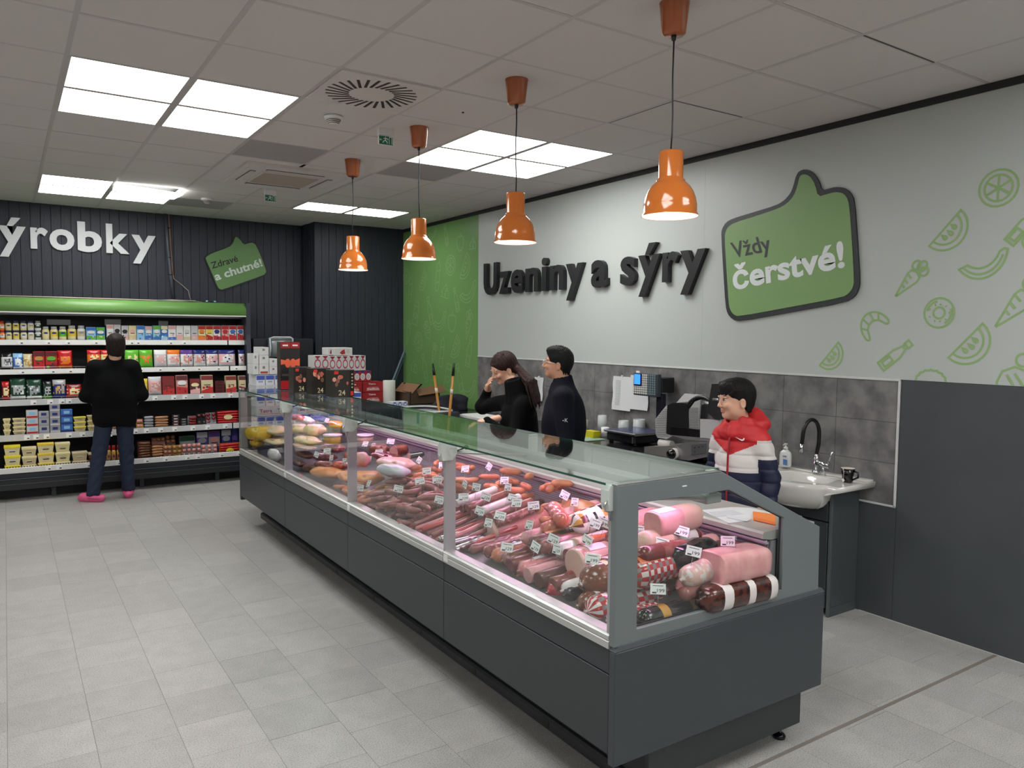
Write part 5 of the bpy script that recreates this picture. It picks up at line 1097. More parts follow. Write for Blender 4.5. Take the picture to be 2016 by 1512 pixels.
goods(4, [('yellow margarine tub', 'tub', 1, 34, 878, ('cream', 'lemon', 'white', 'black'), 3), ('cream margarine tub', 'tub', 36, 66, 881, ('beige', 'cream', 'cream', 'black'), 3), ('amber lidded tub', 'tub', 67.5, 101, 873, ('cream', 'yellow', 'beige', 'black'), 3), ('pale yellow margarine tub', 'tub', 103, 133, 872, ('cream', 'cream', 'beige', 'black'), 3),
    ('low beige tub', 'tub', 136, 167, 890, ('beige', 'beige', 'cream', 'grey'), 2), ('small brown tub', 'tub', 168, 182, 892, ('brown', 'beige', 'tan', 'black'), 2), ('red lidded mustard jar', 'jar', 204, 214, 878, ('gold', 'tan', 'red', 'brown')), ('second mustard jar', 'jar', 214.5, 224, 878, ('gold', 'tan', 'red', 'brown')),
    ('third mustard jar', 'jar', 225, 233, 877, ('gold', 'tan', 'red', 'brown')), ('fourth mustard jar', 'jar', 233.5, 241.5, 876, ('gold', 'tan', 'red', 'brown')), ('tall wrapped sausage pack', 'links', 268, 292, 870, ('brown', 'brown')), ('stacked frankfurter pack', 'links', 294, 317, 877, ('tan', 'brown')),
    ('round link sausage pack', 'balls', 319, 335, 878, ('tan', 'ham')), ('double link sausage pack', 'balls', 337, 355, 877, ('tan', 'gold')), ('wide link sausage pack', 'balls', 356, 393, 874, ('ham', 'silver')), ('clear bagged sausage pack', 'balls', 395, 425, 876, ('ham', 'lgrey')), ('orange yellow sausage pack', 'links', 430, 469, 873, ('red', 'orange'), 1, dict(ov='lemon'))])
# second rank in the bottom tub
for desc, kind, p0, p1, z0, z1, c in (('back row link sausage pack', 'balls', 300, 325, .40, .52, ('tan', 'ham')), ('back row round sausage pack', 'balls', 327, 345, .40, .54, ('tan', 'brown')), ('dark green framed pack', 'carton', 354, 384, .30, .52, ('grey', 'dgreen', 'silver', 'dgreen')), ('purple ham pack', 'carton', 387, 409, .30, .56, ('purple', 'lgrey', 'grey', 'purple')),
        ('violet ham pack', 'carton', 411, 433, .30, .56, ('grey', 'purple', 'ham', 'navy')), ('navy ham pack', 'carton', 436, 455, .30, .57, ('navy', 'lgrey', 'grey', 'navy')), ('last navy ham pack', 'carton', 456, 469, .30, .57, ('navy', 'navy', 'purple', 'grey'))):
    yf = 9.42; x0 = P(p0, 870, y=yf).x; x1 = P(p1, 870, y=yf).x; m, ms = MK[kind](x0, x1, yf, z0, z1, c); m.build('food_pack', ms, None, None, desc + ' standing at the back of the bottom fridge shelf', 'food pack', 'back row of the bottom shelf')
    MB().box(x0, x1, yf, yf + .07, .262, z0 - .001).build('pack_riser', M_fin, fr)
# ================================================================ CARTON STACKS BEHIND THE COUNTER
def ctext(m, s, x0, y, z, w, h, mi, sgn=1): text_into(m, s, (x0, y, z), (w, 0, 0), (0, 0, h), (0, -1, 0), mi, bold=.02)
# milk trays (pallet) ---------------------------------------------------------
t = thing('stock_pedestal', 'dark pedestal on the floor under the white milk trays', 'pedestal', (2.52, 7.55, 0))
MB().bbox(2.16, 3.0, 7.45, 7.66, 0, .50, .004).build('box_body', C(40, 42, 46, .6), t); MB().bbox(1.99, 3.06, 7.42, 7.70, .50, .522, .003).build('top_board', C(60, 60, 62, .6), t)
def milk_tray(x0, y0, z, i, where, wd=.355, h=.2, style=0):
    t = thing('milk_tray', where, 'milk tray', (x0 + wd / 2, y0, z), 'white milk carton trays')
    m = MB(); m.bbox(x0, x0 + wd, y0, y0 + .28, z, z + .10, .002); ctext(m, 'Tatra', x0 + .03, y0 - .0012, z + .035, .12, .032, 1); ctext(m, 'Tatra', x0 + .2, y0 - .0012, z + .035, .12, .032, 1); m.box(x0 + .03, x0 + wd - .03, y0 - .001, y0, z + .018, z + .022, 2); m.build('tray', [C(190, 192, 198, .5), C(120, 40, 44, .5), C(200, 90, 90, .5)], t)
    for k in range(4):
        a = x0 + .003 + k * wd / 4; b = a + wd / 4 - .006; m = MB(); m.bbox(a, b, y0 + .004, y0 + .07, z + .004, z + h - .004, .003); m.box(a + .004, b - .004, y0 + .0025, y0 + .004, z + h - .05, z + h - .008, 1); m.box(a + .02, b - .02, y0 + .0022, y0 + .0035, z + .125, z + .14, 2)
        m.build('milk_carton', [C(214, 218, 224, .35), C(60, 84, 170, .4), C(150, 160, 180, .4)], t)
    m = MB(); m.box(x0 + .004, x0 + wd - .004, y0 + .075, y0 + .275, z + .004, z + h - .005); m.build('inner_cartons', C(214, 218, 224, .35), t)
cn = ['left', 'middle', 'right']; rn = ['bottom', 'second', 'third', 'fourth', 'fifth', 'sixth', 'top']
for r in range(2, 6):
    for c in range(3):
        if r == 5 and c > 1: continue
        milk_tray(1.99 + c * .358, 7.43, .123 + r * .2005, r, 'white milk carton tray in the %s column behind the counter, %s layer from below' % (cn[c], ['bottom', 'second', 'third', 'top'][r - 2]))
def wbox(x0, x1, y0, z0, z1, lb, dep=.2, red=False, nm='white_carton'):
    m = MB(); m.bbox(x0, x1, y0, y0 + dep, z0, z1, .003); m.box(x0 + (x1 - x0) * .35, x0 + (x1 - x0) * .6, y0 - .0012, y0, z0 + (z1 - z0) * .55, z0 + (z1 - z0) * .8, 1)
    if red: m.box(x0 + .01, x1 - .01, y0 - .001, y0, z0 + .01, z0 + .03, 2)
    return m.build(nm, [C(208, 210, 210, .45), C(120, 122, 126, .5), C(170, 60, 60, .5)], None, None, lb, 'carton', 'small white cartons on the milk trays')
zt = .123 + 6 * .2005 + .001
zz = [P(500, v, y=7.56).z for v in (768, 739, 725, 711, 702, 690, 678)]
wbox(1.965, 2.02, 7.44, zt, zt + .10, 'narrow white carton at the left edge on the milk trays, lowest'); wbox(1.965, 2.02, 7.44, zt + .101, zt + .20, 'narrow white carton at the left edge on the milk trays, upper')
wbox(2.025, 2.115, 7.44, zt, zt + .10, 'white carton with red stripe, lowest of the tall left column', red=True); wbox(2.025, 2.115, 7.44, zt + .101, zt + .185, 'white carton in the tall left column, middle one'); wbox(2.025, 2.115, 7.44, zt + .186, zt + .262, 'white carton topping the tall left column of cartons')
wbox(2.12, 2.20, 7.44, zt, zt + .075, 'small white carton right of the tall column, lower'); wbox(2.12, 2.20, 7.44, zt + .076, zt + .15, 'small white carton right of the tall column, upper')
wbox(2.205, 2.285, 7.44, zt, zt + .075, 'small white carton beside the black red display box, lower'); wbox(2.205, 2.285, 7.44, zt + .076, zt + .145, 'small white carton beside the black red display box, upper')
# black boxes on the glass top
gz = 1.2332
def facetext(m, s, O, U, V, N, mi): text_into(m, s, O, U, V, N, mi, bold=.015)
a = P(553, 772, z=gz); x0, y0 = 1.905, 6.50
t = thing('display_box', 'tall black and red carton with orange bands standing on the far glass top', 'box', (1.99, 6.6, gz))
M_bx = C(34, 30, 32, .35); M_rd = C(150, 26, 34, .35); M_ob = C(214, 92, 60, .4); M_gd = C(190, 170, 110, .4)
zt_ = P(552, 673, y=6.6).z; x0 = P(552, 700, y=6.58).x; x1 = P(590.5, 700, y=6.58).x; H_ = zt_ - gz; xm = (x0 + x1) / 2
m = MB(); m.bbox(x0, x1, 6.58, 6.68, gz, zt_, .002)
for k, (a, b) in enumerate(((x0, xm), (xm, x1))):
    m.box(a + .002, b - .002, 6.5785, 6.58, zt_ - .055, zt_ - .004, 1); m.add([(a + .003, 6.578, gz + H_ * .53), (b - .003, 6.578, gz + H_ * (.50 if k else .56)), (b - .003, 6.578, gz + H_ * (.66 if k else .60)), (a + .003, 6.578, gz + H_ * (.58 if k else .64))], [(0, 1, 2, 3)], 2)
    disc(m, (a + b) / 2 + (.02 if k == 0 else -.02), 6.577, gz + H_ * .56, .025, .04, 2); m.box(a + .012, b - .012, 6.5785, 6.58, gz + H_ * .3, gz + H_ * .34, 3); m.box(a + .002, b - .002, 6.5785, 6.58, gz + .01, gz + H_ * .2, 1); m.box(a + .02, b - .02, 6.577, 6.578, zt_ - .036, zt_ - .024, 4)
m.build('box', [M_bx, M_rd, M_ob, C(60, 54, 56), M_white], t)
for i, (pa, pb, pt, pb_) in enumerate(((578, 612, 721, 776), (613.5, 651, 723, 778), (652.5, 697.5, 726, 784))):
    yy = [6.28, 6.02, 5.70][i]; xa = P(pa, 750, y=yy).x; xb = P(pb, 750, y=yy).x; zt2 = P((pa + pb) / 2, pt + 2, y=yy).z
    t = thing('display_box', 'black meat-picture carton on the glass top, %s of the three' % ['leftmost', 'middle', 'rightmost'][i], 'box', ((xa + xb) / 2, yy + .06, gz), 'black cartons on the glass top')
    m = MB(); m.bbox(xa, xb, yy, yy + .13, gz, zt2, .002); w_ = xb - xa; h_ = zt2 - gz; m.box(xb - w_ * .2, xb - .003, yy - .001, yy, gz + .003, zt2 - .003, 3)
    for k in range(7): rx = random.uniform(.1, .7); rz = random.uniform(.35, .85); disc(m, xa + w_ * rx, yy - .0012 - k * .0001, gz + h_ * rz, w_ * random.uniform(.05, .11), h_ * random.uniform(.06, .12), [2, 4, 5, 2, 5, 4, 2][k], 8)
    m.box(xa + w_ * .12, xa + w_ * .3, yy - .0024, yy, zt2 - h_ * .16, zt2 - h_ * .05, 1); m.box(xb - w_ * .17, xb - w_ * .05, yy - .0024, yy, gz + h_ * .05, gz + h_ * .2, 1)
    for k in range(5): disc(m, xb - w_ * .1, yy - .0025, gz + h_ * (.35 + .12 * k), w_ * .04, h_ * .03, 6, 8)
    text_into(m, '24', (xa + w_ * .3, yy - .0024, gz + h_ * .07), (w_ * .3, 0, 0), (0, 0, h_ * .18), (0, -1, 0), 6, bold=.01)
    m.build('box', [C(36, 33, 30, .35), C(190, 44, 36, .4), C(176, 92, 76, .4), C(20, 18, 18, .3), C(204, 140, 120, .4), C(120, 84, 66, .4), C(190, 176, 140, .4)], t)
# red / white cartons on the stock table
def tcarton(px0, px1, pyt, pyb, yy, lb, cols, kind, dep=.2, name='stock_carton'):
    xa = P(px0, 740, y=yy).x; xb = P(px1, 740, y=yy).x; z1 = P((px0 + px1) / 2, pyt, y=yy).z; z0 = P((px0 + px1) / 2, pyb, y=yy).z; m = MB(); m.bbox(xa, xb, yy, yy + dep, z0, z1, .003); w_ = xb - xa; h_ = z1 - z0
    if kind == 'red':
        text_into(m, 'Tatra', (xa + w_ * .28, yy - .0015, z0 + h_ * .72), (w_ * .35, 0, 0), (0, 0, h_ * .14), (0, -1, 0), 1, bold=.03); m.add([(xa + w_ * .15, yy - .001, z0 + h_ * .12), (xa + w_ * .85, yy - .001, z0 + h_ * .12), (xa + w_ * .75, yy - .001, z0 + h_ * .5), (xa + w_ * .3, yy - .001, z0 + h_ * .5)], [(0, 1, 2, 3)], 2); text_into(m, 'Salko', (xa + w_ * .2, yy - .0018, z0 + h_ * .2), (w_ * .6, 0, 0), (0, 0, h_ * .2), (0, -1, 0), 1, bold=.02)
    elif kind == 'dots':
        n = max(2, round(w_ / .075))
        for k in range(n):
            c = xa + w_ * (k + .5) / n; disc(m, c, yy - .0015, z0 + h_ * .45, w_ / n * .42, h_ * .32, 2, 16); disc(m, c, yy - .002, z0 + h_ * .45, w_ / n * .3, h_ * .22, 3, 16)
            m.add([(c - w_ / n * .4, yy - .001, z1 - .003), (c, yy - .001, z1 - h_ * .26), (c + w_ / n * .4, yy - .001, z1 - .003)], [(0, 1, 2)], 1)
    else:
        m.add([(xa + w_ * .3, yy - .001, z0 + h_ * .3), (xa + w_ * .42, yy - .001, z0 + h_ * .1), (xa + w_ * .6, yy - .001, z0 + h_ * .2), (xa + w_ * .56, yy - .001, z0 + h_ * .8), (xa + w_ * .4, yy - .001, z0 + h_ * .6)], [(0, 1, 2, 3, 4)], 1); disc(m, xa + w_ * .75, yy - .001, z0 + h_ * .5, w_ * .1, h_ * .3, 3)
    m.build(name, [C(*c, .42) for c in cols], None, None, lb, 'carton', 'stock cartons on the dark table'); return z0, z1
RD = [(160, 30, 34), (226, 226, 226), (196, 110, 110), (200, 200, 206)]; WD = [(214, 212, 212), (150, 30, 60), (190, 60, 90), (214, 218, 216)]
yy = 8.14
za = tcarton(714, 754, 772, 793, 8.42, 'red carton with white lettering right beside the paper roll, lower one', RD, 'red')
tcarton(714, 754, 751.5, 771.5, 8.42, 'red carton with white lettering right beside the paper roll, upper one', RD, 'red')
tcarton(680, 713, 774, 793, 8.42, 'red carton partly behind the black boxes, lower one', RD, 'red'); tcarton(680, 713, 752.5, 773.5, 8.42, 'red carton partly behind the black boxes, upper one', RD, 'red')
tcarton(697, 731, 730, 751, 8.44, 'red and white patterned carton above the red cartons', [(170, 36, 44), (40, 50, 130), (226, 222, 222), (206, 190, 190)], 'dots')
tcarton(640, 696, 730, 793, 8.44, 'large white carton hidden behind the black boxes', WD, 'star')
tcarton(618, 648, 700, 729.5, 8.46, 'purple white yogurt carton tray, left part of the top row', WD, 'dots'); tcarton(648.5, 686, 701, 729.5, 8.44, 'purple white yogurt carton tray, middle part of the top row', WD, 'dots'); tcarton(686.5, 720, 700, 729.5, 8.43, 'purple white yogurt carton tray, right part of the top row', WD, 'dots')
tcarton(646, 658, 684.5, 699, 8.48, 'tiny white carton crowning the yogurt trays, left one', WD, 'none'); tcarton(658.5, 694, 684.5, 699.5, 8.46, 'white carton with red star crowning the yogurt trays', [(214, 212, 208), (176, 30, 36), (190, 60, 90), (196, 196, 190)], 'star')
tcarton(618, 639.5, 730, 793, 8.46, 'plain white carton supporting the yogurt trays at the left', WD, 'none')
tcarton(772, 803, 791, 801, 7.92, 'low tray with blue and white triangle print in front of the cardboard box', [(210, 214, 220), (40, 70, 170), (60, 90, 190), (210, 214, 220)], 'dots', dep=.12)
# ================================================================ MEAT AND CHEESE IN THE COUNTER
random.seed(5)
def Mt(name, c, r=.3, **k): return mat('meat_' + name, c, r, **k)
MM = dict(wrapbrown=Mt('wrapbrown', (84, 40, 32), .25, coat=.5, noise=(40, (40, 24, 22), .4, .55)), pink=Mt('pink', (212, 140, 142), .28, noise=(30, (196, 118, 122), .3, .7), coat=.4), ham=Mt('ham', (218, 168, 166), .32, noise=(22, (204, 144, 146), .3, .7)), pale=Mt('pale', (216, 178, 166), .3), brown=Mt('brown', (132, 74, 50), .22, coat=.5, noise=(18, (96, 48, 34), .3, .7)),
    red=Mt('red', (176, 40, 44), .22, coat=.5), dred=Mt('dred', (110, 34, 34), .25, coat=.4), white=Mt('white', (222, 216, 214), .3, coat=.4), black=Mt('black', (24, 24, 27), .18, coat=.5), grey=Mt('grey', (128, 124, 126), .3), orange=Mt('orange', (208, 100, 52), .25, coat=.5),
    tan=Mt('tan', (196, 134, 92), .3, noise=(20, (168, 104, 70), .3, .7)), gold=Mt('gold', (198, 150, 66), .25, coat=.4), smoked=Mt('smoked', (196, 126, 60), .3, noise=(9, (164, 88, 44), .3, .7)), salami=Mt('salami', (128, 62, 62), .3, noise=(55, (200, 150, 146), .34, .5)),
    casing=Mt('casing', (150, 92, 84), .25, noise=(40, (120, 66, 62), .3, .7), coat=.3), wurst=Mt('wurst', (148, 84, 76), .28, noise=(25, (122, 66, 62), .3, .7)), frank=Mt('frank', (208, 132, 96), .28, noise=(25, (186, 106, 74), .3, .7)), green=Mt('green', (34, 60, 50), .15, coat=.6),
    blue=Mt('blue', (74, 96, 160), .25), cream=Mt('cream', (226, 206, 166), .35), yellow=Mt('yellow', (226, 190, 50), .3), lab=Mt('label', (232, 228, 230), .4), net=Mt('net', (96, 58, 50), .3), silver=Mt('silver', (186, 186, 190), .2, metal=.6), raw=Mt('raw', (190, 84, 66), .25, noise=(26, (214, 140, 120), .35, .55), coat=.5), cured=Mt('cured', (92, 44, 34), .3, noise=(20, (130, 76, 56), .35, .6)))
def film():
    m = glassmat('plastic_film', (.93, .92, .93), 1.5, .12); return m
M_film = film()
def frame_of(d):
    d = d.normalized(); up = Vector((0, 0, 1)); a = up.cross(d).normalized(); return d, a, d.cross(a).normalized()
def log(P0, P1, r, pat, keys, name, lb, cat='sausage', ends=('cut', 'cut'), n=20, nr=18, sx=1.0, sz=1.0, group='large sausages in the meat display', lump=0, clip=None, square=0, label=None, endm=None):
    """sausage along P0->P1. pat(t, a) -> material index into keys. ends: cut / gather / round"""
    P0, P1 = Vector(P0), Vector(P1); d, a, b = frame_of(P1 - P0); L = (P1 - P0).length; m = MB(); prof = []
    def endp(kind, rev):
        if kind == 'cut': q = [(0, 0), (.93, 0), (1, .05)]
        elif kind == 'round': q = [(0, -.02), (.45, .05), (.8, .28), (.96, .6), (1, .95)]
        else: q = [(0, -.42), (.16, -.36), (.12, -.16), (.40, -.02), (.72, .14), (.92, .42), (1, .85)]
        return q
    e0 = endp(ends[0], 0); e1 = endp(ends[1], 1)
    prof += [(q[0], q[1] * r / L) for q in e0]; t0 = prof[-1][1]; t1 = 1 - e1[-1][1] * r / L
    prof += [(1, t0 + (t1 - t0) * k / nr) for k in range(1, nr)]; prof += [(q[0], 1 - q[1] * r / L) for q in e1[::-1]]
    off = random.random() * 6; vs = []
    for j, (rr, t) in enumerate(prof):
        for i in range(n):
            an = 2 * PI * i / n; c, s_ = math.cos(an), math.sin(an)
            if square: k = 1 / max(abs(c), abs(s_)) ; k = 1 + (min(k, 1.25) - 1) * square; c *= k; s_ *= k
            q = 1 + lump * math.sin(3 * an + off + 9 * t) * math.sin(14 * t + off); 
            if ends[0] == 'gather' and rr < 1 and t < .3 and i % 2: q *= .93
            vs.append(P0 + d * (L * t) + (a * c * sx + b * s_ * sz) * r * rr * q)
    R = len(prof); fs = []; mi = []; sm = []
    for j in range(R - 1):
        tt = (prof[j][1] + prof[j + 1][1]) / 2; capd = (prof[j][0] < .99 and prof[j + 1][0] < .99) and ((ends[0] == 'cut' and tt < .5) or (ends[1] == 'cut' and tt > .5))
        for i in range(n):
            k = (i + 1) % n; fs.append((j * n + i, j * n + k, (j + 1) * n + k, (j + 1) * n + i)); mi.append(endm if capd and endm is not None else pat(min(max(tt, 0), 1), i / n)); sm.append(not capd)
    m.v = [tuple(v) for v in vs]; m.f = fs; m.m = mi; m.sm = sm
    bm = None
    if d.cross(a).dot(b) < 0: m.f = [f[::-1] for f in m.f]
    ms = [MM[k] if isinstance(k, str) else k for k in keys]
    base = (P0 + P1) / 2 - Vector((0, 0, r)); simple = clip is None and label is None
    if simple: return m.build(name, ms, None, None, lb, cat, group, loc=base)
    t = thing(name, lb, cat, base, group); m.build('casing', ms, t)
    if clip: MB().cyl(P0 - d * r * .36, P0 - d * r * .22, r * .17, n=8).build('clip', MM['silver'], t)
    if label:
        l = MB(); t0, t1, a0, a1, lm = label[:5]; q = 6; vs = []
        for j in (0, 1):
            for i in range(q + 1):
                an = 2 * PI * (a0 + (a1 - a0) * i / q); c, s_ = math.cos(an), math.sin(an)
                if square: k = 1 + (min(1 / max(abs(c), abs(s_)), 1.25) - 1) * square; c *= k; s_ *= k
                vs.append(P0 + d * L * (t0, t1)[j] + (a * c * sx + b * s_ * sz) * (r * (1 + lump) * 1.015 + .0008))
        l.add(vs, [(i, i + 1, q + 2 + i, q + 1 + i) for i in range(q)], 0, True)
        vs2 = [tuple(v) for v in l.v]; l.f = [f if frame_ok(vs2, f, P0, d) else f[::-1] for f in l.f]
        l.build('label', C(*lm, .35), t)
        if len(label) > 5:
            an = 2 * PI * (a0 + a1) / 2; o = P0 + d * L * ((t0 + t1) / 2) + (a * math.cos(an) * sx + b * math.sin(an) * sz) * r * (1.03 + lump); l = MB()
    return t
def frame_ok(vs, f, P0, d):
    p = [Vector(vs[i]) for i in f]; nrm = (p[1] - p[0]).cross(p[2] - p[0]); c = (p[0] + p[2]) / 2; out = c - P0; out = out - d * out.dot(d); return nrm.dot(out) > 0
def pxlog(ax, ay, bx, by, xf, r, *args, **k):
    r *= 1.12; p0 = P(ax, ay, x=xf); p1 = P(bx, by, y=p0.y)
    if p1.x - p0.x < .24: p1 = p0 + (p1 - p0).normalized() * min(.27, 2.56 - p0.x)
    if abs(p1.z - p0.z) > .06: p1.z = p0.z + .06 * (1 if p1.z > p0.z else -1)
    return log(p0, p1, r, *args, **k)
one = lambda t, a: 0
def deckz(x): return .652 + (x - 1.765) * .0859
check = lambda t, a: (0 if (int(t * 17) % 2 and int(a * 20) % 2) else (2 if int(t * 17) % 2 else (0 if int(a * 20) % 2 == 0 else 1)))
bands = lambda *cuts: (lambda t, a: sum(t > c for c in cuts) % 9)
def bd(cuts, idx): return lambda t, a: idx[sum(t > c for c in cuts)]
rnd = lambda k: (lambda t, a: random.randrange(k))
W = 'in the near pane, '
# ---- nearest module, front glass
pxlog(1012, 1142, 1128, 1108, 1.87, .052, one, ['pink', 'brown'], 'pink_sausage', 'long pink sausage with gathered brown bag end at the near front glass', ends=('gather', 'round'), lump=.04, clip=1) if False else None
pxlog(1020, 1138, 1140, 1104, 1.88, .058, bd([.22], [1, 0]), ['pink', 'brown'], 'pink_sausage', 'long pink log sausage with gathered brown end, front row by the near glass', ends=('gather', 'round'), lump=.04, clip=1)
pxlog(1081, 1166, 1130, 1150, 1.86, .036, bd([.5], [0, 1]), ['red', 'grey'], 'red_sausage', 'short red-ended sausage in clear wrap between pink and brown logs', ends=('gather', 'round'), clip=1)
pxlog(1112, 1172, 1165, 1156, 1.86, .030, one, ['black'], 'black_bagged_sausage', 'small black shiny bagged sausage left of the red checkered logs', ends=('gather', 'round'), lump=.08)
pxlog(1141, 1192, 1190, 1176, 1.845, .038, bd([.25, .35], [0, 1, 0]), ['brown', 'white'], 'brown_sausage', 'smaller brown sausage with metal clip under the big brown one', ends=('gather', 'round'), clip=1)
pxlog(1151, 1150, 1250, 1118, 1.90, .062, bd([.34, .44, .8, .9], [0, 1, 0, 1, 0]), ['brown', 'cream', 'pink'], 'brown_sausage', 'thick brown clipped sausage with pale lettering band behind the corner frame', ends=('gather', 'round'), clip=1, label=(.5, .7, .1, .4, (226, 200, 206)))
pxlog(1160, 1204, 1322, 1168, 1.84, .054, check, ['red', 'white', 'grey'], 'checkered_sausage', 'red white checkered sausage seen through both panes, lower one', ends=('gather', 'round'), nr=34, clip=1)
pxlog(1199, 1222, 1262, 1210, 1.84, .034, check, ['red', 'white', 'grey'], 'checkered_sausage', 'small red checkered sausage at the very corner of the counter', ends=('gather', 'round'), nr=20, clip=1)
pxlog(1232, 1132, 1338, 1102, 2.0, .062, check, ['red', 'white', 'grey'], 'checkered_sausage', 'big red white checkered sausage on top in the end window', ends=('gather', 'round'), nr=30, label=(.12, .5, .18, .38, (222, 120, 70)))
pxlog(1130, 1112, 1235, 1086, 1.97, .060, bd([.06, .16], [1, 2, 0]), ['ham', 'pale', 'pink'], 'ham_log', 'thick pink ham log with pale cut end beside the corner frame', ends=('cut', 'round'), endm=1, label=(.2, .5, .14, .34, (226, 206, 226)))
pxlog(1132, 1084, 1235, 1066, 2.08, .050, bd([.28, .6], [0, 1, 1]), ['pale', 'orange', 'red'], 'orange_ham_log', 'ham log with bright orange wrapper and pale cut end by the corner frame', ends=('cut', 'round'), endm=0, label=(.55, .85, .12, .3, (190, 50, 60)))
pxlog(1048, 1090, 1150, 1062, 2.02, .050, bd([.5, .54, .56], [0, 0, 0, 2]), ['pink', 'blue', 'frank'], 'labelled_ham_log', 'pink and orange ham log with dark blue label in the near pane', ends=('cut', 'round'), endm=3 if False else 0, label=(.38, .66, .08, .34, (44, 56, 120)))
pxlog(1000, 1090, 1034, 1078, 1.97, .045, one, ['green'], 'bagged_sausage', 'dark green shiny bagged sausage behind the long pink log', ends=('gather', 'round'), lump=.12)
pxlog(966, 1098, 1025, 1070, 1.93, .044, bd([.45], [0, 1]), ['tan', 'pink'], 'bagged_ham', 'brown crusted ham in clear bag left of the dark green bag', ends=('round', 'round'), lump=.08)
pxlog(925, 1083, 985, 1066, 1.87, .022, one, ['casing'], 'thin_salami', 'thin grey salami in clear film under the pale pink log', ends=('gather', 'round'), lump=.1)
pxlog(963, 1050, 1072, 1022, 2.04, .052, bd([.04], [1, 0]), ['pink', 'pale'], 'pink_ham_log', 'large pale pink ham log with orange label, whole cut face showing', ends=('cut', 'cut'), endm=1, label=(.28, .62, .12, .3, (222, 140, 60)))
pxlog(1068, 1045, 1108, 1035, 2.08, .040, one, ['raw'], 'sausage_bag', 'bag of raw reddish sausages beside the pink ham log', ends=('round', 'round'), lump=.16)
pxlog(1040, 1066, 1165, 1048, 2.15, .024, bd([.3, .6, .75], [0, 1, 0, 2]), ['blue', 'black', 'grey'], 'blue_sausage', 'long thin sausage in blue and black foil behind the labelled ham log', ends=('gather', 'gather'))
pxlog(1128, 1036, 1225, 1002, 2.16, .052, lambda t, a: [0, 0, 1, 0, 2, 0, 3, 0][hash((int(t * 16), int(a * 12))) % 8], ['white', 'black', 'gold', 'dred'], 'patterned_sausage', 'white sausage with black and green printed patches near the corner', ends=('gather', 'round'), nr=26)
log(P(1090, 1000, x=2.20), P(1112, 1030, x=2.12), .036, one, ['raw'], 'smoked_knuckle', 'pinkish cured pork knuckle in front of the orange smoked ham', ends=('cut', 'round'), lump=.06)
a = P(1148, 1006, x=2.42); bm = bmesh.new(); bmesh.ops.create_icosphere(bm, subdivisions=4, radius=1)
for v in bm.verts: v.co = a + Vector((v.co.x * .09, v.co.y * .155, v.co.z * .068 * (1 + .1 * math.sin(4 * v.co.y + 2 * v.co.x)) - .02))
m = MB(); m.bm(bm, 0, True); m.build('smoked_ham', MM['smoked'], None, None, 'large domed orange smoked ham at the back of the near display', 'ham')
# end window group
pxlog(1284, 1034, 1340, 1020, 2.20, .048, bd([.5], [0, 1]), ['ham', 'pale'], 'ham_block', 'pink ham block with D-shaped cut face high in the end window', ends=('cut', 'round'), endm=0, square=.5, label=(.05, .42, .15, .33, (230, 214, 226)))
pxlog(1258, 1068, 1374, 1056, 2.12, .042, bd([.55, .85], [0, 2, 1]), ['pale', 'dred', 'white'], 'wrapped_ham', 'long ham in white and red wrapper under the pink ham block', ends=('round', 'round'))
pxlog(1258, 1094, 1310, 1084, 2.05, .032, bd([.4], [0, 1]), ['dred', 'casing'], 'wrapped_salami', 'salami with red and cream wrap beside the black parcel', ends=('gather', 'round'))
pxlog(1318, 1100, 1406, 1082, 2.20, .050, one, ['black'], 'black_parcel', 'black plastic wrapped meat parcel in the end window', ends=('gather', 'round'), square=.6, lump=.07, cat='meat parcel')
pxlog(1400, 1118, 1504, 1098, 2.27, .066, bd([.02], [0, 0]), ['ham', 'pale'], 'mortadella_block', 'large smooth pale pink ham block beside the end window frame', ends=('cut', 'round'), square=.75, sx=.95, sz=.85, cat='ham')
pxlog(1378, 1182, 1522, 1150, 2.17, .046, bd([.2, .30, .52, .62, .84, .92], [0, 1, 0, 1, 0, 1, 0]), ['wrapbrown', 'white', 'black'], 'banded_ham', 'dark brown ham with white bands lying at the end window', ends=('gather', 'round'), square=.45, nr=26)
pxlog(1256, 1224, 1378, 1192, 1.93, .038, bd([.28, .42, .75, .86], [0, 1, 0, 1, 0]), ['black', 'gold', 'white'], 'black_gold_sausage', 'black sausage with gold bands at the foot of the end window', ends=('round', 'gather'), nr=24)
pxlog(1345, 1140, 1384, 1124, 2.15, .040, rnd(2), ['white', 'pale'], 'striped_loaf', 'pale striped loaf between checkered sausage and pink ham block', ends=('gather', 'round'))
pxlog(1340, 1172, 1376, 1160, 2.12, .024, one, ['casing'], 'flat_salami', 'flat brown salami between checkered sausage and banded ham', ends=('round', 'round'))
pxlog(1210, 1040, 1255, 1028, 2.2, .045, one, ['ham'], 'hidden_ham', 'pink ham partly hidden behind the corner post of the counter', ends=('cut', 'round'), endm=0)
pxlog(1204, 1066, 1262, 1052, 2.15, .042, one, ['salami'], 'hidden_salami', 'speckled salami partly hidden behind the corner post of the counter', ends=('cut', 'round'), endm=0)
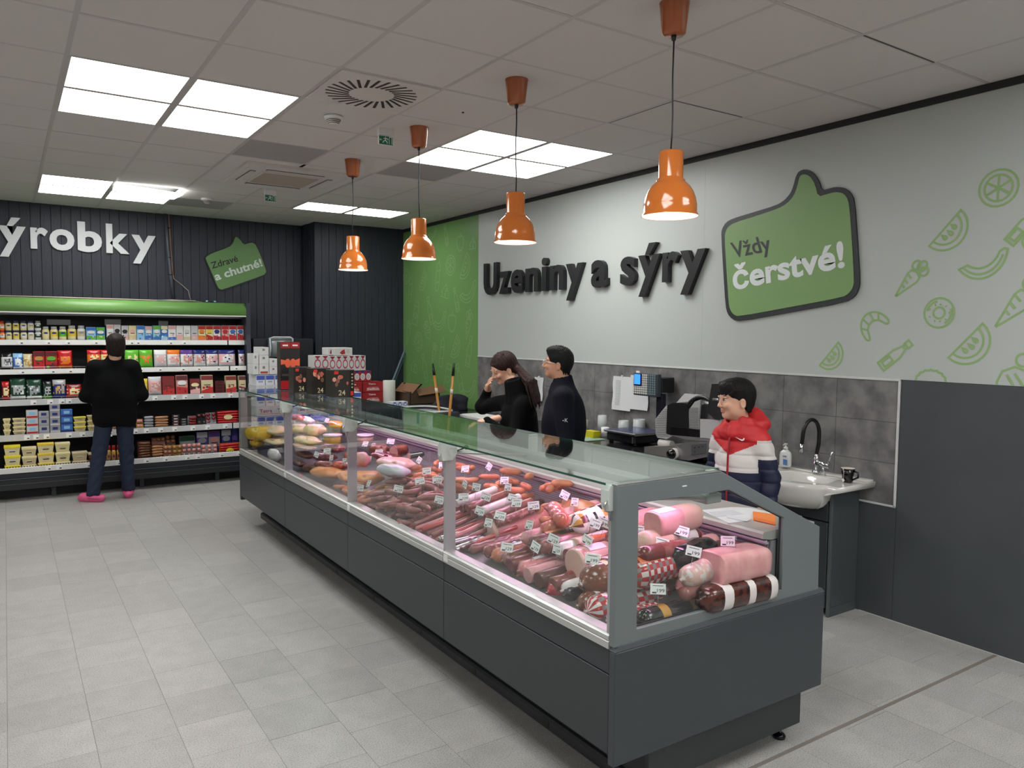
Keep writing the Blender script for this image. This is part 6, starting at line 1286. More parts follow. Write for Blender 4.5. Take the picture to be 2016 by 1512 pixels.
# ---- second rank salamis (post 3 to smoked ham)
for k, (ax, ay, bx, by, x, r, ms, nm_, lb) in enumerate(((930, 1050, 985, 1035, 2.03, .030, ['net'], 'netted_salami', 'dark netted salami left of the large pale pink ham log'), (905, 1062, 950, 1052, 1.92, .024, ['salami'], 'cut_salami', 'speckled cut salami at the third post near the glass'), (905, 1030, 948, 1016, 2.08, .032, ['white', 'salami'], 'white_salami', 'white powdered salami behind the third post'),
    (985, 1026, 1060, 1002, 2.22, .032, ['casing'], 'wrapped_salami', 'brown salami in clear film left of the pork knuckle'), (1010, 1012, 1078, 990, 2.34, .032, ['net'], 'netted_salami', 'dark grey netted salami in front of the back wall'), (960, 1010, 1010, 996, 2.24, .030, ['salami'], 'marbled_salami', 'marbled salami pieces behind the price cards'),
    (900, 1006, 945, 992, 2.2, .030, ['casing', 'pale'], 'grey_salami', 'greyish salami just right of the third post'), (945, 992, 998, 976, 2.40, .034, ['casing', 'grey'], 'grey_sausage', 'pale grey bagged sausage at the back behind the price cards'), (1020, 1000, 1050, 986, 2.45, .030, ['net'], 'patterned_salami', 'black and white netted salami near the back wall'), (1072, 1008, 1098, 996, 2.40, .026, ['salami'], 'small_salami', 'small speckled salami left of the smoked ham'),
    (915, 978, 960, 968, 2.42, .028, ['dred'], 'dark_salami', 'dark red salami below the round frankfurter links'), (890, 1090, 930, 1078, 1.86, .022, ['wurst'], 'thin_sausage', 'thin brown sausage at the foot of the third post'))):
    pxlog(ax, ay, bx, by, x, r, (lambda t, a: 0) if len(ms) == 1 else (lambda t, a: random.random() < .5), ms, nm_, lb, ends=('cut' if k % 2 else 'gather', 'round'), endm=0, lump=.05)
# ---- sausage heaps
def sausage(c, yaw, L, r, bend, M, name, lb, grp, pitch=0, n=8):
    pts = []; q = 8; rs = []
    for i in range(q + 1):
        t = i / q; x = (t - .5) * L; s = bend * (1 - (2 * t - 1) ** 2)
        pts.append(Vector(c) + Vector((x * math.cos(yaw) - s * math.sin(yaw), x * math.sin(yaw) + s * math.cos(yaw), x * math.sin(pitch)))); rs.append(r * (1 - abs(2 * t - 1) ** 6 * .65))
    m = MB(); m.tube(pts, r, n, rs=rs); return m.build(name, MM[M], None, None, lb, 'sausage', grp)
def heap(n, x0, x1, y0, y1, hfun, L, r, bend, Ms, name, lb, grp, yaw=(0, 6.28)):
    for k in range(n):
        u = k / n; x = random.uniform(x0, x1); y = random.uniform(y0, y1); lay = hfun(x, y) * (u ** .8)
        sp = ['right', 'middle', 'left'][min(2, int((y - y0) / (y1 - y0) * 3))] + ' ' + ['front', 'rear'][x > (x0 + x1) / 2] + (' upper' if u > .6 else ' lower')
        sausage((x, y, deckz(x) + r + .002 + lay), random.uniform(*yaw), random.uniform(*L), random.uniform(*r_) if isinstance(r, tuple) else r, random.uniform(-bend, bend), random.choice(Ms), name, lb + ', ' + sp + ' part', grp, pitch=random.uniform(-.12, .12))
bed = lambda x, y: .0
def mound(x0, x1, y0, y1, h, M, nm_, lb):
    """solid core of a heap, itself a layer of packed links"""
hz = lambda b, s: (lambda x, y: b + s * (x - 1.8))
heap(64, 1.82, 2.14, 3.72, 4.38, hz(.07, .24), (.14, .19), .018, .065, ['wurst', 'wurst', 'casing'], 'brown_sausage_link', 'curved brown smoked sausage in the big middle heap', 'brown smoked sausages in the middle heap')
heap(30, 1.82, 2.02, 4.32, 4.78, hz(.05, .15), (.12, .16), .015, .04, ['frank', 'tan'], 'tan_sausage_link', 'thin tan sausage in the small heap by the second post', 'tan sausages near the second post')
heap(44, 2.14, 2.44, 3.72, 4.75, hz(.04, .24), (.12, .15), .018, .045, ['frank', 'frank', 'tan'], 'orange_sausage_link', 'orange frankfurter link in the heap behind brown sausages', 'orange frankfurters behind the brown heap')
heap(30, 2.34, 2.50, 3.18, 3.80, hz(.03, .26), (.09, .13), .021, .03, ['frank', 'tan'], 'round_sausage_link', 'plump orange sausage link at the counter back wall', 'plump links at the back wall')
for k in range(14):   # thin sticks lying front to back
    y = 3.24 + k * .043; z0 = deckz(1.82) + .014 + (k % 3) * .014
    log((1.80 + random.uniform(0, .03), y, z0), (2.18, y + random.uniform(-.03, .05), z0 + .075), .0125, one, [['red', 'wurst', 'pink', 'casing'][k % 4]], 'sausage_stick', 'long thin sausage stick lying front to back beside the brown heap', ends=('round', 'round'), n=8, nr=5, group='long thin sausage sticks')
for k in range(8):
    y = 3.22 + k * .06; z0 = deckz(2.1) + .10 + (k % 2) * .02
    log((2.05, y, z0), (2.33, y + .02, z0 + .05), .022, one, [['salami', 'casing', 'dred', 'white'][k % 4]], 'salami_stick', '%s salami behind the thin sausage sticks, %s' % (['speckled', 'brown', 'dark red', 'white'][k % 4], 'nearer one' if k < 4 else 'farther one'), ends=('cut', 'round'), n=12, nr=5, endm=0, group='salamis behind the thin sticks')
for k in range(4):
    y = 3.23 + k * .05; log((1.80, y, deckz(1.8) + .020 + .02 * (k % 2)), (2.0, y + .02, deckz(2.0) + .03), .018, lambda t, a: random.random() < .35, ['silver', 'net'], 'netted_salami_stick', 'thin silver netted salami at the foot of the third post', ends=('gather', 'round'), n=10, nr=10, group='silver netted salamis at the third post')
# ---- second module: cured meat, chicken, bacon, ham
def slabm(px, py, x, w, d, h, M, name, lb, yaw=0, lump=.08, cat='meat', tp=.8):
    c = P(px, py, x=x)
    if c.y > 6.98 - d / 2: c = P(px, py, y=6.98 - d / 2)
    bm = bmesh.new(); bmesh.ops.create_cube(bm, size=1); bmesh.ops.subdivide_edges(bm, edges=bm.edges[:], cuts=5, use_grid_fill=True)
    o = random.random() * 9
    for v in bm.verts:
        X, Y, Z = v.co * 2; s = 1 - .16 * (X * X * Y * Y + Y * Y * Z * Z + X * X * Z * Z); s *= 1 + lump * math.sin(3 * X + o) * math.cos(3.3 * Y + o); X *= s * w / 2; Y *= s * d / 2; Z *= s * h / 2
        v.co = c + Vector((X * math.cos(yaw) - Y * math.sin(yaw), X * math.sin(yaw) + Y * math.cos(yaw), Z))
    m = MB(); m.bm(bm, 0, True); return m.build(name, MM[M] if isinstance(M, str) else M, None, None, lb, cat)
M_chk = Mt('chicken', (224, 158, 108), .35, noise=(8, (206, 130, 84), .3, .7))
for a in ((648, 930, 1.90, .17, .30, .07, M_chk, 'marinated_fillet', 'orange marinated meat left of the second post', .3), (690, 938, 1.92, .15, .25, .06, M_chk, 'marinated_fillet', 'orange marinated meat just behind the second post', -.2), (722, 940, 1.98, .20, .24, .07, M_chk, 'marinated_fillet', 'orange marinated slab right of the second post', .1),
    (780, 912, 2.12, .20, .32, .06, 'pale', 'bacon_slab', 'flat bacon slab with pink top above the printed bag', 0), (775, 926, 2.02, .12, .26, .07, C(190, 190, 200, .3), 'printed_bag', 'silver-white printed bag below the bacon slab', .2), (748, 886, 2.25, .12, .16, .08, 'cured', 'cured_ham', 'dark brown cured ham with pink cut face', .4), (762, 898, 2.20, .16, .3, .05, 'dred', 'flat_cured_meat', 'long flat dark cured meat under the cured ham', 0),
    (712, 905, 2.02, .08, .14, .10, 'ham', 'ham_piece', 'upright pink ham piece in a clear bag right of the second post', .2), (695, 900, 2.1, .1, .18, .08, 'raw', 'ham_piece', 'reddish meat piece hidden behind the second post', 0), (600, 894, 1.98, .10, .34, .05, 'cured', 'cured_block', 'long brown cured block below the striped cheeses', 0), (640, 900, 2.0, .12, .2, .06, 'dred', 'cured_piece', 'dark reddish cured piece under the white price cards', .3),
    (612, 922, 1.86, .06, .14, .06, 'net', 'dried_salami', 'dark dried salami knot near the glass of the second pane', .5), (588, 912, 1.88, .07, .2, .04, 'net', 'dried_salami', 'flat dark dried meat at the left post', 0), (655, 882, 2.12, .14, .22, .07, 'salami', 'ham_piece', 'pale wrapped ham piece left of the second post', .3), (640, 915, 1.92, .10, .2, .05, 'casing', 'smoked_piece', 'small smoked piece beside the dried salami knot', .2), (672, 915, 1.98, .10, .16, .05, 'raw', 'cut_pieces', 'orange red cut pieces behind the marinated meat', .1)):
    slabm(*a[:9], a[9])
log(P(775, 890, x=2.22), P(800, 884, x=2.34), .042, one, ['cured', 'ham'], 'smoked_roll', 'red-brown smoked roll with pink cut end in the middle pane', ends=('cut', 'round'), endm=1, cat='ham')
log(P(805, 898, x=2.25), P(835, 893, x=2.36), .034, one, ['black', 'ham'], 'smoked_fillet', 'black-rinded fillet with flat pink cut face in the middle pane', ends=('cut', 'round'), endm=1, cat='ham', sz=.6)
# cheeses and left modules
for a in ((512, 852, 2.0, .22, .3, .12, 'yellow', 'yellow_cheese', 'bright yellow cheese in clear film with red edge at the far left'), (506, 872, 1.9, .1, .2, .06, 'yellow', 'cheese_piece', 'small yellow cheese piece below the bright yellow cheese'), (540, 846, 2.12, .2, .4, .06, 'cream', 'cheese_block', 'long pale yellow cheese block left of the first post'), (540, 866, 2.0, .2, .5, .05, 'cream', 'cheese_block', 'stacked cream cheese blocks with orange edge left of the first post'),
    (590, 844, 2.12, .14, .22, .08, 'cream', 'cheese_block', 'pale cheese block with orange label near the first post'), (620, 846, 2.14, .16, .22, .09, 'cream', 'cheese_loaf', 'rounded white cheese loaf right of the orange label'), (606, 866, 2.02, .16, .40, .04, 'cream', 'cheese_slab', 'flat stack of cheese slabs in front of the white loaf'), (600, 878, 1.98, .14, .36, .03, 'pale', 'cheese_slab', 'thin pinkish slab under the stack of cheese slabs'),
    (664, 836, 2.30, .10, .26, .06, 'gold', 'smoked_cheese', 'golden smoked cheese oval in the back row'), (690, 838, 2.32, .10, .2, .06, 'gold', 'smoked_cheese', 'second golden smoked cheese close to the second post'), (600, 826, 2.35, .1, .4, .05, 'lab', 'foil_pack', 'silver foil pack lying at the back behind the cheeses'), (585, 822, 2.42, .1, .3, .05, 'raw', 'red_pack', 'red and white pack at the back behind the first post'), (630, 824, 2.40, .1, .3, .05, 'blue', 'blue_pack', 'blue foil pack at the back behind the cheese loaf'),
    (540, 896, 1.86, .06, .26, .10, 'lab', 'white_box', 'white box with dark side at the front left glass')):
    slabm(*a, cat='cheese' if 'cheese' in a[7] else 'food pack')
for px, py, x, lb in ((655, 862, 2.10, 'round clear tub of yellow salad with white lid by the second post'), (718, 862, 2.30, 'round clear tub with white lid just right of the second post')):
    c = P(px, py, x=x); t = thing('salad_tub', lb, 'tub', (c.x, c.y, c.z - .03)); MB().lathe((c.x, c.y, c.z - .035), [(.0, 0), (.062, 0), (.068, .05), (0, .05)], 22).build('tub', MM['gold'] if px < 700 else MM['pale'], t); MB().lathe((c.x, c.y, c.z + .015), [(0, 0), (.073, 0), (.074, .012), (.066, .014), (0, .014)], 22).build('lid', C(196, 186, 200, .25), t)
log(P(492, 862, y=6.90), P(492, 862, y=6.90) + Vector((.2, 0, .01)), .045, one, ['red'], 'red_netted_cheese', 'red waxed cheese edge at the far left end of the counter', ends=('round', 'round'), cat='cheese')
# ---- lower layers that carry the near goods
kinds = [('pink', 'pink', 'pink cooked'), ('brown', 'brown', 'brown smoked'), ('salami', 'salami', 'speckled'), ('casing', 'casing', 'greyish brown'), ('ham', 'ham', 'pale pink'), ('dred', 'dred', 'dark red'), ('frank', 'frank', 'orange'), ('white', 'white', 'white skinned'), ('net', 'net', 'dark netted')]
for row, (xa, xb, r, up) in enumerate(((1.86, 2.16, .036, 0), (2.20, 2.52, .042, 0), (1.98, 2.30, .036, .074), (2.30, 2.55, .040, .09))):
    n = 14 if row < 2 else 13; prevk = 'the corner frame'
    for k in range(n):
        y = 2.03 + row * .012 + k * (1.10 / n)
        if row >= 2 and (y > 2.98 if row == 2 else y > 3.05): continue
        if row == 0 and y < 2.42: continue
        if row == 2 and y < 2.30: continue
        kk = kinds[(k * 5 + row * 4) % 9]; z = deckz(xa) + r + up + .002; z1 = deckz(xb) + r + up + .002
        lb = '%s sausage, %s layer of near pane, next to %s' % (kk[2], ['lower front', 'lower back', 'upper middle', 'upper back'][row], prevk); prevk = kk[2] + ' one'
        log((xa + random.uniform(-.01, .02), y, z), (xb, y + random.uniform(-.02, .02), z1), r * random.uniform(.9, 1.02), one, [kk[0]], 'packed_sausage', lb, ends=(random.choice(['cut', 'gather', 'gather']), 'round'), n=14, nr=7, endm=0, lump=.03, group='packed sausages under the near goods', label=None if k % 3 else (.25, .6, .1, .32, random.choice([(206, 200, 206), (190, 120, 60), (60, 70, 130), (150, 40, 40)])))
# ---- price cards
M_card = C(236, 238, 238, .4); M_clear = glassmat('clear_clip', (.93, .94, .95), 1.45, .05); M_cink = C(60, 60, 70, .5)
cards = [(60 + 860 - 60 + 280 / 5.04, 860 + 325 / 5.04), (860 + 515 / 5.04, 860 + 300 / 5.04), (860 + 20 / 5.04, 860 + 430 / 5.04)]
Z2 = [(280, 325), (515, 300), (20, 430), (275, 475), (390, 505), (670, 440), (705, 505), (265, 605), (485, 600), (35, 635), (425, 740), (750, 615), (625, 790), (790, 665), (960, 690), (1265, 585), (1365, 655), (510, 860), (915, 880), (1155, 1025), (1570, 870), (1660, 860), (975, 1100), (1190, 1125), (1490, 1035), (695, 1105), (1540, 1220)]
Z4 = [(630, 565), (450, 670), (735, 745), (1035, 655), (985, 935), (425, 1075), (262, 560)]
Z1 = [(710, 165), (840, 130), (1185, 345), (1255, 360), (1415, 320), (1310, 420), (1670, 490), (1740, 590), (1835, 665), (1890, 535), (745, 440), (840, 410), (880, 470), (1210, 480), (1215, 700), (1485, 750), (1680, 680), (1850, 850), (1000, 500), (1130, 100 + 640)]
allc = [(860 + x / 5.04, 860 + y / 5.04) for x, y in Z2] + [(1200 + x / 4.447, 920 + y / 4.447) for x, y in Z4] + [(460 + x / 4.582, 800 + y / 4.582) for x, y in Z1]
def slope_hit(px, py, a, b):
    v = RM @ Vector((px - 1008, -(py - 756), -FOC)); tt = (a - CH - b * 1.8) / (v.z - b * v.x); return Vector((v.x * tt, v.y * tt, CH + v.z * tt))
where = []
cnt = {}
for i, (px, py) in enumerate(allc):
    c = slope_hit(px, py, .80, .26); c.x = min(max(c.x, 1.80), 2.52)
    c = P(px, py, x=c.x)
    if c.y > 6.9: c = P(px, py, y=6.9)
    if c.y < 2.04: c = P(px, py, y=2.04)
    yaw = random.uniform(-.5, .5) + .35; tl = random.uniform(.15, .5); w_ = .030; h_ = .021
    n_ = Vector((-math.cos(yaw) * math.cos(tl), -math.sin(yaw) * math.cos(tl), math.sin(tl))); u = Vector((0, 0, 1)).cross(n_).normalized(); roll = random.uniform(-.25, .25); v = n_.cross(u).normalized(); u, v = u * math.cos(roll) + v * math.sin(roll), v * math.cos(roll) - u * math.sin(roll)
    bay = 'nearest' if c.y < 3.15 else 'second' if c.y < 4.4 else 'third' if c.y < 5.7 else 'farthest'; dep = 'front' if c.x < 2.0 else 'middle' if c.x < 2.3 else 'back'
    key = (bay, dep); cnt.setdefault(key, []).append((c, u, v, n_, px, py))
ordn = ['leftmost', 'second from left', 'third from left', 'fourth from left', 'fifth from left', 'sixth from left', 'seventh from left', 'eighth from left', 'ninth from left', 'tenth from left', 'eleventh from left', 'twelfth from left']
for (bay, dep), L_ in cnt.items():
    L_.sort(key=lambda q: q[4])
    for i, (c, u, v, n_, px, py) in enumerate(L_):
        pass
        lb = 'white price card in the %s counter bay, %s row, %s' % (bay, dep, ordn[min(i, 11)])
        t = thing('price_card', lb, 'price card', tuple(c - v * .05), 'white price cards among the meat')
        hw, hh = .029, .020
        m = MB(); m.obox(c + v * .004, (u, v, n_), (hw, hh, .0008)); m.build('card', M_card, t)
        m = MB(); text_into(m, '199' if px > 1150 else '129', c - u * .004 - v * .008 + n_ * .0012, u * .028, v * .012, n_, 0, bold=.01); m.obox(c - u * .014 - v * .010 + n_ * .001, (u, v, n_), (.008, .003, .0003)); m.obox(c + v * .016 + n_ * .001, (u, v, n_), (.02, .0012, .0003)); m.build('print', M_cink, t)
        m = MB(); m.obox(c - v * .008 - n_ * .002, (u, v, n_), (hw + .006, hh + .014, .0006)); m.build('clear_holder', M_clear, t)
        m = MB(); m.tube([c - v * .02 - n_ * .003, c - v * .034 - n_ * .006, c - v * .062 - n_ * .004], .0012, 4); m.build('pin', M_steel, t)
# papers on the counter worktop
def flat(pts, z, h, M, name, lb, cat='paper'):
    t = thing(name, lb, cat, (sum(p[0] for p in pts) / len(pts), sum(p[1] for p in pts) / len(pts), z)); m = MB(); m.prism([(p[0], p[1]) for p in pts], z, z + h, 'z'); fixn(m).build('sheet', M, t); return t
q = lambda *L: [tuple(P(x, y, z=.945)[:2]) for x, y in L]
fx_ = lambda L: [(min(max(x, 2.545), 2.86), max(y, 1.99)) for x, y in L]
flat(fx_(q((1380, 1004), (1427, 1031), (1500, 1021), (1538, 1012), (1497, 996), (1440, 998))), .9435, .0008, C(222, 224, 228, .5), 'delivery_note', 'large white paper sheet on the counter worktop in the end window')
t = flat(fx_(q((1395, 1008), (1442, 1004), (1465, 1012), (1410, 1018))), .9448, .0006, C(204, 206, 212, .5), 'printed_form', 'grey framed form lying on the large white sheet'); 
flat(fx_(q((1482, 1012), (1526, 1018), (1527, 1034), (1483, 1024))), .9458, .012, C(238, 132, 60, .45), 'orange_card_stack', 'orange card block on the worktop papers in the end window', 'card')
flat(fx_(q((1430, 1014), (1480, 1022), (1470, 1027), (1432, 1020))), .9458, .001, C(214, 216, 222, .5), 'small_note', 'small white note beside the orange card block')
# ================================================================ PEOPLE (signed-distance bodies turned into one skin)
class SDF:
    def __init__(s, vox): s.p = []; s.vox = vox
    def cone(s, a, b, ra, rb, tag=0, k=.02, sub=False): s.p.append(('c', np.array(a, float), np.array(b, float), ra, rb, tag, k, sub)); return s
    def ell(s, c, r, tag=0, k=.02, sub=False, R=None): s.p.append(('e', np.array(c, float), np.array(r, float), R, None, tag, k, sub)); return s
    def dist(s, q, X, Y, Z):
        if q[0] == 'c':
            a, b = q[1], q[2]; d = b - a; L2 = max(1e-9, d @ d); t = ((X - a[0]) * d[0] + (Y - a[1]) * d[1] + (Z - a[2]) * d[2]) / L2; t = np.clip(t, 0, 1)
            return np.sqrt((X - a[0] - t * d[0]) ** 2 + (Y - a[1] - t * d[1]) ** 2 + (Z - a[2] - t * d[2]) ** 2) - (q[3] + (q[4] - q[3]) * t)
        c, r, R = q[1], q[2], q[3]; x, y, z = X - c[0], Y - c[1], Z - c[2]
        if R is not None: x, y, z = (R[0][0] * x + R[0][1] * y + R[0][2] * z), (R[1][0] * x + R[1][1] * y + R[1][2] * z), (R[2][0] * x + R[2][1] * y + R[2][2] * z)
        k0 = np.sqrt((x / r[0]) ** 2 + (y / r[1]) ** 2 + (z / r[2]) ** 2); k1 = np.sqrt((x / r[0] ** 2) ** 2 + (y / r[1] ** 2) ** 2 + (z / r[2] ** 2) ** 2) + 1e-9
        return k0 * (k0 - 1) / k1
    def bounds(s, q, pad):
        if q[0] == 'c': m = max(q[3], q[4]) + pad; return np.minimum(q[1], q[2]) - m, np.maximum(q[1], q[2]) + m
        m = (max(q[2]) if q[3] is not None else q[2]) + pad; return q[1] - m, q[1] + m
    def mesh(s):
        v = s.vox; bb = [s.bounds(q, .012) for q in s.p if not q[7]]; lo = np.min([b[0] for b in bb], 0) - v; hi = np.max([b[1] for b in bb], 0) + v
        n = np.ceil((hi - lo) / v).astype(int) + 1; F = np.full(n, .2, np.float32); ax = [lo[i] + v * np.arange(n[i]) for i in range(3)]
        for q in s.p:
            b0, b1 = s.bounds(q, q[6] * 1.3 + .03); i0 = np.clip(np.floor((b0 - lo) / v).astype(int), 0, n - 1); i1 = np.clip(np.ceil((b1 - lo) / v).astype(int) + 1, 1, n)
            if (i1 <= i0).any(): continue
            X = ax[0][i0[0]:i1[0]][:, None, None]; Y = ax[1][i0[1]:i1[1]][None, :, None]; Z = ax[2][i0[2]:i1[2]][None, None, :]
            d = s.dist(q, X, Y, Z); S_ = F[i0[0]:i1[0], i0[1]:i1[1], i0[2]:i1[2]]; k = max(q[6], 1e-4)
            if not q[7]: h = np.maximum(k - np.abs(S_ - d), 0) / k; S_[...] = np.minimum(S_, d) - h * h * k * .25
            else: h = np.maximum(k - np.abs(S_ + d), 0) / k; S_[...] = np.maximum(S_, -d) + h * h * k * .25
        sg = F < 0; c = sg[:-1, :-1, :-1].astype(np.int8)
        for a in (0, 1):
            for b in (0, 1):
                for e in (0, 1):
                    if a + b + e: c = c + sg[a:n[0] - 1 + a, b:n[1] - 1 + b, e:n[2] - 1 + e]
        I = np.argwhere((c > 0) & (c < 8)); idm = np.full(n - 1, -1, np.int32); idm[I[:, 0], I[:, 1], I[:, 2]] = np.arange(len(I))
        acc = np.zeros((len(I), 3)); cnt_ = np.zeros(len(I)); cor = [(a, b, e) for a in (0, 1) for b in (0, 1) for e in (0, 1)]
        fv = {cc: F[I[:, 0] + cc[0], I[:, 1] + cc[1], I[:, 2] + cc[2]] for cc in cor}
        for p in cor:
            for k in range(3):
                if p[k] == 0:
                    q_ = list(p); q_[k] = 1; q_ = tuple(q_); f0, f1 = fv[p], fv[q_]; m = (f0 < 0) != (f1 < 0); t = np.where(m, f0 / np.where(m, f0 - f1, 1), 0)
                    pt = np.array(p, float)[None, :] + t[:, None] * (np.array(q_) - np.array(p))[None, :]; acc[m] += pt[m]; cnt_[m] += 1
        V = lo + v * (I + acc / cnt_[:, None]); fs = []
        for k in range(3):
            e = [0, 0, 0]; e[k] = 1; A = sg[:n[0] - e[0], :n[1] - e[1], :n[2] - e[2]]; B = sg[e[0]:, e[1]:, e[2]:]; E_ = np.argwhere(A != B); k1, k2 = (k + 1) % 3, (k + 2) % 3
            ok = (E_[:, k1] > 0) & (E_[:, k2] > 0) & (E_[:, k1] < n[k1] - 1) & (E_[:, k2] < n[k2] - 1); E_ = E_[ok]; ins = A[E_[:, 0], E_[:, 1], E_[:, 2]]
            def g(o1, o2): J = E_.copy(); J[:, k1] -= o1; J[:, k2] -= o2; return idm[J[:, 0], J[:, 1], J[:, 2]]
            Q = np.stack([g(1, 1), g(0, 1), g(0, 0), g(1, 0)], 1); Q[~ins] = Q[~ins][:, ::-1]; fs.append(Q)
        Q = np.concatenate(fs); Q = Q[(Q >= 0).all(1)]
        # light smoothing
        for _ in range(1):
            S2 = np.zeros_like(V); c2 = np.zeros(len(V))
            for a, b in ((0, 1), (1, 2), (2, 3), (3, 0)): np.add.at(S2, Q[:, a], V[Q[:, b]]); np.add.at(c2, Q[:, a], 1); np.add.at(S2, Q[:, b], V[Q[:, a]]); np.add.at(c2, Q[:, b], 1)
            V = V * .5 + S2 / np.maximum(c2, 1)[:, None] * .5
        return V, Q
    def tags(s, Pn):
        best = np.full(len(Pn), 9.); tg = np.zeros(len(Pn), int)
        for q in s.p:
            if q[7]: continue
            d = s.dist(q, Pn[:, 0], Pn[:, 1], Pn[:, 2]); m = d < best; best[m] = d[m]; tg[m] = q[5]
        return tg
def skin(sdf, name, mats, parent, disp=None, colour=None):
    V, Q = sdf.mesh(); me = bpy.data.meshes.new(name); base = np.array(BASE[parent.name])
    Cc = V[Q].mean(1)
    if disp is not None:
        N = np.cross(V[Q[:, 2]] - V[Q[:, 0]], V[Q[:, 3]] - V[Q[:, 1]]); vn = np.zeros_like(V)
        for a in range(4): np.add.at(vn, Q[:, a], N)
        vn /= np.linalg.norm(vn, axis=1)[:, None] + 1e-9; V = V + vn * disp(V)[:, None]
    V = V - base; me.vertices.add(len(V)); me.vertices.foreach_set('co', V.astype(np.float32).ravel()); me.loops.add(len(Q) * 4); me.loops.foreach_set('vertex_index', Q.astype(np.int32).ravel())
    me.polygons.add(len(Q)); me.polygons.foreach_set('loop_start', np.arange(0, len(Q) * 4, 4, dtype=np.int32)); me.polygons.foreach_set('use_smooth', np.ones(len(Q), bool))
    for q in mats: me.materials.append(q)
    mi = colour(Cc) if colour is not None else sdf.tags(Cc); me.polygons.foreach_set('material_index', mi.astype(np.int32)); me.update(calc_edges=True); me.validate()
    o = bpy.data.objects.new(name, me); return link(o, parent, BASE[parent.name])
class Fr:
    """local frame: forward, left, up"""
    def __init__(s, o, yaw, pitch=0, roll=0, sc=1):
        s.o = np.array(o, float); R = Matrix.Rotation(yaw, 3, 'Z') @ Matrix.Rotation(pitch, 3, 'Y') @ Matrix.Rotation(roll, 3, 'X'); s.R = np.array(R); s.s = sc
    def __call__(s, f, l, u): return s.o + s.R @ (np.array((f, l, u)) * s.s)
    def inv(s): return s.R.T
def head(S_, H, skin_t=0, lip=None, female=False):
    s = H.s; T = H.inv(); e = lambda c, r, k=.015, tag=skin_t, sub=False: S_.ell(H(*c), np.array(r) * s, tag, k * s, sub, T)
    e((-.012, 0, .035), (.098, .076, .088), .02); e((.022, 0, -.026), (.060, .051, .078), .028); e((.052, 0, -.086), (.026, .024, .020), .03)
    for q in (-1, 1):
        e((.010, q * .043, -.052), (.042, .016, .030), .03); e((.068, q * .032, -.025), (.020, .024, .018), .02); e((-.012, q * .077, -.012), (.018, .008, .031), .010); e((-.008, q * .083, -.010), (.009, .006, .018), .006, skin_t, True)
        e((.090, q * .031, .010), (.014, .018, .010), .012, skin_t, True); e((.080, q * .031, .026), (.012, .022, .007), .012); e((.076, q * .031, .007), (.0125, .0125, .0115), .006)
    S_.cone(H(.086, 0, .014), H(.1035, 0, -.026), .006 * s, .0095 * s, skin_t, .010 * s)
    for q in (-1, 1): e((.092, q * .010, -.030), (.008, .007, .006), .008)
    e((.078, 0, -.052), (.012, .021, .0055), .006, lip if lip is not None else skin_t); e((.0765, 0, -.0615), (.012, .018, .0055), .006, lip if lip is not None else skin_t); e((.090, 0, -.0565), (.008, .020, .0014), .002, skin_t, True)
def eyes(H, par, M_iris, closed=False):
    for q in (-1, 1):
        m = MB(); c = Vector(H(.0805, q * .031, .008)); f = Vector(H.R @ np.array((1, 0, 0))); l = Vector(H.R @ np.array((0, 1, 0))); u = f.cross(l)
        if not closed:
            m.lathe(c, [(.0118 * H.s, -.004), (.0112 * H.s, .002), (.008 * H.s, .0065 * H.s), (0, .009 * H.s)], 14, 0, f); m.lathe(c + f * .0068 * H.s, [(.0058 * H.s, 0), (.004 * H.s, .0022), (0, .0032)], 12, 1, f)
        m.tube([c + l * (.016 * t) * H.s + u * (.0085 * (1 - t * t) if not closed else -.006 * (1 - t * t)) * H.s + f * (.009 - .006 * t * t) * H.s for t in (-1, -.6, -.2, .2, .6, 1)], .0018 * H.s, 5, 2)
        m.build('eye', [C(225, 222, 218, .2), M_iris, C(30, 22, 20, .5)], par)
        m = MB(); m.tube([Vector(H(.088 - abs(t) * .01, q * (.031 + .018 * t), .030 + .004 * (1 - t * t))) for t in (-1, -.5, 0, .5, 1)], .0032 * H.s, 6, rs=[.0018 * H.s, .0034 * H.s, .0036 * H.s, .003 * H.s, .0015 * H.s], flat=.8); m.build('eyebrow', C(34, 24, 20, .7), par)
def hand(S_, w, d, n, s=1, tag=0, curl=.5, side=1):
    """w wrist, d finger direction, n palm normal"""
    w = Vector(w); d = Vector(d).normalized(); n = Vector(n); n = (n - d * n.dot(d)).normalized(); l = d.cross(n) * side
    S_.ell(tuple(w + d * .045 * s), (.026 * s,) * 3, tag, .02); 
    for i, (o, L) in enumerate(((-.030, .070), (-.010, .080), (.010, .074), (.028, .060))):
        a = w + d * .03 * s + l * o * .8 * s; b = w + d * .085 * s + l * o * s; c = b + (d * math.cos(curl) + n * math.sin(curl)) * L * .5 * s; e = c + (d * math.cos(curl * 2) + n * math.sin(curl * 2)) * L * .5 * s
        S_.cone(a, b, .013 * s, .0095 * s, tag, .010); S_.cone(b, c, .0092 * s, .0082 * s, tag, .003); S_.cone(c, e, .0082 * s, .0068 * s, tag, .002)
    a = w + d * .02 * s - l * .02 * s; b = a + (d * .7 - l * .7 + n * .3) * .045 * s; c = b + (d * .9 - l * .2 + n * .4) * .035 * s; S_.cone(a, b, .014 * s, .010 * s, tag, .01); S_.cone(b, c, .010 * s, .008 * s, tag, .004)
def fold(amp, f1, f2, sd=0):
    return lambda V: amp * (np.sin(V[:, 2] * f1 + 2.2 * np.sin(V[:, 0] * 9 + sd) + 1.7 * np.sin(V[:, 1] * 11 + sd)) * .6 + np.sin(V[:, 0] * f2 + V[:, 2] * f2 * .6 + 3 * np.sin(V[:, 1] * 7 + sd)) * .4)
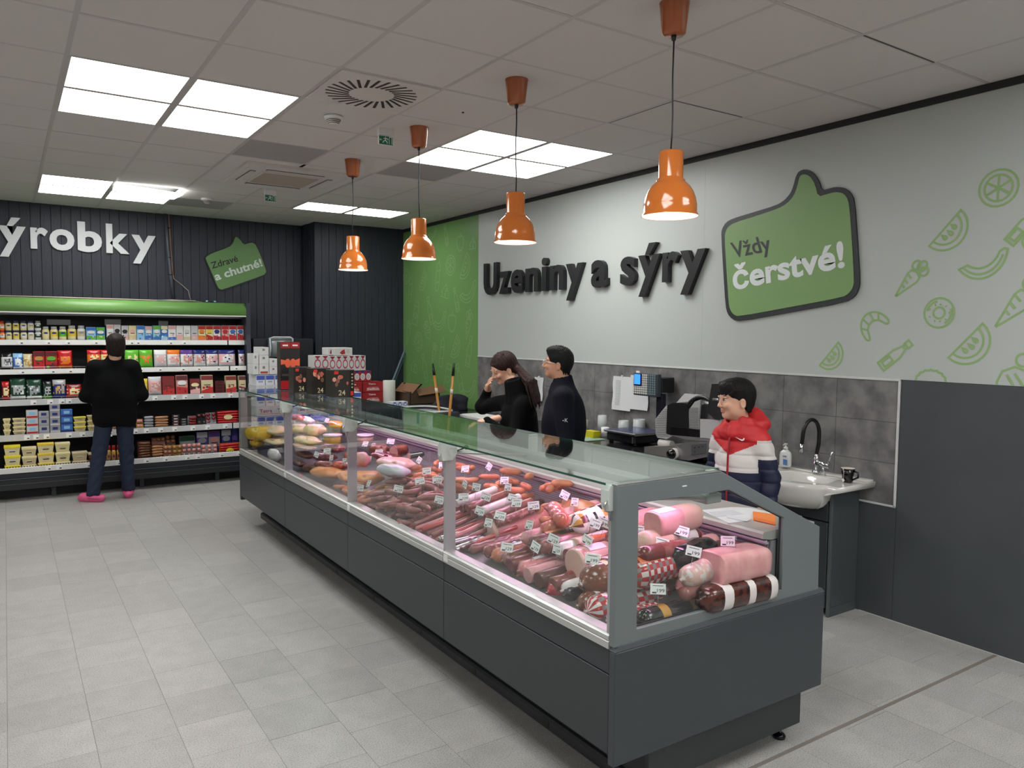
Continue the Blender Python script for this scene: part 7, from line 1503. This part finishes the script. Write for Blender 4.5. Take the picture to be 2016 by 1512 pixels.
M_sk = mat('skin', (222, 176, 150), .5, noise=(6, (212, 160, 136), .3, .7)); M_sk2 = mat('skin_tan', (206, 158, 128), .5, noise=(6, (196, 144, 116), .3, .7)); M_lip = mat('lips', (198, 134, 118), .45)
M_jean = mat('denim', (28, 40, 66), .8, noise=(30, (24, 34, 56), .3, .7)); M_pants = C(30, 31, 36, .8); M_shoe = C(28, 28, 30, .6)
IL = Vector((-.834, .552, 0)); TC_ = Vector((-.552, -.834, 0))     # picture-left and towards-camera on the ground
def legs(S_, pel, s, stance, tag, feet_dir, tagf=None, fl=.24):
    kn = []
    for q, ft in zip((-1, 1), stance):
        l = Vector((-math.sin(feet_dir), math.cos(feet_dir), 0)); h = Vector(pel) + l * .085 * s * q; a = Vector((ft[0], ft[1], .09 * s)); k = (h + a) / 2 + Vector((math.cos(feet_dir), math.sin(feet_dir), 0)) * .03
        S_.cone(h, k, .088 * s, .060 * s, tag, .04); S_.cone(k, a, .060 * s, .046 * s, tag, .02)
        d = Vector((math.cos(feet_dir), math.sin(feet_dir), 0)); 
        if tagf is not None: S_.cone(a - d * .04 * s + Vector((0, 0, -.045 * s)), a + d * .14 * s + Vector((0, 0, -.058 * s)), .036 * s, .030 * s, tagf, .02)
def HAIR(c): return mat('hair_%d_%d' % c[:2], c, .62, spec=.25, bump=(120, .5, (1, 1, .25)), noise=(90, tuple(int(v * .6) for v in c), .35, .65, (1, 1, .25)))
# ---------------------------------------------------------------- boy
def build_boy():
    hc = P(1447, 789, x=3.36); dH = IL * math.cos(.20) + TC_ * math.sin(.20); dB = IL * math.cos(.72) + TC_ * math.sin(.72); F = math.atan2(dB.y, dB.x); s = .93
    H = Fr(hc, math.atan2(dH.y, dH.x), 0.02, 0, s); bx, by = hc.x + .045, hc.y - .01
    t = thing('person', 'boy in a red, white and navy hooded puffer jacket standing by the sink, looking left', 'person', (bx, by, 0))
    f = Vector((math.cos(F), math.sin(F), 0)); l = Vector((-f.y, f.x, 0)); B = Vector((bx, by, 0)); up = Vector((0, 0, 1)); nz = hc.z - .125 * s
    S_ = SDF(.0038); head(S_, H, 0, 2); S_.cone(H(-.02, 0, -.05), B + up * (nz - .06), .052 * s, .056 * s, 0, .03)
    S_.cone(B + up * (nz - .14), B + up * .82, .07, .09, 1, .05); pel = B + up * .78
    legs(S_, pel, .86, (B - l * .09 + f * .02, B + l * .10 - f * .03), 1, F, 3)
    for q in (-1, 1):
        wr_ = B + l * .165 * q + up * (nz - .57) + f * .065; S_.cone(wr_ + up * .10, wr_, .024, .022, 0, .01); hand(S_, wr_ + up * .0, -up + f * .15, -l * q, .85, 0, .35, q)
    skin(S_, 'body', [M_sk, M_pants, M_lip, M_shoe], t); eyes(H, t, C(40, 26, 20, .2))
    # hair: smooth cap plus clumps
    K_ = SDF(.0036); T = H.inv(); e = lambda c, r, k=.01, sub=False: K_.ell(H(*c), np.array(r) * s, 0, k, sub, T)
    e((-.018, 0, .052), (.108, .087, .088), .02); e((-.052, 0, .0), (.066, .082, .075), .03); e((.045, 0, .088), (.052, .066, .034), .03)
    for q in (-1, 1): K_.ell(H(.05, q * .085, -.04), (.04, .03, .05), 0, .02, True, T); K_.ell(H(-.004, q * .10, -.014), (.024, .03, .034), 0, .01, True, T)
    K_.ell(H(.095, 0, -.02), (.055, .085, .078), 0, .012, True, T)
    random.seed(21)
    for q in (-1, 1):
        for k in range(9): K_.cone(H(.0 + .006 * k, q * .080, .07), H(.012 + .008 * k, q * (.078 - .0012 * k), .012 + .004 * k + random.uniform(-.006, .006)), .008, .002, 0, .005)
    for k in range(46):
        a = random.uniform(-1.25, 1.25); K_.cone(H(.035 + .045 * math.cos(a), .066 * math.sin(a) * 1.08, .085 + random.uniform(-.01, .02)), H(.066 + .030 * math.cos(a) - .03 * abs(math.sin(a)), .078 * math.sin(a), .046 + random.uniform(-.012, .012)), .010 * s, .003 * s, 0, .006)
    for k in range(40): a = random.uniform(1.9, 4.38); K_.cone(H(-.02 + .075 * math.cos(a), .078 * math.sin(a), .0), H(-.018 + .078 * math.cos(a), .075 * math.sin(a), -.055 + random.uniform(-.015, .01)), .010 * s, .003, 0, .006)
    skin(K_, 'hair', [HAIR((20, 18, 19))], t, disp=fold(.0016, 60, 160))
    # jacket
    J = SDF(.0045); zt = nz - .03; sh = B + up * (zt - .055)
    J.ell(tuple(B + up * (zt - .24)), (.118, .140, .24), 0, .03, R=np.array(Matrix.Rotation(-F, 3, 'Z'))); J.ell(tuple(B + up * (zt - .42)), (.118, .138, .20), 0, .05, R=np.array(Matrix.Rotation(-F, 3, 'Z')))
    J.cone(sh - l * .085, sh + l * .085, .068, .068, 0, .05)
    for q in (-1, 1):
        a = sh + l * .12 * q - up * .01; b = sh + l * (.182 if q < 0 else .172) * q - up * .22 - f * .03; c = b - up * .22 + f * .05 - l * .0 * q
        J.cone(a, b, .058, .052, 1 if q > 0 else 2, .022); J.cone(b, c, .052, .042, 1 if q > 0 else 2, .008)
    # collar and hood
    for k in range(10):
        a = 2 * PI * k / 10; c = B + up * (zt + .035 + .012 * math.cos(a)) + f * (.062 * math.cos(a) + .005) + l * .068 * math.sin(a); c2 = B + up * (zt - .03) + f * .085 * math.cos(a) + l * .095 * math.sin(a); J.cone(c, c2, .022, .035, 3, .02)
    J.ell(tuple(B - f * .085 + up * (zt + .035)), (.065, .10, .075), 3, .04, R=np.array(Matrix.Rotation(-F, 3, 'Z')))
    for q in (-1, 1): J.cone(B - f * .06 + l * .10 * q + up * (zt + .02), B + f * .055 + l * .055 * q + up * (zt - .035), .040, .026, 3, .03)
    J.ell(tuple(H(.0, 0, -.06)), (.060 * s, .060 * s, .10 * s), 0, .01, True, T)
    def qd(V):
        z = V[:, 2]; a = np.abs(np.sin((zt - z) * PI / .072)); w_ = np.clip((zt - .04 - z) / .04, 0, 1); return w_ * (.007 * np.sqrt(a) - .003) + .0016 * np.sin(V[:, 0] * 55 + V[:, 1] * 60 + 3 * np.sin(z * 40))
    zr = P(1480, 874, x=3.36).z; zw = P(1450, 930, x=3.30).z; za_ = P(1490, 903, x=3.40).z
    fa, la, Ba = np.array(f), np.array(l), np.array(B)
    def jc(Cc):
        d = Cc - Ba; ff = d @ fa; ll = d @ la; z = Cc[:, 2]; m = np.zeros(len(Cc), int); chev = zr - .07 * np.clip(1 - np.abs(ll) / .13, 0, 1) * (ff > 0) ; m[z < chev] = 1; m[z < zw] = 2; arm = np.abs(ll) > .136; m[arm & (z < zr + .02)] = 1; m[arm & (z < za_)] = 2; return m
    skin(J, 'jacket', [mat('jacket_red', (196, 34, 40), .55), mat('jacket_white', (214, 210, 206), .6), mat('jacket_navy', (22, 28, 58), .6)], t, disp=qd, colour=jc)
    zp = [B + f * r_ + up * (zt - dz) for r_, dz in ((.092, .0), (.112, .06), (.122, .14), (.125, .24), (.126, .34), (.126, .46), (.12, .56))]
    MB().tube(zp, .006, 6).build('zip', C(150, 24, 40, .4), t)
    c = B + f * .100 + l * .066; c.z = P(1446, 862, x=3.3).z; g = MB(); N = (f * .92 + l * .38).normalized(); U = -N.cross(up).normalized() * -1
    sw = [(-.018, .004), (-.014, -.005), (-.006, -.007), (.022, .008), (-.004, -.001), (-.011, .0), (-.012, .006)]; U = up.cross(N).normalized() * -1
    pts = [c + N * .033 + U * x * 1.3 + up * y * 1.3 for x, y in sw]; g.add(pts, [tuple(range(7))]); g.add([p + N * .0008 for p in pts], [tuple(range(7))[::-1]]); g.build('chest_emblem', C(235, 235, 235, .5), t)
build_boy()
# ---------------------------------------------------------------- young man
def build_man():
    s = .98; hc = P(1097, 717, x=3.40); F = math.atan2(IL.y + .10, IL.x); H = Fr(hc, F, -.12, 0, s)
    f = Vector((math.cos(F), math.sin(F), 0)); l = Vector((-f.y, f.x, 0)); up = Vector((0, 0, 1)); b0 = P(1108, 800, x=3.42); B = Vector((b0.x, b0.y, 0)); nz = hc.z - .125 * s
    t = thing('person', 'young man with glasses in a navy jacket standing behind the counter, looking left', 'person', (B.x, B.y, 0))
    S_ = SDF(.0040); head(S_, H, 0, 2); S_.cone(H(-.03, 0, -.05), B + up * (nz - .07) - f * .0, .056, .062, 0, .03); S_.cone(B + up * (nz - .17), B + up * .95, .08, .10, 1, .05); pel = B + up * .88
    legs(S_, pel, .97, (B - l * .10, B + l * .10 - f * .02), 1, F, 3)
    for q in (-1, 1): w_ = B + l * .225 * q + up * (nz - .635) + f * .085; S_.cone(w_ + up * .09 - f * .03, w_, .027, .026, 0, .01); hand(S_, w_, -up + f * .3, -l * q, .98, 0, .4, q)
    skin(S_, 'body', [M_sk2, M_pants, M_lip, M_shoe], t); eyes(H, t, C(34, 24, 20, .2))
    K_ = SDF(.0038); T = H.inv(); e = lambda c, r, k=.01, sub=False: K_.ell(H(*c), np.array(r) * s, 0, k, sub, T)
    e((-.016, 0, .050), (.106, .085, .086), .02); e((-.052, 0, .0), (.064, .080, .072), .03); e((.03, 0, .100), (.062, .064, .032), .03)
    for q in (-1, 1): K_.ell(H(.055, q * .085, -.045), (.045, .03, .055), 0, .02, True, T); K_.ell(H(-.006, q * .10, -.016), (.022, .03, .032), 0, .01, True, T)
    K_.ell(H(.10, 0, -.015), (.055, .085, .078), 0, .012, True, T)
    random.seed(22)
    for k in range(70):
        a = random.uniform(0, 2 * PI); b = random.uniform(.15, 1.15); dx, dy, dz = math.sin(b) * math.cos(a), math.sin(b) * math.sin(a), math.cos(b); K_.cone(H(-.01 + .085 * dx, .072 * dy, .045 + .072 * dz), H(-.004 + .112 * dx, .092 * dy, .052 + .096 * dz), .009, .002, 0, .005)
    for k in range(36): a = random.uniform(1.9, 4.38); K_.cone(H(-.02 + .075 * math.cos(a), .078 * math.sin(a), .0), H(-.022 + .078 * math.cos(a), .072 * math.sin(a), -.06 + random.uniform(-.012, .01)), .010, .003, 0, .006)
    skin(K_, 'hair', [HAIR((17, 17, 19))], t, disp=fold(.0014, 60, 160))
    g = MB()
    for q in (-1, 1):
        pts = [Vector(H(.106 - .004 * abs(math.cos(a)), q * (.033 + .021 * math.cos(a)), .006 + .016 * math.sin(a))) for a in [2 * PI * k / 12 for k in range(13)]]; g.tube(pts, .0016, 6); g.tube([Vector(H(.100, q * .054, .010)), Vector(H(.05, q * .078, .010)), Vector(H(-.01, q * .084, .002))], .0018, 6)
    g.tube([Vector(H(.107, -.012, .010)), Vector(H(.110, 0, .013)), Vector(H(.107, .012, .010))], .0016, 6); g.build('glasses', C(206, 200, 196, .2, metal=.6), t)
    J = SDF(.0048); zt = nz - .035; sh = B + up * (zt - .065); R_ = np.array(Matrix.Rotation(-F, 3, 'Z'))
    J.ell(tuple(B + up * (zt - .28) - f * .01), (.165, .205, .30), 0, .04, R=R_); J.ell(tuple(B + up * (zt - .56)), (.165, .20, .24), 0, .06, R=R_); J.cone(sh - l * .14, sh + l * .14, .068, .068, 0, .05)
    for q in (-1, 1):
        a = sh + l * .185 * q - up * .015; b = sh + l * .250 * q - up * .30 - f * .03; c = b - up * .24 + f * .12 - l * .01 * q; J.cone(a, b, .070, .060, 0, .05); J.cone(b, c, .060, .046, 0, .02)
    for k in range(12): a = 2 * PI * k / 12; J.cone(B + up * (zt + .056 - .012 * math.cos(a)) + f * (.060 * math.cos(a) + .008) + l * .064 * math.sin(a), B + up * (zt - .04) + f * .075 * math.cos(a) + l * .09 * math.sin(a), .014, .030, 0, .02)
    J.ell(tuple(H(-.01, 0, -.08)), (.056, .058, .085), 0, .01, True, T)
    skin(J, 'jacket', [mat('jacket_dark_navy', (10, 13, 26), .8, spec=.2)], t, disp=fold(.0035, 26, 30, 1))
    q = 1; pc_ = sh + l * .215 * q - up * .16 - f * .01; N = (l * .86 - f * .1 + TC_ * .2).normalized(); U = up.cross(N).normalized(); g = MB()
    g.v = []; text_into(g, 'K', pc_ + N * .078 - up * .01, U * .022, up * .026, N, 0, bold=.0); text_into(g, '-', pc_ + N * .078 - U * .016 - up * .008, U * .010, up * .026, N, 0); g.build('sleeve_logo', C(205, 208, 212, .5), t)
build_man()
# ---------------------------------------------------------------- woman
def build_woman():
    s = 1.05; hc = P(991, 727, x=3.42); F = math.atan2(IL.y - .30, IL.x - .1); dH = IL * math.cos(.42) + TC_ * math.sin(.42); H = Fr(hc, math.atan2(dH.y, dH.x), .40, -.05, s)
    f = Vector((math.cos(F), math.sin(F), 0)); l = Vector((-f.y, f.x, 0)); up = Vector((0, 0, 1)); b0 = P(1022, 800, x=3.45); B = Vector((b0.x, b0.y, 0)); nz = P(1008, 772, x=3.45).z
    t = thing('person', 'dark-haired woman in a black jacket leaning her forehead on her hand behind the counter', 'person', (B.x, B.y, 0))
    # raised arm: elbow left, hand at the brow
    el = P(950, 800, x=3.46); wr_ = P(961, 765, x=3.45); tip = Vector(H(.085, -.062, .035))
    S_ = SDF(.0040); head(S_, H, 0, 2); S_.cone(H(-.03, 0, -.05), B + up * (nz - .05), .050, .058, 0, .03); S_.cone(B + up * (nz - .16), B + up * .92, .08, .10, 1, .05)
    legs(S_, B + up * .86, .93, (B - l * .10 + f * .05, B + l * .10), 1, F, 3)
    d = (tip - wr_).normalized(); S_.cone(el, wr_, .036, .027, 0, .02); S_.cone(wr_, wr_ + d * .02, .027, .024, 0, .02); hand(S_, wr_, d, Vector(H(0, 0, 0)) - wr_, .95, 0, .3, -1)
    w2 = P(957, 829, x=3.16); S_.cone(w2 - f * .10 + up * .02, w2, .028, .026, 0, .01); hand(S_, w2, f * .8 - up * .1, -up, .95, 0, .3, 1)
    skin(S_, 'body', [M_sk, M_pants, M_lip, M_shoe], t); eyes(H, t, C(60, 40, 28, .2), closed=True)
    K_ = SDF(.0038); T = H.inv(); e = lambda c, r, k=.01, sub=False: K_.ell(H(*c), np.array(r) * s, 0, k, sub, T)
    e((-.022, 0, .048), (.108, .088, .092), .02); e((-.062, 0, -.005), (.062, .078, .072), .03)
    b1 = Vector(H(-.11, .0, -.03)); q1 = P(1046, 752, x=3.40) ; q2 = P(1058, 790, x=3.42) + TC_ * .02
    K_.cone(tuple(b1), tuple(q1), .034, .030, 0, .03); K_.cone(tuple(q1), tuple(q2), .034, .022, 0, .02); random.seed(23)
    for k in range(26):
        o = Vector((random.uniform(-.04, .04), random.uniform(-.04, .04), random.uniform(-.03, .02))); K_.cone(tuple(b1 + o * .4), tuple(q1 + o), .008, .007, 0, .006); K_.cone(tuple(q1 + o), tuple(q2 + o * .9 - up * random.uniform(0, .06)), .008, .003, 0, .006)
    for k in range(16): a = random.uniform(-.9, .9); K_.cone(H(-.02, .07 * math.sin(a), .125), H(.085 - .03 * abs(a), .078 * math.sin(a), .07), .009, .004, 0, .006)
    for q in (-1, 1): K_.ell(H(.055, q * .085, -.05), (.05, .035, .060), 0, .02, True, T); K_.ell(H(-.002, q * .10, -.016), (.026, .03, .034), 0, .01, True, T)
    K_.ell(H(.105, 0, -.01), (.058, .085, .078), 0, .012, True, T); skin(K_, 'hair', [HAIR((54, 32, 31))], t, disp=fold(.0018, 70, 200))
    J = SDF(.0048); zt = nz; sh = B + up * (zt - .085); R_ = np.array(Matrix.Rotation(-F, 3, 'Z'))
    J.ell(tuple(B + up * (zt - .28) + f * .0), (.155, .20, .27), 0, .05, R=R_); J.ell(tuple(B + up * (zt - .56)), (.155, .20, .24), 0, .06, R=R_); J.cone(sh - l * .12 + f * .02, sh + l * .13, .072, .072, 0, .05)
    sa = sh - l * .14 + f * .03; J.cone(sa, el, .068, .058, 0, .05); J.cone(el, el + (wr_ - el) * .82, .060, .042, 0, .03)
    sb = sh + l * .165; eb = sb - up * .28 + f * .10; J.cone(sb, eb, .074, .062, 0, .04); J.cone(eb, w2 - f * .01, .060, .042, 0, .02)
    for k in range(12): a = 2 * PI * k / 12; J.cone(B + up * (zt + .098 - .02 * math.cos(a)) + f * (.060 * math.cos(a) + .042) + l * .066 * math.sin(a), B + up * (zt - .06) + f * .085 * math.cos(a) + l * .10 * math.sin(a), .018, .034, 0, .02)
    J.ell(tuple(H(-.005, 0, -.075)), (.056, .058, .07), 0, .01, True, T)
    skin(J, 'jacket', [mat('fleece_black', (8, 8, 9), .9, spec=.15, bump=(120, .5))], t, disp=fold(.006, 22, 24, 2))
    J.p.clear()
build_woman()
# ---------------------------------------------------------------- shopper seen from behind
def build_shopper():
    s = 1.0; hc = P(228, 681, y=8.72); F = PI / 2 - .12; H = Fr(hc, F, -.02, 0, .98); up = Vector((0, 0, 1)); f = Vector((math.cos(F), math.sin(F), 0)); l = Vector((-f.y, f.x, 0))
    b0 = P(226, 800, y=8.74); B = Vector((b0.x, b0.y, 0)); nz = hc.z - .12
    fl_ = P(183, 979, z=0); fr_ = P(252, 971, z=0); fl_ = Vector((fl_.x - .015, 8.74, 0)); fr_ = Vector((1.035, 8.82, 0))
    t = thing('person', 'shopper seen from behind in a black jacket, blue jeans and pink clogs at the fridge', 'person', (B.x, B.y, 0))
    S_ = SDF(.0052); head(S_, H, 0); S_.cone(H(-.03, 0, -.05), B + up * (nz - .06), .055, .062, 0, .03); S_.cone(B + up * (nz - .18), B + up * 1.0, .08, .09, 1, .05)
    pel = B + up * .93
    for q, ft, k_ in ((1, fl_, .02), (-1, fr_, .03)):
        h = pel + l * .080 * q; a = Vector((ft.x, ft.y, .11)); k = (h + a) / 2 + f * k_; S_.cone(h, k, .090, .072, 1, .04); S_.cone(k, a - up * .02, .070, .062, 1, .02); S_.cone(a - up * .01, a - up * .045 + f * .04, .045, .035, 3, .02)
    S_.ell(tuple(pel + up * .0), (.12, .09, .10), 1, .06)
    for q in (-1, 1):
        w_ = B + l * .19 * q + up * (nz - .46) + f * .26; hand(S_, w_, f * .8 + up * .2 - l * q * .3, -up, 1, 0, .5, q); S_.cone(w_ - f * .08 - up * .02, w_, .032, .027, 0, .01)
    skin(S_, 'body', [M_sk, M_jean, M_lip, C(40, 40, 46, .8)], t, disp=lambda V: np.where(V[:, 2] < .85, .0028 * np.sin(V[:, 2] * 60 + 4 * np.sin(V[:, 0] * 22)) * np.clip((.85 - V[:, 2]) * 3, 0, 1), 0)); eyes(H, t, C(40, 30, 24, .2))
    K_ = SDF(.0048); T = H.inv(); e = lambda c, r, k=.01, sub=False: K_.ell(H(*c), np.array(r), 0, k, sub, T)
    e((-.016, 0, .045), (.108, .090, .090), .02); e((-.045, 0, -.02), (.070, .083, .085), .03); e((-.03, 0, -.07), (.05, .06, .05), .03); K_.ell(H(.105, 0, -.02), (.062, .09, .085), 0, .012, True, T)
    for q in (-1, 1): K_.ell(H(-.002, q * .105, -.016), (.022, .03, .030), 0, .01, True, T); K_.ell(H(.06, q * .08, -.06), (.05, .04, .06), 0, .02, True, T)
    random.seed(24)
    for k in range(50): a = random.uniform(1.7, 4.6); K_.cone(H(-.02 + .088 * math.cos(a), .083 * math.sin(a), .02), H(-.02 + .086 * math.cos(a), .078 * math.sin(a), -.085 + random.uniform(-.02, .01)), .010, .003, 0, .006)
    skin(K_, 'hair', [HAIR((38, 27, 24))], t, disp=fold(.002, 60, 150))
    J = SDF(.0055); zt = nz - .02; sh = B + up * (zt - .08); R_ = np.array(Matrix.Rotation(-F, 3, 'Z'))
    J.ell(tuple(B + up * (zt - .30)), (.14, .205, .30), 0, .05, R=R_); J.cone(B + up * (zt - .42) - l * .085, B + up * (zt - .42) + l * .085, .125, .125, 0, .05)
    for dz in (.52, .60): J.cone(B + up * (zt - dz) - l * .085, B + up * (zt - dz) + l * .085, .118, .118, 0, .04)
    J.ell(tuple(B + up * (zt - .79)), (.4, .4, .11), 0, .004, True); J.cone(sh - l * .14, sh + l * .14, .075, .075, 0, .05); J.cone(B + up * (zt - .05), B + up * (zt + .005), .085, .062, 0, .04)
    for q in (-1, 1):
        a = sh + l * .17 * q; b = sh + l * .25 * q - up * .28 + f * .02; c = b - up * .07 + f * .22 - l * .05 * q; J.cone(a, b, .072, .064, 0, .05); J.cone(b, c, .064, .046, 0, .03)
    skin(J, 'jacket', [mat('jacket_black', (7, 8, 10), .85, spec=.15)], t, disp=fold(.006, 20, 24, 3))
    # clogs
    for (ft, yaw) in ((fl_, F + .95), (fr_, F - .05)):
        d = Vector((math.cos(yaw), math.sin(yaw), 0)); e_ = Vector((-d.y, d.x, 0)); G = SDF(.004); c = Vector((ft.x, ft.y, 0)) - d * .035
        G.cone(c - d * .04 + up * .030, c + d * .15 + up * .030, .036, .044, 0, .02); G.ell(tuple(c + d * .13 + up * .052), (.05, .05, .034), 0, .03); G.cone(c - d * .06 + up * .045, c + up * .045 - d * .065, .03, .03, 0, .02)
        for q in (-1, 1): G.cone(c - d * .055 + e_ * .032 * q + up * .05, c + d * .05 + e_ * .042 * q + up * .055, .016, .018, 0, .01)
        G.cone(c - d * .02 + up * .085, c + d * .07 + up * .085, .028, .030, 0, .008, True); G.cone(c - d * .2 - up * .05, c + d * .3 - up * .05, .05, .05, 0, .003, True)
        k = skin(G, 'clog', [C(220, 90, 140, .45)], t); k['label'] = 'pink foam clog'
build_shopper()
